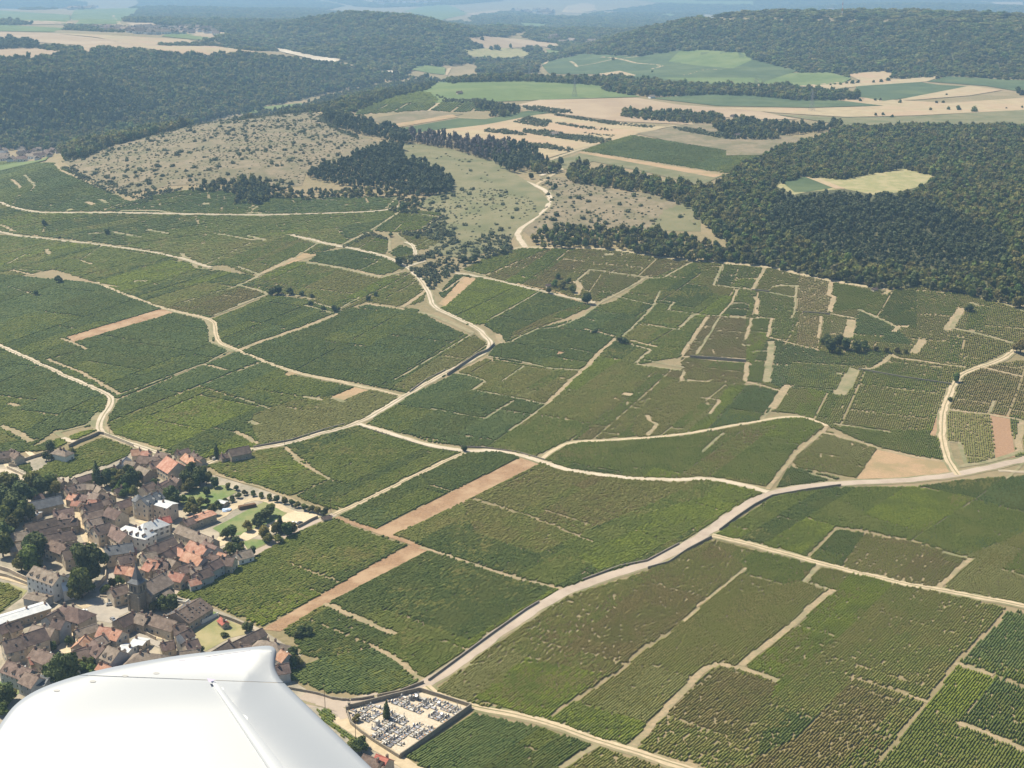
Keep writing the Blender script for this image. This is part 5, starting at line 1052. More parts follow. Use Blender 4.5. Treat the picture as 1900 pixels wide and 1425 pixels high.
drape_world('village_ground', to_world(zp('P', '-160 840 0 840 60 850 115 845 185 820 310 842 380 862 390 880 440 895 540 925 612 955 560 980 450 1045 345 1088 325 1105 400 1130 480 1165 520 1190 560 1215 530 1255 600 1300 660 1350 760 1440 780 1500 -160 1500')), 'vground', 'trodden pale ground between the village houses', off=-.05)
YARDS = [
 ('C', '890 710 1000 660 1110 650 1180 740 1290 745 1400 745 1450 790 1310 860 1290 930 1220 930 1090 905 960 930 800 1000 750 990 880 900 960 860 930 780', 'square', 'village_square', 'grey village square before the church'),
 ('C', '1360 930 1520 900 1780 1000 1730 1110 1560 1020', 'gravel', 'courtyard', 'sandy courtyard below the square'),
 ('D', '120 1000 240 980 400 1050 380 1100 270 1110 140 1090', 'gravel', 'courtyard', 'ochre courtyard by the tan barn roof'),
 ('D', '170 770 330 740 380 830 350 850 250 800', 'gravel', 'courtyard', 'sandy yard behind the long house'),
 ('D', '590 1010 880 870 1110 950 1180 1050 1000 1090 720 1240 640 1150', 'drylawn', 'dry_lawn', 'large dry lawn with small red shed'),
 ('D', '720 880 810 800 880 830 850 860 740 900', 'lawn', 'lawn', 'green lawn beside the skylight barn'),
 ('B', '340 750 690 715 840 790 640 890 560 960 320 1010 200 900', 'lawn', 'lawn', 'green garden beyond the village'),
 ('B', '560 1190 700 1120 1000 960 1150 890 1250 960 1400 1000 1330 1070 1100 1180 940 1260 700 1280', 'lawn', 'lawn', 'green lawn inside the sandy loop'),
 ('B', '1440 985 1500 1010 1640 1020 1760 1050 1730 1090 1640 1140 1460 1175 1300 1190 1100 1250 940 1330 850 1290 900 1240 1100 1170 1290 1090', 'gravel', 'gravel_yard', 'large cream gravel yard at the village end'),
 ('B', '640 1030 700 980 900 900 930 880 900 930 760 1010', 'gravel', 'dirt_patch', 'bare sandy patch with a tarpaulin'),
 ('B', '620 1290 680 1260 780 1320 760 1350 650 1390 600 1340', 'gravel', 'courtyard', 'cream paved terrace corner'),
 ('B', '890 1340 1000 1310 1250 1330 1220 1380 1080 1425 950 1425', 'lawn', 'lawn', 'lawn at the lane'),
 ('C', '610 1040 800 960 850 1060 830 1200 740 1290 620 1210 700 1120', 'gravel', 'courtyard', 'ochre courtyard with small clipped tree'),
 ('C', '1270 270 1400 260 1400 350 1290 370', 'gravel', 'courtyard', 'ochre courtyard behind the church'),
 ('C', '-60 470 100 490 300 570 250 640 0 830 -60 830', 'drylawn', 'lawn', 'grass round the vine plot, left'),
 ('E', '280 300 400 290 530 310 520 350 400 370', 'gravel', 'courtyard', 'bright little courtyard'),
 ('E', '-60 500 100 510 330 560 200 640 100 750 -60 900', 'lawn', 'lawn', 'green garden at the left edge'),
 ('E', '90 510 200 480 350 570 300 590 150 580', 'gravel', 'courtyard', 'sandy patio in front of the grey roof'),
 ('A', '30 470 130 440 170 470 60 520', 'gravel', 'courtyard', 'cream yard left'), ('A', '220 300 300 310 400 390 330 400', 'gravel', 'courtyard', 'cream yard behind the left house'),
 ('A', '1480 1110 1540 1100 1640 1120 1560 1145', 'gravel', 'courtyard', 'cream inner court of the manor'),
 ('A', '60 220 170 230 150 300 0 290', 'lawn', 'lawn', 'x'),
 ('A', '-60 640 60 640 230 700 300 720 200 1100 -60 1100', 'lawn', 'lawn', 'park grass at the left edge'),
 ('B', '560 380 620 370 640 400 580 420', 'roof_w', 'terrace', 'pale terrace by the field barn'),
]
for zn, s, mk, nm, lb in YARDS:
    if lb != 'x': drape(nm, zp(zn, s), mk, lb, off=.06)
drape('vineyard_soil', zp('C', '-200 500 0 480 120 510 250 590 240 650 0 820 -200 900'), 'olivegrass', 'grass under the small vine plot', off=.1)

# landmarks used to word the labels
LM = [('the church', 255, 1090), ('the village square', 185, 1135), ('the tall cypress', 178, 880), ('the manor', 265, 940), ('the walled vineyard', 120, 850),
      ('the white mansion', 95, 1075), ('the big salmon barn', 318, 858), ('the lone field barn', 440, 835), ('the sandy street', 155, 975), ('the orange roofed shed', 372, 960),
      ('the skylight barn', 360, 1130), ('the dry lawn', 415, 1180), ('the wing tip', 470, 1200), ('the gravel yard', 545, 955), ('the left edge park', 40, 930), ('the large pink roofs', 372, 1010),
      ('the cemetery', 745, 1345), ('the big cedar', 165, 1035), ('the white wing edge', 150, 1245), ('the ochre courtyard', 125, 1195), ('the left picture edge', 0, 1130)]
AUTO = []
def auto(o, px, py, words, cat, group=None):
    AUTO.append([o, px, py, words, cat]); o['category'] = cat
    if group: o['group'] = group
def rel(px, py, l):
    dx, dy = l[1] - px, l[2] - py
    if math.hypot(dx, dy) < 9: return 'at ' + l[0]
    if abs(dx) > abs(dy) * 1.2: return ('left of ' if dx > 0 else 'right of ') + l[0]
    return ('beyond ' if dy > 0 else 'in front of ') + l[0]
ORD = ['leftmost', 'second from left', 'third from left', 'fourth from left', 'fifth from left', 'sixth from left', 'seventh from left', 'eighth from left', 'ninth from left', 'tenth from left', 'eleventh from left', 'twelfth from left']
def finish_auto():
    lab = {}
    for r in AUTO:
        ls = sorted(LM, key=lambda l: math.hypot(l[1] - r[1], l[2] - r[2]))
        r.append(r[3] + ' ' + rel(r[1], r[2], ls[0])); r.append(', ' + rel(r[1], r[2], ls[1]))
        lab.setdefault(r[5], []).append(r)
    for key, rs in list(lab.items()):
        if len(rs) > 1:
            for r in rs: r[5] = r[5] + r[6]
    for r in AUTO:
        if len(r[5].split()) > 13: r[5] = r[5].replace(r[6], '')
    lab = {}
    for r in AUTO: lab.setdefault(r[5], []).append(r)
    for key, rs in lab.items():
        rs.sort(key=lambda r: r[1])
        for k, r in enumerate(rs):
            if len(rs) == 1: r[0]['label'] = key
            else: r[0]['label'] = (ORD[k] if k < len(rs) - 1 or len(rs) > 12 else 'rightmost') + ' ' + key

# shared window / chimney meshes (face looks along +y)
def win_mesh(w, h, shut):
    mb = MB(); mb.box(-w / 2 - .12, w / 2 + .12, -.02, .05, -h / 2 - .12, h / 2 + .12, 0)
    if shut:
        for s_ in (-1, 1): mb.box(s_ * (w / 2 + .36) - .22, s_ * (w / 2 + .36) + .22, -.02, .07, -h / 2, h / 2, 1)
    return mb.mesh('window', [MT['frame'], MT['shutter']])
def pane_mesh(w, h):
    mb = MB(); mb.box(-w / 2, -.03, .03, .075, -h / 2, h / 2, 0); mb.box(.03, w / 2, .03, .075, -h / 2, h / 2, 0)
    return mb.mesh('pane', [MT['glass']])
WM = [win_mesh(.95, 1.45, True), win_mesh(.95, 1.3, False), win_mesh(.8, 1.1, False)]; PM = [pane_mesh(.95, 1.45), pane_mesh(.95, 1.3), pane_mesh(.8, 1.1)]
_mb = MB(); _mb.box(-.55, .55, -.02, .05, 0, 2.25, 0); _mb.box(-.42, .42, .05, .09, 0, 2.1, 1); DOORM = _mb.mesh('door', [MT['frame'], MT['wood']])
_mb = MB(); _mb.box(-1.4, 1.4, -.02, .05, 0, 2.9, 0); _mb.box(-1.25, 1.25, .05, .09, 0, 2.75, 1); GATEM = _mb.mesh('barn_door', [MT['stone'], MT['wood']])
def chim_mesh():
    mb = MB(); mb.box(-.35, .35, -.5, .5, -1.3, .95, 0); mb.box(-.42, .42, -.57, .57, .95, 1.08, 1); mb.tube((0, -.22, 1.08), (0, -.22, 1.42), .13, .11, 8, 0); mb.tube((0, .22, 1.08), (0, .22, 1.42), .13, .11, 8, 0)
    return mb.mesh('chimney', [MT['chim'], MT['stone']])
CHM = chim_mesh()
_mb = MB(); _mb.box(-.4, .4, -.03, .06, -.6, .6, 0); _mb.box(-.33, .33, .06, .08, -.53, .53, 1); SKYM = _mb.mesh('skylight', [MT['metal_grey'], MT['glass']])
def dormer_mesh(rk):
    mb = MB(); mb.box(-.7, .7, -1.6, 0, 0, 1.25, 0)
    mb.add([(-.85, .12, 1.22), (.85, .12, 1.22), (0, .12, 1.95), (-.85, -2.1, 1.22), (.85, -2.1, 1.22), (0, -2.1, 1.95)], [(0, 1, 2), (3, 5, 4), (0, 2, 5, 3), (1, 4, 5, 2), (0, 3, 4, 1)], 1)
    mb.box(-.45, .45, 0, .04, .15, 1.1, 2)
    return mb.mesh('dormer', [MT['wall_w'], MT['roof_' + rk], MT['glass']])
DORM = {k: dormer_mesh(k) for k in 'btgmpr'}
RN = {'b': 'brown tiled', 'm': 'dark tiled', 't': 'tan tiled', 'p': 'salmon pink roofed', 'g': 'slate roofed', 'w': 'pale roofed', 'r': 'red roofed'}
WN = {'c': 'cream', 's': 'stone', 'g': 'grey', 'w': 'white'}
def child(name, me, parent, loc, rz=0.0, rx=0.0, scl=None):
    o = bpy.data.objects.new(name, me); COL.objects.link(o); o.parent = parent; o.location = loc; o.rotation_euler = (rx, 0, rz)
    if scl: o.scale = scl
    return o
hrn = random.Random(11)
FOOT = []
def house(cx, cy, az, L, W, e, rf, wl, px, py, flags='', words=None, cat='house', nm=None, pitch=.72):
    if cat == 'house': e *= .86; W *= .93
    z = float(H(cx, cy)); rise = W / 2 * pitch
    if 'f' in flags: rise = W / 2 * .22
    barn = 'n' in flags
    root = empty(nm or ('barn' if barn else 'house'), (cx, cy, z), az)
    hl, hw = L / 2, W / 2
    mb = MB(); hip = 'h' in flags
    if hip:
        mb.box(-hl, hl, -hw, hw, -1.5, e)
    else:
        vs = [(-hl, -hw, -1.5), (-hl, hw, -1.5), (-hl, hw, e), (-hl, 0, e + rise), (-hl, -hw, e), (hl, -hw, -1.5), (hl, hw, -1.5), (hl, hw, e), (hl, 0, e + rise), (hl, -hw, e)]
        mb.add(vs, [(0, 4, 3, 2, 1), (5, 6, 7, 8, 9), (0, 5, 9, 4), (1, 2, 7, 6), (2, 3, 8, 7), (3, 4, 9, 8)])
    mb.build('wall', [MT['wall_' + wl]], root)
    o_ = .38; t = .16; slope = rise / hw; mb = MB()
    ze = e - slope * o_ + .04
    if hip:
        ins = min(hw, hl * .8)
        vs = [(-hl - o_, -hw - o_, ze), (hl + o_, -hw - o_, ze), (hl + o_, hw + o_, ze), (-hl - o_, hw + o_, ze), (-hl + ins, 0, e + rise + .04), (hl - ins, 0, e + rise + .04)]
        vs += [(a, b, c - t) for a, b, c in vs[:4]]
        mb.add(vs, [(0, 1, 5, 4), (1, 2, 5), (2, 3, 4, 5), (3, 0, 4), (0, 6, 7, 1), (1, 7, 8, 2), (2, 8, 9, 3), (3, 9, 6, 0), (6, 9, 8, 7)])
    else:
        zr = e + rise + .06
        for s_ in (-1, 1):
            vs = [(-hl - o_, s_ * (hw + o_), ze), (hl + o_, s_ * (hw + o_), ze), (hl + o_, 0, zr), (-hl - o_, 0, zr)]
            vs += [(a, b, c + t) for a, b, c in vs]
            fs = [(0, 1, 2, 3), (4, 7, 6, 5), (0, 4, 5, 1), (1, 5, 6, 2), (2, 6, 7, 3), (3, 7, 4, 0)]
            if s_ < 0: fs = [f[::-1] for f in fs]
            mb.add(vs, fs)
        mb.box(-hl - o_ + .01, hl + o_ - .01, -.14, .14, zr + t - .02, zr + t + .1)
    roof = mb.build('roof', [MT['roof_' + rf]], root)
    ca, sa = math.cos(az), math.sin(az)
    # windows and doors on every side that could be seen
    nfl = max(1, int(round((e - .6) / 2.8))) if not barn else 1
    wk = hrn.choice([0, 1, 1]) if not barn else 2
    for side in (-1, 1):
        ny = side * ca  # world y of the outward normal
        rz = 0 if side > 0 else math.pi
        kx = max(1, int((L - 1.2) / (2.9 if not barn else 6)))
        for fl in range(nfl):
            for k in range(kx):
                if hrn.random() < .22: continue
                xx = -hl + (k + .5) * L / kx
                zz = e - .95 - (nfl - 1 - fl) * 2.75 if nfl > 1 else min(e - 1.0, 1.9)
                if zz < .9: continue
                if fl == 0 and k == kx // 2 and side == (1 if ny < 0 else -1):
                    child('door', GATEM if barn else DOORM, root, (xx, side * hw, .0), rz); continue
                wn = child('window', WM[wk], root, (xx, side * hw, zz), rz)
                child('pane', PM[wk], wn, (0, 0, 0))
    for side in (-1, 1):
        rz = -math.pi / 2 if side > 0 else math.pi / 2
        for fl in range(nfl):
            for yy in ((-hw * .45, hw * .45) if W > 7 else (0,)):
                if hrn.random() < .45: continue
                zz = e - .95 - (nfl - 1 - fl) * 2.75 if nfl > 1 else min(e - 1.0, 1.9)
                if zz < .9: continue
                wn = child('window', WM[wk], root, (side * hl, yy, zz), rz); child('pane', PM[wk], wn, (0, 0, 0))
    if not barn or hrn.random() < .3:
        for c_ in range(1 if L < 11 else 2):
            xx = hrn.choice([-1, 1]) * (hl - .9) if c_ == 0 else hrn.uniform(-.3, .3) * hl
            if hip: xx *= .4
            child('chimney', CHM, roof, (xx, hrn.choice([-.5, .5]), e + rise + .35))
    ang = math.atan2(rise, hw)
    nsk = (1 if hrn.random() < .4 else 0) if 'k' not in flags else 0
    if not hip:
        for _ in range(nsk):
            s_ = hrn.choice([-1, 1]); f_ = .5
            child('skylight', SKYM, roof, (hrn.uniform(-.5, .5) * hl, s_ * hw * f_, e + rise * (1 - f_) + .23), 0 if s_ > 0 else math.pi, math.pi / 2 - ang - 0 if False else -(math.pi / 2 - ang) , None)
    if 'k' in flags:
        for a in range(6):
            for b in range(3):
                for s_ in (-1, 1):
                    if hrn.random() < .15: continue
                    f_ = .25 + .24 * b
                    child('skylight', SKYM, roof, (-hl * .85 + a * L * .155, s_ * hw * f_, e + rise * (1 - f_) + .23), 0 if s_ > 0 else math.pi, -(math.pi / 2 - ang))
    if 'd' in flags:
        kd = max(2, int(L / 4.2))
        for s_ in (-1, 1):
            for k in range(kd):
                f_ = .78
                child('dormer', DORM.get(rf, DORM['b']), roof, (-hl + (k + .5) * L / kd, s_ * hw * (f_ + .12), e + rise * (1 - f_) - .5), 0 if s_ > 0 else math.pi)
    size = 'long ' if L > 20 else ('small ' if L < 8.5 else '')
    if words is None:
        words = size + WN[wl] + ' ' + RN[rf] + (' barn' if barn else ' house')
        if 'd' in flags: words += ' with dormers'
    auto(root, px, py, words, cat, 'village houses')
    FOOT.append((cx, cy, az, hl + .8, hw + .8))
    return root
def ridge_house(zn, x1, y1, x2, y2, W, e, rf, wl, flags='', **kw):
    (p1, p2) = zp(zn, '%f %f %f %f' % (x1, y1, x2, y2))
    rise = W / 2 * (.22 if 'f' in flags else kw.get('pitch', .72))
    a = at_ground(p1[0], p1[1], e + rise); b = at_ground(p2[0], p2[1], e + rise)
    dx, dy = b[0] - a[0], b[1] - a[1]; L = math.hypot(dx, dy); az = math.atan2(dy, dx)
    cxm = (p1[0] + p2[0]) / 2; cym = (p1[1] + p2[1]) / 2
    L = max(L + (1.2 if 'h' not in flags else W * .9), 5.5)
    return house((a[0] + b[0]) / 2, (a[1] + b[1]) / 2, az, L, W, e, rf, wl, cxm, cym, flags, **kw)
HS = """A -80 345 130 320 8.5 4 m s n|A 125 300 205 365 6.5 5 b c|A 645 290 715 305 8 5.5 t w h|A 555 575 690 650 6 5 t s|A 850 625 1255 492 7 4 m s n|A 775 655 815 615 5.5 5 t c
A 1455 310 1540 300 8 5 p c|A 1575 325 1645 325 7 4.5 p c|A 1540 375 1750 395 9 5 b c|A 1315 470 1390 390 6 5 g g|A 1390 430 1485 445 9 4.5 t s|A 1535 485 1640 530 10 4.5 t s
A 1650 448 1780 420 9 5.5 b s|A 810 695 925 680 7.5 5 t s|A 965 685 1030 690 6.5 5 t s|A 1055 695 1110 740 6 4.5 t c|A 995 765 1085 790 9 6 t s|A 1130 775 1210 800 8 4.5 m s
A 715 725 800 705 8 5 b s|A 775 790 835 805 7 5.5 p c|A 865 800 955 810 7 5 b c|A 985 860 1085 865 8 5 p c|A 810 875 880 880 5.5 4 p c|A 340 885 650 812 10 5 g s n
A 595 980 785 945 8 5.5 b s|A 690 1000 805 1060 8 6 b s|A 910 925 1100 880 8 6 m c|A 935 1005 1110 955 8 6.5 b c|A 960 1085 1090 1050 8 6 t c|A 1200 935 1330 985 10 6.5 b c
A 1295 885 1435 842 8 6 m c|A 1450 855 1530 830 7 5.5 b c|A 290 1125 600 1052 11 5 m s n|A 440 1190 635 1140 9 5 m s n|A 650 1085 835 1060 8.5 5.5 m s
A 450 1258 800 1185 10.5 5.5 m s|A 130 1230 300 1202 9 4.5 t s|A 115 1358 225 1335 8 4 t s|A 1035 1148 1190 1100 10.5 8 m c|A 1210 1115 1390 1235 10 7 b c|A 1760 1060 1855 1040 7 6 r c
A 570 1295 735 1355 10 6 b c|A 1165 1368 1440 1325 9.5 8 g c|A 710 1360 935 1330 9 5.5 m s|A 1620 1385 1900 1275 9.5 5.5 m s|A 1745 690 1830 645 7 5.5 b c|A 1570 715 1675 665 8 5.5 b c
A 1000 1220 1070 1200 6 4 b c|A 380 820 440 800 6 4 b s|A 870 850 900 900 5 4 m c|A 330 1000 420 1010 6 3.5 w c f|A 1130 870 1190 850 6 5 b s|A 1280 745 1340 730 5 3.5 m s
B 165 330 280 295 5.5 4.5 b c|B 265 350 375 425 8 5.5 p c|B 345 345 445 400 5.5 3.5 m s|B 655 368 740 350 5.5 3.5 b s|B 20 700 105 645 7 5.5 b c|B 245 1088 375 1035 7 4.5 b s|B 200 1135 560 1285 8.5 5.5 t c
B 475 1310 600 1375 8 5.5 b g|B 320 1305 500 1375 11 6.5 p g|B 120 600 190 640 6 5 b c|B -40 330 60 355 7 4.5 b s
D 510 115 690 180 9.5 6.5 p g|D 405 75 500 112 7 5.5 p c|D 655 200 735 182 7.5 5.5 b c|D 775 150 860 168 8 5.5 b c|D 875 132 938 150 6.5 5.5 p c|D 905 180 1025 190 8.5 5.5 b c|D 1060 140 1205 100 8 4 t w
D 745 258 855 198 8 6.5 m g|D 625 345 745 300 8.5 5.5 m g|D 565 300 655 290 7 4.5 t g|D 435 288 565 242 8 5.5 b c|D 465 330 530 312 5 4.5 b c|D 345 342 475 370 8 5.5 p c|D 285 332 340 340 6 4.5 t c
D 155 240 290 232 8 5.5 b c|D 190 345 260 312 6.5 4.5 b c|D 555 440 625 422 6 4 p g|D 260 130 445 25 9 5.5 m s|D 120 800 395 890 9.5 5.5 b c|D 5 800 90 830 8 5.5 t s|D 375 935 480 918 8.5 5.5 b s
D 455 1005 535 965 7 8.5 m w|D 505 1110 615 1080 8 6.5 m s|D 1015 1128 1330 972 7 4 m s n|D 855 1180 975 1105 9 5.5 m s|D 1105 1160 1195 1150 8 4.5 b s|D 1340 1085 1495 1110 11 6.5 t s h|D 1560 1205 1620 1240 8 6.5 p g
D 1505 1370 1615 1350 8 5.5 m g|D 255 1130 345 1105 7 4.5 b c|D 455 1220 635 1200 9 4.5 t s|D 175 180 240 215 6 5 m s|D 320 200 380 220 7 5.5 t c|D 70 250 130 270 7 5 p c|D 560 180 630 190 6 5 b c
C 690 462 800 440 8 6.5 w w|C 690 385 800 350 8 7.5 g s|C 700 108 945 60 10 7 m s|C 1310 168 1445 140 8.5 8 m c|C 1395 95 1475 85 7 5.5 p c|C 1295 285 1395 290 7.5 4.5 p c|C 1440 292 1525 312 8 6 p c|C 1220 528 1370 482 8.5 6.5 b c
C 320 592 515 630 8 4.5 t g f|C -60 870 495 695 10 5 w s f|C 700 695 860 740 12 6.5 b c h|C 520 825 635 765 8.5 7 m g|C 600 852 700 870 8.5 8 m g|C 85 918 185 882 8 6.5 m s|C -40 948 45 905 8 6.5 m s
C 40 1098 235 1052 11 7.5 m c|C 240 1025 465 952 11 8.5 m c|C 370 922 585 968 8 6.5 t c|C 390 1175 650 1285 9.5 5.5 b c|C 690 1302 785 1340 8 5.5 b c|C 865 1125 935 1045 8 5.5 p c|C 795 1228 965 1190 8 5.5 b g
C 1110 942 1235 962 9 6.5 p c|C 1245 965 1330 990 9 6.5 p c|C 1050 1075 1135 1035 8 5.5 t s|C 1030 1092 1145 1175 9.5 7 b c d|C 1200 1155 1305 1200 11 7.5 t g d|C 1110 1355 1215 1400 6 3.5 p g|C 840 988 1045 922 6.5 4.5 t s
C 1305 858 1455 785 9 5.5 m s|C 1525 802 1625 830 8.5 5.5 t s|C 1350 1162 1445 1180 8 3.5 w w f|C 1490 1092 1595 1110 7 3.5 w c f|C 1805 1122 1875 1112 7 4.5 b c|C 1560 150 1700 120 8 6 t c|C 1640 200 1760 230 8 6 p c
E 90 252 335 348 9.5 6.5 b g d|E 295 372 415 428 9.5 6.5 b g|E 380 442 510 450 9.5 6.5 g g f|E 345 222 425 202 6 3.5 p s|E 1275 358 1490 295 8.5 3.5 r c f|E 820 140 960 90 8 5.5 b g|E 1540 150 1760 170 15 6.5 t s h
F 460 815 615 878 9 4.5 b c|F 600 815 700 855 7.5 4.5 r c|F 640 985 780 1040 10 5 r c"""
print('houses')
for rec in HS.replace('\n', '|').split('|'):
    t = rec.split(); fl = t[9] if len(t) > 9 else ''
    ridge_house(t[0], *map(float, t[1:5]), float(t[5]), float(t[6]), t[7], t[8], fl)
# named buildings
ridge_house('B', 60, 398, 175, 468, 14, 6.5, 'p', 'c', '', words='big salmon pink roofed barn with cream walls', cat='barn', nm='barn')
ridge_house('B', 745, 322, 945, 280, 9, 4.5, 'm', 's', 'n', words='lone dark roofed stone barn beside the curved vineyard road', cat='barn', nm='barn')
ridge_house('B', 345, 1072, 545, 1000, 8, 4.5, 'p', 's', 'nf', words='open shed with bright orange roof beside the gardens', cat='shed', nm='shed')
ridge_house('D', 400, 812, 650, 655, 15, 4.5, 'b', 's', 'k', words='huge brown barn roof dotted with skylights', cat='barn', nm='barn', pitch=.5)
ridge_house('C', 385, 300, 655, 400, 10, 9, 't', 'w', 'd', words='long white mansion with dormers and three rows of windows', cat='mansion', nm='mansion')
ridge_house('D', 895, 872, 935, 905, 3.5, 2.3, 'r', 's', 'n', words='tiny red roofed garden shed on the dry lawn', cat='shed', nm='garden_shed')
ridge_house('B', 640, 885, 690, 895, 4, 2.4, 'w', 's', 'nf', words='small white roofed garden hut at the lawn edge', cat='shed', nm='garden_shed')
# slate manor: three wings
ridge_house('A', 1560, 862, 1735, 778, 9, 9.5, 'g', 'c', 'd', words='slate roofed manor wing with high cream front', cat='manor', nm='manor')
ridge_house('A', 1690, 868, 1890, 925, 8.5, 8.5, 'w', 'c', 'f', words='flat white roofed wing of the manor, with cream walls', cat='manor', nm='manor')
ridge_house('A', 1375, 1155, 1590, 1200, 9, 7.5, 'w', 'w', 'hd', words='grey roofed pavilion with pale walls in front of the manor', cat='pavilion', nm='pavilion')
ridge_house('A', 1575, 1138, 1745, 1080, 9, 6.5, 'w', 'w', 'h', words='pale zinc roofed hall in front of the manor', cat='hall', nm='hall')
# manor round tower
x, y, z = at_ground(*zp('A', '1540 1060')[0]); t = empty('round_tower', (x, y, z)); auto(t, 259, 958, 'round cream tower with slate cone', 'tower')
mb = MB(); mb.tube((0, 0, -1), (0, 0, 10.5), 3.4, 3.4, 20); mb.build('wall', MT['wall_c'], t)
mb = MB(); mb.tube((0, 0, 10.4), (0, 0, 13.6), 3.8, .1, 20); mb.build('roof', MT['roof_g'], t)
for k in range(6):
    for zz in (3, 6.5, 9):
        a = k * math.pi / 3 + .2; wn = child('window', WM[2], t, (math.cos(a) * 3.38, math.sin(a) * 3.38, zz), a - math.pi / 2)

# church
(p1, p2) = zp('D', '25 498 245 378'); a = at_ground(*p1, 12.2); b = at_ground(*p2, 12.2)
az = math.atan2(b[1] - a[1], b[0] - a[0]); L = math.hypot(b[0] - a[0], b[1] - a[1]) + 2
ch = house((a[0] + b[0]) / 2, (a[1] + b[1]) / 2, az, L, 12, 7.8, 't', 's', 262, 1085, 'n', words='stone church nave with tan tiled roof', cat='church', nm='church')
ch['label'] = 'old stone village church with square tower and slate spire'; AUTO.pop()
hl = L / 2
mb = MB()
for k in range(5):
    for s_ in (-1, 1): mb.box(-hl + 2 + k * (L - 4) / 4 - .4, -hl + 2 + k * (L - 4) / 4 + .4, s_ * 6.9 - .9, s_ * 6.9 + .9, -1, 6.2)
mb.build('buttress', MT['stone'], ch)
tx = -hl - 2.2
mb = MB(); mb.box(tx - 2.95, tx + 2.95, -2.95, 2.95, -1, 14.5); mb.box(tx - 3.35, tx + 3.35, -3.35, 3.35, 9.6, 10.0); mb.box(tx - 3.4, tx + 3.4, -3.4, 3.4, 14.5, 14.9)
for a_ in (-1, 1):
    for b_ in (-1, 1): mb.box(tx + a_ * 3.3 - .5, tx + a_ * 3.3 + .5, b_ * 3.3 - .5, b_ * 3.3 + .5, -1, 8.5)
tw = mb.build('tower', MT['stone'], ch)
mb = MB()
for s_ in (-1, 1):
    for dx in (-1, 1):
        mb.box(tx + dx - .45, tx + dx + .45, s_ * 3.12 - .03, s_ * 3.12 + .03, 10.6, 13.4); mb.box(tx + s_ * 3.12 - .03, tx + s_ * 3.12 + .03, dx - .45, dx + .45, 10.6, 13.4)
mb.build('belfry_opening', MT['glass'], tw)
mb = MB(); n8 = 4
vs = [(tx - 3.5, -3.5, 14.9), (tx + 3.5, -3.5, 14.9), (tx + 3.5, 3.5, 14.9), (tx - 3.5, 3.5, 14.9), (tx - 1.8, -1.8, 16.6), (tx + 1.8, -1.8, 16.6), (tx + 1.8, 1.8, 16.6), (tx - 1.8, 1.8, 16.6), (tx, 0, 24.5)]
mb.add(vs, [(0, 1, 5, 4), (1, 2, 6, 5), (2, 3, 7, 6), (3, 0, 4, 7), (4, 5, 8), (5, 6, 8), (6, 7, 8), (7, 4, 8), (3, 2, 1, 0)]); mb.tube((tx, 0, 24.3), (tx, 0, 26), .07, .04, 5)
mb.box(tx - .5, tx + .5, -.04, .04, 25.1, 25.25)
mb.build('spire', MT['roof_g'], ch)
mb = MB(); mb.box(-hl * .2, hl * .45, -10.5, -6, -1, 4.6); mb.build('side_aisle', MT['wall_s'], ch)
mb = MB(); mb.add([(-hl * .2 - .3, -10.9, 4.5), (hl * .45 + .3, -10.9, 4.5), (hl * .45 + .3, -6.02, 7.0), (-hl * .2 - .3, -6.02, 7.0), (-hl * .2 - .3, -10.9, 4.7), (hl * .45 + .3, -10.9, 4.7), (hl * .45 + .3, -6.02, 7.2), (-hl * .2 - .3, -6.02, 7.2)], [(0, 3, 2, 1), (4, 5, 6, 7), (0, 1, 5, 4), (1, 2, 6, 5), (2, 3, 7, 6), (3, 0, 4, 7)])
mb.build('aisle_roof', MT['roof_t'], ch)

# ------------------------------------------------------------------ walls
def wall_line(pts, h, th, mk, label, name='stone_wall', cat='wall', dens=4, up=0.0):
    w = resample(to_world(pts), dens); d = np.zeros_like(w); d[1:-1] = w[2:] - w[:-2]; d[0] = w[1] - w[0]; d[-1] = w[-1] - w[-2]
    d /= np.hypot(d[:, 0], d[:, 1])[:, None]; nn = np.stack([-d[:, 1], d[:, 0]], -1) * th / 2
    mb = MB(); z = H(w[:, 0], w[:, 1])
    vs = []
    for k in range(len(w)):
        for s_, zz in ((1, z[k] - .5), (1, z[k] + h), (-1, z[k] + h), (-1, z[k] - .5)):
            vs.append((w[k, 0] + s_ * nn[k, 0], w[k, 1] + s_ * nn[k, 1], zz))
    fs = []
    for k in range(len(w) - 1):
        b_ = 4 * k
        for q_ in range(3): fs.append((b_ + q_, b_ + q_ + 1, b_ + 5 + q_, b_ + 4 + q_))
    fs += [(0, 3, 2, 1), tuple(4 * (len(w) - 1) + q_ for q_ in range(4))]
    mb.add(vs, fs); o = mb.build(name, [MT[mk]]); return tag(o, label, cat)
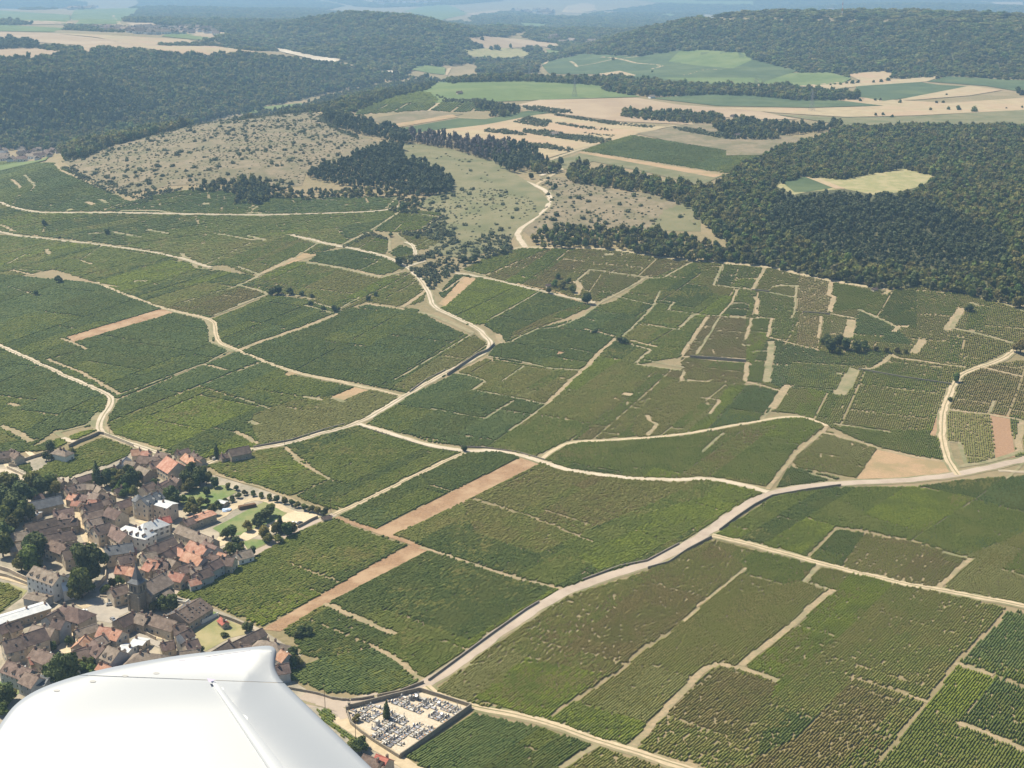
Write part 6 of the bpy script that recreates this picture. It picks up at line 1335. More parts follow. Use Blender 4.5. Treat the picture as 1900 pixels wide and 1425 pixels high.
WALLS = [
 ('F', '290 330 480 282 750 212 1060 140', 2.2, .5, 'stone', 'stone cemetery wall along the main road'),
 ('F', '1066 138 1350 228 1630 318', 2.0, .45, 'stone', 'stone cemetery wall along the cream track'),
 ('F', '1630 326 1300 560 1000 775 848 880', 2.5, .45, 'stone', 'tall dark cemetery wall facing the vineyard'),
 ('F', '840 878 700 790 560 700 420 600 300 500 262 380', 1.7, .4, 'stone', 'low cemetery wall along the sandy lane'),
 ('P', '795 1264 860 1216 920 1172 975 1133 1000 1118', 1.3, .5, 'stone', 'vineyard wall on the left of the main road, above the cemetery'),
 ('P', '700 1294 740 1286 786 1268', 1.5, .5, 'stone', 'vineyard wall behind the cemetery'),
 ('F', '105 222 200 240 290 240', 1.3, .4, 'stone', 'short wall section left of the cemetery'),
 ('F', '300 240 420 232 560 205', 1.3, .4, 'stone', 'wall section opposite the cemetery gate'),
 ('P', '1202 1056 1240 1046 1275 1022 1320 998', 1.6, .5, 'stone', 'dark retaining wall under the main road'),
 ('P', '1335 985 1365 962 1400 938 1432 922 1500 910 1560 902', 1.5, .5, 'stone', 'retaining wall under the main road bend'),
 ('P', '1080 1078 1150 1052 1200 1042 1260 1010', 1.2, .5, 'stone', 'low wall above the main road'),
 ('P', '917 640 905 652 885 660 855 680 830 697', 2.2, .6, 'stone', 'dark wall inside the sharp road elbow'),
 ('P', '826 688 790 706 760 728', 1.2, .5, 'stone', 'wall along the straight pale road'),
 ('P', '470 831 540 818 600 799 640 788', 1.3, .5, 'stone', 'wall above the curved road by the field barn'),
 ('P', '855 830 900 832 960 840 1010 854', 1.1, .45, 'stone', 'low wall along the crossing track'),
 ('P', '670 793 740 815 800 833 850 840', 1.1, .45, 'stone', 'low wall under the crossing track'),
 ('d', '300 768 450 778 690 797', 2.4, .6, 'stone', 'long terrace wall under the brown vineyard'),
 ('d', '730 298 790 303 850 310', 1.6, .6, 'stone', 'short grey terrace wall in the patchwork'),
 ('d', '1085 452 1180 458 1275 466', 1.5, .5, 'stone', 'terrace wall under the tan vineyard'),
 ('e', '335 665 480 692 620 718 790 742 945 765', 1.6, .5, 'stone', 'long dark wall crossing the right vineyards'),
 ('A', '185 518 100 505 400 405 560 350 600 345', 2.0, .5, 'wall_s', 'village wall along the upper side of the walled vineyard, left part'),
 ('A', '760 300 870 245 990 200 1090 155 1150 165', 2.2, .5, 'stone', 'tall dark wall at the top of the walled vineyard'),
 ('A', '1150 168 1250 205 1350 245 1470 295', 2.4, .5, 'wall_c', 'pale wall along the curved track above the village'),
 ('A', '80 530 190 580 320 645', 1.8, .45, 'wall_c', 'cream wall beside the pale yard at the left edge'),
 ('C', '-60 395 80 425 200 470 300 510 420 560', 1.9, .45, 'wall_s', 'garden wall along the sandy street, left of the mansion'),
 ('C', '-40 330 100 370 200 420 330 480', 2.4, .45, 'wall_c', 'cream wall behind the sandy street, by the mansion'),
 ('C', '640 560 740 610 870 660 960 600 1110 510 1165 440 1170 380', 2.4, .5, 'wall_s', 'curved wall round the big cedar garden'),
 ('C', '1100 640 1190 645 1250 690 1400 720', 1.1, .4, 'wall_c', 'low wall at the church forecourt'),
 ('C', '1360 945 1500 1000 1650 1085 1720 1120', 2.0, .45, 'wall_s', 'wall on the lane below the village square'),
 ('C', '1000 880 1060 905', 2, .4, 'wall_s', 'short wall at the square'),
 ('D', '225 620 350 560 480 510 650 470 820 400', 1.7, .45, 'wall_w', 'pale wall along the lane below the church'),
 ('D', '395 700 500 720 540 690', 1.5, .4, 'wall_w', 'white wall behind the skylight barn'),
 ('D', '560 985 700 930 860 850', 2.0, .4, 'wall_w', 'white wall between lawn and skylight barn'),
 ('D', '870 860 1000 900 1120 950 1240 1000', 1.7, .4, 'stone', 'stone wall at the far side of the dry lawn'),
 ('B', '560 445 640 415 740 385', 2.0, .5, 'wall_w', 'white wall beside the lone field barn'),
 ('B', '1500 1190 1560 1160 1650 1110 1720 1080', 1.8, .4, 'stone', 'dark wall at the gravel yard entrance'),
 ('G', '1120 470 1230 490 1380 520 1500 560 1650 575', 1.3, .4, 'stone', 'low wall of the vineyard behind the wing'),
 ('C', '820 985 830 1060 845 1190', 2, .4, 'wall_c', 'curved cream wall of the ochre courtyard'),
 ('e', '1130 590 1145 592', .1, .1, 'stone', ''),
]
for zn, s, h, th, mk, lb in WALLS:
    if lb: wall_line(zp(zn, s), h, th, mk, lb)

# ------------------------------------------------------------------ cemetery
cem = 'cemetery'
drape('cemetery_gravel', zp('F', '300 335 1060 145 1620 320 845 872 570 700 310 500 270 380'), 'cemgravel', 'pale gravel of the walled cemetery', off=.12)
def grave_mesh(kind):
    mb = MB()
    mb.box(-.62, .62, -1.2, 1.2, 0, .22, 1); mb.box(-.52, .52, -1.08, 1.0, .22, .42, 0)
    if kind == 0:
        mb.box(-.55, .55, 1.0, 1.18, 0, 1.15, 0); mb.add([(-.55, 1.0, 1.15), (.55, 1.0, 1.15), (0, 1.0, 1.45), (-.55, 1.18, 1.15), (.55, 1.18, 1.15), (0, 1.18, 1.45)], [(0, 1, 2), (3, 5, 4), (0, 2, 5, 3), (1, 4, 5, 2)], 0)
    elif kind == 1:
        mb.box(-.2, .2, .9, 1.2, .42, .9, 0); mb.box(-.09, .09, .98, 1.1, .9, 2.0, 0); mb.box(-.4, .4, .99, 1.09, 1.5, 1.66, 0)
    elif kind == 2:
        mb.box(-.6, .6, .98, 1.15, 0, .85, 0); mb.box(-.3, .3, -.5, -.1, .42, .6, 2)
    else:
        mb.box(-.75, .75, .2, 1.25, 0, 2.1, 0); mb.add([(-.85, .1, 2.1), (.85, .1, 2.1), (0, .1, 2.6), (-.85, 1.3, 2.1), (.85, 1.3, 2.1), (0, 1.3, 2.6)], [(0, 1, 2), (3, 5, 4), (0, 2, 5, 3), (1, 4, 5, 2), (0, 3, 4, 1)], 0)
    return mb
GM = {}
for k in range(4):
    for mk in ('granite', 'marble'):
        GM[k, mk] = grave_mesh(k).mesh('grave', [MT[mk], MT['stone'], MT['flower']])
A_ = to_world(zp('F', '1600 335 860 850 1060 165 330 350'))
u = A_[0] - A_[1]; u /= np.hypot(*u); v = np.array([-u[1], u[0]])
org = A_[1] + v * 2.0
cpoly = zp('F', '330 355 480 300 1060 165 1590 330 850 845 590 690 330 500')
cnt = 0
GL = {0: 'with pointed headstone', 1: 'with a standing cross', 2: 'with low headstone', 3: 'like a small stone chapel'}
row = 0; vv = 0.0
while vv < 75:
    uu = -12.0
    while uu < 75:
        q_ = org + u * uu + v * vv
        zz = float(H(q_[0], q_[1])); px, py = project(q_[0], q_[1], zz)
        hole = (vnoise(np.array([q_[0]]), np.array([q_[1]]), 6, 77)[0] > .76) or abs(uu - 27) < 2.2
        if inside(np.array([px]), np.array([py]), cpoly)[0] and not hole and rng.random() > .06:
            kd = int(rng.choice([0, 1, 2, 3], p=[.45, .2, .29, .06])); mk = 'granite' if rng.random() < .55 else 'marble'
            o = link('grave', GM[kd, mk]); o.location = (q_[0], q_[1], zz + .2); o.rotation_euler = (0, 0, math.atan2(u[1], u[0]) + (math.pi if row % 2 else 0) + rng.uniform(-.03, .03)); s_ = rng.uniform(.85, 1.15); o.scale = (s_, s_, s_ * rng.uniform(.85, 1.2))
            tag(o, ('grey granite' if mk == 'granite' else 'pale stone') + ' grave ' + GL[kd] + ' in the walled cemetery', 'grave', 'graves in the cemetery'); cnt += 1
        uu += 1.6
    vv += 2.9 if row % 2 else 3.7
    row += 1
print('graves', cnt)
gp = zp('F', '285 330 262 370')
for k, (a, b) in enumerate(gp):
    x, y, z = at_ground(a, b); mb = MB(); mb.box(-.45, .45, -.45, .45, -.3, 2.9); mb.box(-.6, .6, -.6, .6, 2.9, 3.15)
    o = mb.build('gate_pillar', MT['stone']); o.location = (x, y, z); tag(o, ('upper' if k == 0 else 'lower') + ' stone gate pillar at the left corner of the cemetery', 'pillar')

# ------------------------------------------------------------------ trees in and around the village
def tree(zn, x, y, r, kd, hfac=1.0, px=None):
    (p,) = zp(zn, '%f %f' % (x, y))
    if zn == 'B' and r > 2.3: r *= .84
    hc = {'cypress': r * 2.6, 'conifer': r * 1.7}.get(kd, r * 1.25 * hfac)
    gx, gy, gz = at_ground(p[0], p[1], hc)
    root = empty({'cypress': 'cypress', 'conifer': 'conifer'}.get(kd, 'tree'), (gx, gy, gz), hrn.uniform(0, 6.28))
    cr = child('crown', hrn.choice(TREE[kd]), root, (0, 0, 0), 0, 0, (r, r, r * hfac))
    child('trunk', hrn.choice(TRUNKM), root, (0, 0, 0), 0, 0, (r, r, r * hfac))
    sz = 'large ' if r > 5.5 else ('small ' if r < 2.6 else '')
    wd = {'broad': 'green broadleaf tree', 'light': 'bright green tree', 'dark': 'dark green tree', 'cypress': 'narrow dark cypress', 'conifer': 'dark conifer'}[kd]
    auto(root, p[0], p[1], sz + wd, 'tree', 'trees in and around the village')
TREES = """A 1060 585 3.6 cypress 1|C 960 270 9 dark 1.1|C 880 160 6 dark 1|C 1060 180 6 dark 1|C 890 470 6.5 broad 1.1|C 850 560 4.5 broad 1|C 960 480 4.5 dark 1|C 320 210 7 light .9|C 230 250 5 broad 1|C 390 260 4.5 broad 1|C 400 110 7.5 dark 1|C 330 60 6 dark 1
A 360 680 6.5 broad 1|A 540 680 6 light 1|A 450 720 6 dark 1|A 600 740 4.5 broad 1|A 250 780 7 dark 1|A 130 700 6 broad 1|A 60 740 7 broad 1|A 40 840 8 dark 1|A 150 880 7 dark 1|A 100 960 7 dark 1|A 250 980 6 light 1|A 190 1060 5 broad 1|A 120 1140 5.5 broad 1|A 330 1010 4.5 broad 1|A 40 1060 6 broad 1|A 30 1230 6.5 dark 1|A 20 1360 6 broad 1|A 370 1350 6.5 dark 1|A 60 660 5 broad 1
A 550 280 4.5 dark .8|A 510 390 3.5 dark .8|A 790 340 3.5 broad .8|A 560 400 2.6 broad .8|A 1170 620 4.5 dark 1|A 1250 590 4 broad 1|A 1330 610 4.5 broad 1|A 1410 560 4 dark 1|A 1450 620 6 dark 1.2|A 1520 620 3.5 broad 1|A 1150 660 3.5 broad 1|A 1240 660 3 light 1|A 1330 700 3.5 light .9|A 1290 760 3 light .9|A 1400 740 3.5 light .9|A 1470 770 3.5 broad 1|A 1370 800 3 light .8|A 1250 700 3 broad .9|A 1440 700 3 light .8|A 1510 700 3 broad 1|A 1700 700 3 dark 1
B 340 560 6 dark 1.1|B 410 600 6 dark 1.1|B 270 640 6 dark 1.1|B 380 660 5 dark 1|B 300 700 5 broad 1|B 460 560 4 broad 1|B 490 640 4 broad 1|B 580 680 4 dark .9|B 520 600 3.5 broad .9|B 110 800 6 dark 1|B 150 860 5 dark 1|B 60 820 4.5 dark 1|B 490 780 3.2 dark .9|B 240 860 3.5 light .9|B 330 900 4 broad .9|B 430 890 3.8 broad .9|B 300 960 4 broad .9|B 370 980 4 broad .9|B 500 890 3 broad .9|B 560 970 4 broad 1|B 620 920 3 dark .8|B 700 880 2.6 dark .8|B 780 860 2.6 dark .8|B 850 820 2.6 broad .8
B 600 330 2.2 cypress 1|B 560 400 1.8 broad .8|B 1080 1080 4.8 dark .85|B 1140 1030 5 dark .85|B 1200 980 4.5 broad .85|B 1040 1120 3.6 dark .85|B 940 1150 4 broad .9|B 1300 1130 4.2 conifer 1|B 1260 1180 4 broad .9|B 1130 1240 5 broad .9|B 1180 1290 4 broad .9|B 1380 1200 5 light .9|B 1430 1180 4 broad .9|B 1280 1300 3.5 broad .9|B 760 1220 5 dark .9|B 700 1240 4 dark .9|B 820 1340 4 dark .9|B 880 1380 3 broad .9|B 800 1400 3.5 dark .9
B 1800 1000 3.2 dark .9|B 1720 990 3 broad .8|B 1650 970 3 broad .8|B 1570 950 3 light .8|B 1500 920 2.8 broad .8|B 1430 900 2.8 dark .8|B 1350 880 2.8 broad .8|B 1270 860 2.8 dark .8|B 1190 840 2.6 broad .8|B 1100 820 2.4 broad .8|B 1010 800 2.4 dark .8|B 910 790 2.4 broad .8|B 820 740 2.4 dark .8|B 730 720 2.6 broad .8
D 1780 1010 3 dark .8|D 1730 1050 2.4 dark .8|D 1850 1000 3 dark .8|D 250 690 4 dark .9|D 350 700 4 dark 1|D 140 740 2.5 broad .8|D 200 720 2.5 dark .8|D 1690 1270 3.8 dark .9|D 1670 1340 3.2 dark 1|D 1720 1340 3 broad .9|D 1170 960 3 dark .8|D 1210 970 2.5 dark .8|D 920 1050 2.2 dark .5|D 640 1210 3 dark .8|D 290 960 2.2 dark .7|D 560 250 2 broad .8|D 980 100 3.5 broad .9|D 1060 110 3 dark .9|D 1230 130 3 dark .9
C 750 1110 2.4 dark .9|C 580 1180 2.4 dark .9|C 1300 450 3 light .8|C 1230 480 2.6 broad .8|C 1160 550 3 broad .8|C 1780 690 3.5 dark .8|C 1700 730 2.6 broad .7|C 1860 720 3 broad .8|C 930 1350 3 broad .9|C 1010 1370 3 light .9|C 880 1380 3 broad .9
E 620 350 6 dark 1.1|E 760 360 6.5 dark 1.1|E 690 420 5 dark 1|E 560 420 3 light 1|E 900 330 3 light .8|E 960 290 2.6 broad .8|E 1030 290 3 light .8|E 1000 350 2.6 light .8|E 60 630 5 dark .9|E -10 680 5 dark .9|E 130 640 3 broad .8|E 30 800 3 light .8
F 695 330 1.9 cypress 1|F 370 425 2.0 broad .8|F 390 730 3.6 dark .9|F 340 700 3 broad .9|F 430 690 2.6 dark .9
P 862 832 2.6 dark .7|P 1388 573 1 broad 1|P 1800 570 4 dark .8|P 1405 572 .8 broad 1|P 1090 553 5 dark .9|P 1018 538 3.2 broad .9|P 1030 525 3.5 light .9|P 1045 528 4 broad .9|P 1062 535 3.6 light .9|P 1035 512 3 dark .9|P 1055 520 3.2 light .8|P 1105 613 3 dark .7|P 1150 629 4 dark .7|P 1160 632 3.6 dark .7|P 1210 717 .8 broad .8|P 1775 700 3.4 light .9|P 1763 740 2 dark .8|P 1895 640 6 broad .9|P 1555 632 5.5 dark .9|P 1540 640 5.5 dark .9|P 1570 638 5 dark .9|P 1590 642 5 dark .9|P 1535 628 5 dark .9|P 1605 640 4 dark .9|P 1625 646 3 broad .8|P 1645 648 3 broad .8|P 1665 650 3 broad .8|P 1680 651 2.6 broad .8|P 1555 650 3.5 broad .8
P 82 413 3.6 dark .9|P 198 430 3.6 dark .9|P 108 517 4.5 dark .8|P 66 543 3 dark .8|P 110 441 2 dark .8|P 748 382 6 dark .9|P 515 537 5 dark .8|P 505 541 4 dark .8|P 537 539 4 dark .8|P 560 544 3 dark .7|P 578 548 2.6 dark .7|P 620 572 3.5 dark .8|P 600 570 2.6 dark .7|P 575 562 2.6 dark .7|P 684 553 3 dark .7|P 697 545 3 dark .7|P 628 573 2.2 dark .7|P 740 484 5 dark .8|P 1030 345 3 dark 1|P 1040 298 4.5 dark 1|P 1007 292 4 conifer 1|P 1015 295 4 conifer 1|P 985 326 4 broad .8|P 775 438 3 dark .7|P 725 435 3 dark .7|P 880 478 5 dark .8|P 860 480 4 dark .8|P 935 465 4 dark .8"""
for rec in TREES.replace('\n', '|').split('|'):
    t = rec.split(); tree(t[0], float(t[1]), float(t[2]), float(t[3]), t[4], float(t[5]))
# lone trees of the far plateau
FT = [('l', 855, 800, 5), ('l', 908, 797, 5), ('l', 970, 812, 5), ('l', 1240, 762, 5), ('l', 1370, 757, 5.5), ('l', 1437, 750, 8), ('l', 1550, 758, 9), ('l', 1775, 757, 3), ('l', 1888, 750, 4), ('l', 745, 697, 6), ('l', 258, 685, 7), ('l', 840, 568, 6), ('l', 895, 562, 7), ('l', 942, 550, 8), ('l', 1028, 708, 6), ('l', 690, 570, 8), ('l', 730, 568, 7), ('l', 650, 575, 6), ('l', 605, 583, 6), ('l', 535, 592, 4), ('l', 568, 588, 4), ('l', 225, 598, 7), ('l', 265, 597, 8), ('l', 170, 590, 7), ('l', 300, 598, 7), ('l', 1285, 713, 5), ('l', 1330, 712, 5), ('l', 850, 695, 5), ('l', 888, 694, 5), ('l', 1355, 660, 4), ('l', 1860, 620, 12), ('l', 1890, 640, 10), ('l', 235, 850, 8), ('l', 150, 585, 6),
      ('k', 905, 408, 8), ('k', 1180, 500, 5), ('k', 585, 775, 4), ('k', 607, 787, 4), ('j', 1490, 568, 8), ('k', 40, 330, 12), ('k', 180, 318, 12), ('k', 1650, 880, 6), ('k', 1780, 920, 6), ('j', 1690, 265, 12), ('j', 1790, 320, 18), ('k', 1815, 810, 8), ('k', 1255, 590, 4)]
for zn, x, y, r in FT:
    (p,) = zp(zn, '%f %f' % (x, y)); gx, gy, gz = at_ground(p[0], p[1], r * .8)
    ms = FP['broad']; o = link('field_tree', hrn.choice(ms)); o.location = (gx, gy, gz - r * .35); r *= .72; o.scale = (r, r, r * .9); o.rotation_euler = (0, 0, hrn.uniform(0, 6))
    tag(o, 'lone round tree standing among the far plateau fields', 'tree', 'lone trees among the far fields')

# ------------------------------------------------------------------ cars
def car(zn, x, y, deg, body, words):
    (p,) = zp(zn, '%f %f' % (x, y)); gx, gy, gz = at_ground(p[0], p[1], .7)
    root = empty('parked_car', (gx, gy, gz + .14), R(deg))
    pr = [(-2.1, .35), (-2.1, .85), (-1.55, .95), (-1.0, 1.42), (.55, 1.45), (1.15, .98), (1.95, .85), (2.12, .6), (2.1, .35)]
    mb = MB(); n_ = len(pr)
    vs = [(a, -.84 if b < 1 else -.68, b) for a, b in pr] + [(a, .84 if b < 1 else .68, b) for a, b in pr]
    mb.add(vs, [tuple(range(n_)), tuple(range(n_, 2 * n_))[::-1]] + [(k, n_ + k, n_ + (k + 1) % n_, (k + 1) % n_) for k in range(n_)])
    mb.build('body', MT[body], root)
    mb = MB(); mb.add([(-1.5, -.62, 1.0), (-1.5, .62, 1.0), (-1.04, .6, 1.41), (-1.04, -.6, 1.41)], [(0, 3, 2, 1)]); mb.add([(1.17, -.62, .99), (1.17, .62, .99), (.62, .6, 1.43), (.62, -.6, 1.43)], [(0, 1, 2, 3)])
    for s_ in (-1, 1): mb.add([(-1.3, s_ * .8, 1.0), (1.0, s_ * .8, 1.0), (.5, s_ * .7, 1.38), (-.95, s_ * .7, 1.38)], [(0, 1, 2, 3)])
    for i_ in range(len(mb.v)):
        a, b, c = mb.v[i_]; mb.v[i_] = (a * 1.02, b * 1.02, c + .03)
    mb.build('window', MT['glass'], root)
    for a in (-1.3, 1.3):
        for s_ in (-1, 1):
            mb = MB(); mb.tube((a, s_ * .7, .33), (a, s_ * .88, .33), .33, .33, 12); mb.build('wheel', MT['rubber'], root)
    auto(root, p[0], p[1], words, 'car', 'cars parked in the village')
for c_ in (('C', 1215, 718, 20, 'car_silver', 'silver car parked'), ('C', 1245, 885, -50, 'car_silver', 'grey car parked'), ('C', 1425, 925, 15, 'car_white', 'white car parked'), ('A', 1090, 1355, 15, 'car_white', 'white van parked'), ('A', 1050, 1375, 30, 'car_silver', 'silver car parked'), ('A', 165, 605, -20, 'car_dark', 'dark car parked'), ('B', 1450, 1130, 20, 'car_white', 'white car parked'), ('B', 1520, 1130, 60, 'car_dark', 'dark car parked'), ('A', 410, 1020, -10, 'car_white', 'white car parked'), ('C', 920, 795, 40, 'car_white', 'white car parked'), ('E', 280, 515, -30, 'car_dark', 'dark car parked'), ('D', 205, 750, 20, 'car_white', 'white car parked'), ('C', 1750, 750, 30, 'car_silver', 'silver car parked')):
    car(*c_)
# blue tarpaulin heap
x, y, z = at_ground(*zp('B', '715 995')[0]); mb = MB(); ico_blob(mb, (0, 0, .3), 3.0, 4, 0, 2, .2, .35); o = mb.build('tarpaulin', MT['tarp']); o.location = (x, y, z); tag(o, 'crumpled blue and white tarpaulin heap on the sandy patch', 'tarpaulin')
x, y, z = at_ground(*zp('B', '945 965')[0]); mb = MB(); mb.box(-5, 5, -1.5, 1.5, 0, 1.8); mb.box(-4.8, 4.6, -1.3, 1.3, 1.8, 2.1); mb.box(-5.2, -5, -1.2, 1.2, .4, 1.4); o = mb.build('timber_stack', MT['wood']); o.location = (x, y, z); o.rotation_euler = (0, 0, .5); tag(o, 'dark stack of timber beside the sandy loop', 'timber stack')

# ------------------------------------------------------------------ pylons, mast, poles
def pylon(px, py, h, label, mk='metal_grey'):
    x, y, z = at_ground(px, py); root = empty('power_pylon', (x, y, z), .4); mb = MB(); t = .16
    lv = [0, .2, .38, .55, .7, .85, 1]; wd = [h * .11, h * .085, h * .06, h * .04, h * .028, h * .022, h * .008]
    for k in range(6):
        for a in range(4):
            c1 = [(1, 1), (-1, 1), (-1, -1), (1, -1)][a]; c2 = [(1, 1), (-1, 1), (-1, -1), (1, -1)][(a + 1) % 4]
            p0 = (c1[0] * wd[k], c1[1] * wd[k], h * lv[k]); p1 = (c1[0] * wd[k + 1], c1[1] * wd[k + 1], h * lv[k + 1]); p2 = (c2[0] * wd[k + 1], c2[1] * wd[k + 1], h * lv[k + 1]); p3 = (c2[0] * wd[k], c2[1] * wd[k], h * lv[k])
            mb.tube(p0, p1, t, t, 4); mb.tube(p0, p2, t * .6, t * .6, 4); mb.tube(p3, p1, t * .6, t * .6, 4)
    mb.build('tower', MT[mk], root)
    for zz in (.68, .82):
        m2 = MB(); m2.tube((-h * .17, 0, h * zz), (h * .17, 0, h * zz), t, t, 4); m2.tube((-h * .17, 0, h * zz), (0, 0, h * (zz + .05)), t * .7, t * .7, 4); m2.tube((h * .17, 0, h * zz), (0, 0, h * (zz + .05)), t * .7, t * .7, 4)
        m2.build('cross_arm', MT[mk], root)
    tag(root, label, 'pylon')
pylon(1506, 206, 36, 'steel lattice power pylon on the golden stubble, right'); pylon(1066, 180, 34, 'steel lattice power pylon on the bright green plateau field'); pylon(982, 145, 34, 'farthest lattice pylon behind the plateau tree belt')
x, y, z = at_ground(1562, 36); root = empty('radio_mast', (x, y, z)); n7 = 7
for k in range(n7):
    mb = MB(); mb.tube((0, 0, k * 7.5), (0, 0, k * 7.5 + 7.5), 1.3 - .1 * k, 1.2 - .1 * k, 8); mb.build('mast_section', MT['mast_red' if k % 2 else 'white_paint'], root)
tag(root, 'red and white radio mast on the wooded ridge', 'mast')
def pole(zn, x_, y_, h=8, lb=''):
    (p,) = zp(zn, '%f %f' % (x_, y_)); x, y, z = at_ground(*p); mb = MB(); mb.tube((0, 0, -.3), (0, 0, h), .14, .09, 7); mb.box(-.9, .9, -.05, .05, h - .7, h - .58); o = mb.build('utility_pole', MT['wood']); o.location = (x, y, z); tag(o, lb, 'pole', 'utility poles')
for a in ((('F', 20, 325), 'wooden pole in front of the cemetery road corner'), (('B', 1866, 1020), 'wooden pole at the cream lane junction'), (('a', 765, 1245), 'wooden pole by the curved track, left one'), (('a', 857, 1265), 'wooden pole by the curved track, right one'), (('c', 490, 905), 'wooden pole below the road elbow'), (('F', 355, 640), 'wooden pole beside the cemetery lane'), (('B', 1355, 270), 'wooden pole at the road by the field barn'), (('n', 1765, 590), 'wooden pole on the scrub slope, left'), (('o', 745, 700), 'wooden pole in the dotted pasture'), (('o', 58, 600), 'wooden pole beside the winding track')):
    pole(*a[0], 8.5, a[1])

# ------------------------------------------------------------------ far villages: small gabled houses
def far_house_mesh(mk, wk):
    mb = MB(); mb.box(-5, 5, -4, 4, -2, 4.5, 0)
    mb.add([(-5.4, -4.5, 4.3), (5.4, -4.5, 4.3), (5.4, 0, 7.8), (-5.4, 0, 7.8), (-5.4, 4.5, 4.3), (5.4, 4.5, 4.3)], [(0, 1, 2, 3), (3, 2, 5, 4), (0, 3, 4), (1, 5, 2)], 1)
    for s_ in (-1, 1):
        for xx in (-3, 0, 3): mb.box(xx - .5, xx + .5, s_ * 4.02 - .03, s_ * 4.02 + .03, 1.2, 2.6, 2)
    mb.box(3, 3.8, -.4, .4, 6.5, 8.8, 1)
    return mb.mesh('far_house', [MT[wk], MT[mk], MT['glass']])
FHM = [far_house_mesh('roof_t', 'wall_w'), far_house_mesh('roof_b', 'wall_w'), far_house_mesh('roof_m', 'wall_c'), far_house_mesh('roof_t', 'white_paint')]
VILL = [('m', '-40 190 120 200 300 200 460 200 540 215 460 240 370 260 300 290 190 300 60 300 -40 280', 26, 1.15, 'pale house of the valley village below the scrub hill'),
        ('i', '640 190 780 190 900 205 1050 190 1200 195 1400 200 1560 210 1600 260 1450 230 1250 240 1050 240 900 225 760 220', 36, 2.0, 'tiny house of the far village on the left plain'),
        ('i', '440 60 600 45 700 50 620 70 450 75', 110, 3.2, 'tiny house of the farthest village at the top left'),
        ('k', '400 280 500 260 640 290 780 290 760 320 600 310 420 300', 40, 2.2, 'tiny house of the far valley village'),
        ('k', '100 60 250 80 420 70 540 90 400 120 250 90', 110, 3.8, 'tiny pale house on the far hillside'),
        ('j', '880 0 1000 -20 1300 -10 1430 15 1200 35 1000 40 900 25', 170, 5.5, 'tiny house of the hazy far town at the top'),
        ('l', '400 60 460 70 600 60 580 75 420 80', 150, 4, 'tiny pale house in the hazy far valley'),
        ('j', '1560 455 1650 460 1660 480 1570 475', 40, 1.3, 'tiny house by the far valley trees')]
for zn, s, spc, scl, lb in VILL:
    x, y = poly_points(zp(zn, s), spc, 3)
    for k in range(len(x)):
        if rng.random() < .25: continue
        o = link('far_house', FHM[int(rng.integers(4))]); o.location = (x[k], y[k], float(H(x[k], y[k]))); s_ = scl * rng.uniform(.7, 1.2); o.scale = (s_ * rng.uniform(.9, 1.5), s_, s_ * .9); o.rotation_euler = (0, 0, rng.uniform(0, 3.14)); tag(o, lb, 'house', 'houses of the far villages')
    print('   village', len(x))
for zn, x_, y_, nm, lb in (('k', 490, 948, 'white_shed', 'white shed in the dark hedge on the stubble'), ('c', 815, 408, 'garden_cabin', 'small cabin in the walled garden of the slope'), ('k', 1175, 685, 'farm_shed', 'small white shed at the edge of the plateau tree belt'), ('k', 1755, 825, 'farm_shed', 'tiny shed beside the plateau hedge'), ('k', 1785, 960, 'farm_shed', 'dark low shed by the right wood'), ('e', 438, 128, 'stone_hut', 'little stone hut at the wood edge'), ('j', 1530, 658, 'farm_shed', 'grey farm shed beside the plateau crop'), ('f', 20, 215, 'stone_hut', 'dark hut at the cream lane junction')):
    (p,) = zp(zn, '%f %f' % (x_, y_)); x, y, z = at_ground(*p, 2); o = link(nm, FHM[3] if 'white' in lb else FHM[2]); k_ = 1.0 if zn in 'kj' else .5; o.location = (x, y, z); o.scale = (k_, k_, k_ * .8); o.rotation_euler = (0, 0, .5); tag(o, lb, 'shed')
finish_auto()

# ------------------------------------------------------------------ aircraft wing (about 4 m from the eye, banked towards us)
def wp(px, py, dh=0.0):
    dx, dy, dz = ray(px, py); d = Vector((float(dx), float(dy), float(dz))); cam = Vector((0, 0, HC))
    t = (WP0 + WN_ * dh - cam).dot(WN_) / d.dot(WN_)
    return cam + d * t
dx, dy, dz = ray(350, 1300); WP0 = Vector((0, 0, HC)) + Vector((float(dx), float(dy), float(dz))).normalized() * 4.2
WN_ = Vector((-.10, -.34, 1)).normalized()
def CAMB(d):
    t = min(1, d / 110.0); return .016 * t * t * (3 - 2 * t)
def cat_rom(pts, k=6):
    out = []; n_ = len(pts)
    for i in range(n_):
        p0, p1, p2, p3 = [np.array(pts[(i + q_) % n_], float) for q_ in (-1, 0, 1, 2)]
        if np.hypot(*(p2 - p1)) < 3: out.append(tuple(p1)); continue
        for j in range(k):
            t = j / k; out.append(tuple(.5 * (2 * p1 + (p2 - p0) * t + (2 * p0 - 5 * p1 + 4 * p2 - p3) * t * t + (3 * p1 - p0 - 3 * p2 + p3) * t ** 3)))
    return out
WO = [(-160, 1600), (-60, 1430), (-22, 1378), (4, 1338), (28, 1308), (62, 1284), (110, 1264), (180, 1244), (260, 1228), (340, 1215), (420, 1206), (470, 1200), (496, 1198), (508, 1201), (513, 1210), (511, 1226), (511, 1240), (518, 1256), (532, 1272), (600, 1338), (690, 1425), (800, 1530), (860, 1600)]
WOs = cat_rom(WO, 5)[:-5] + [(860, 1600), (400, 1600)]
wo_np = np.array(WOs[:-1])
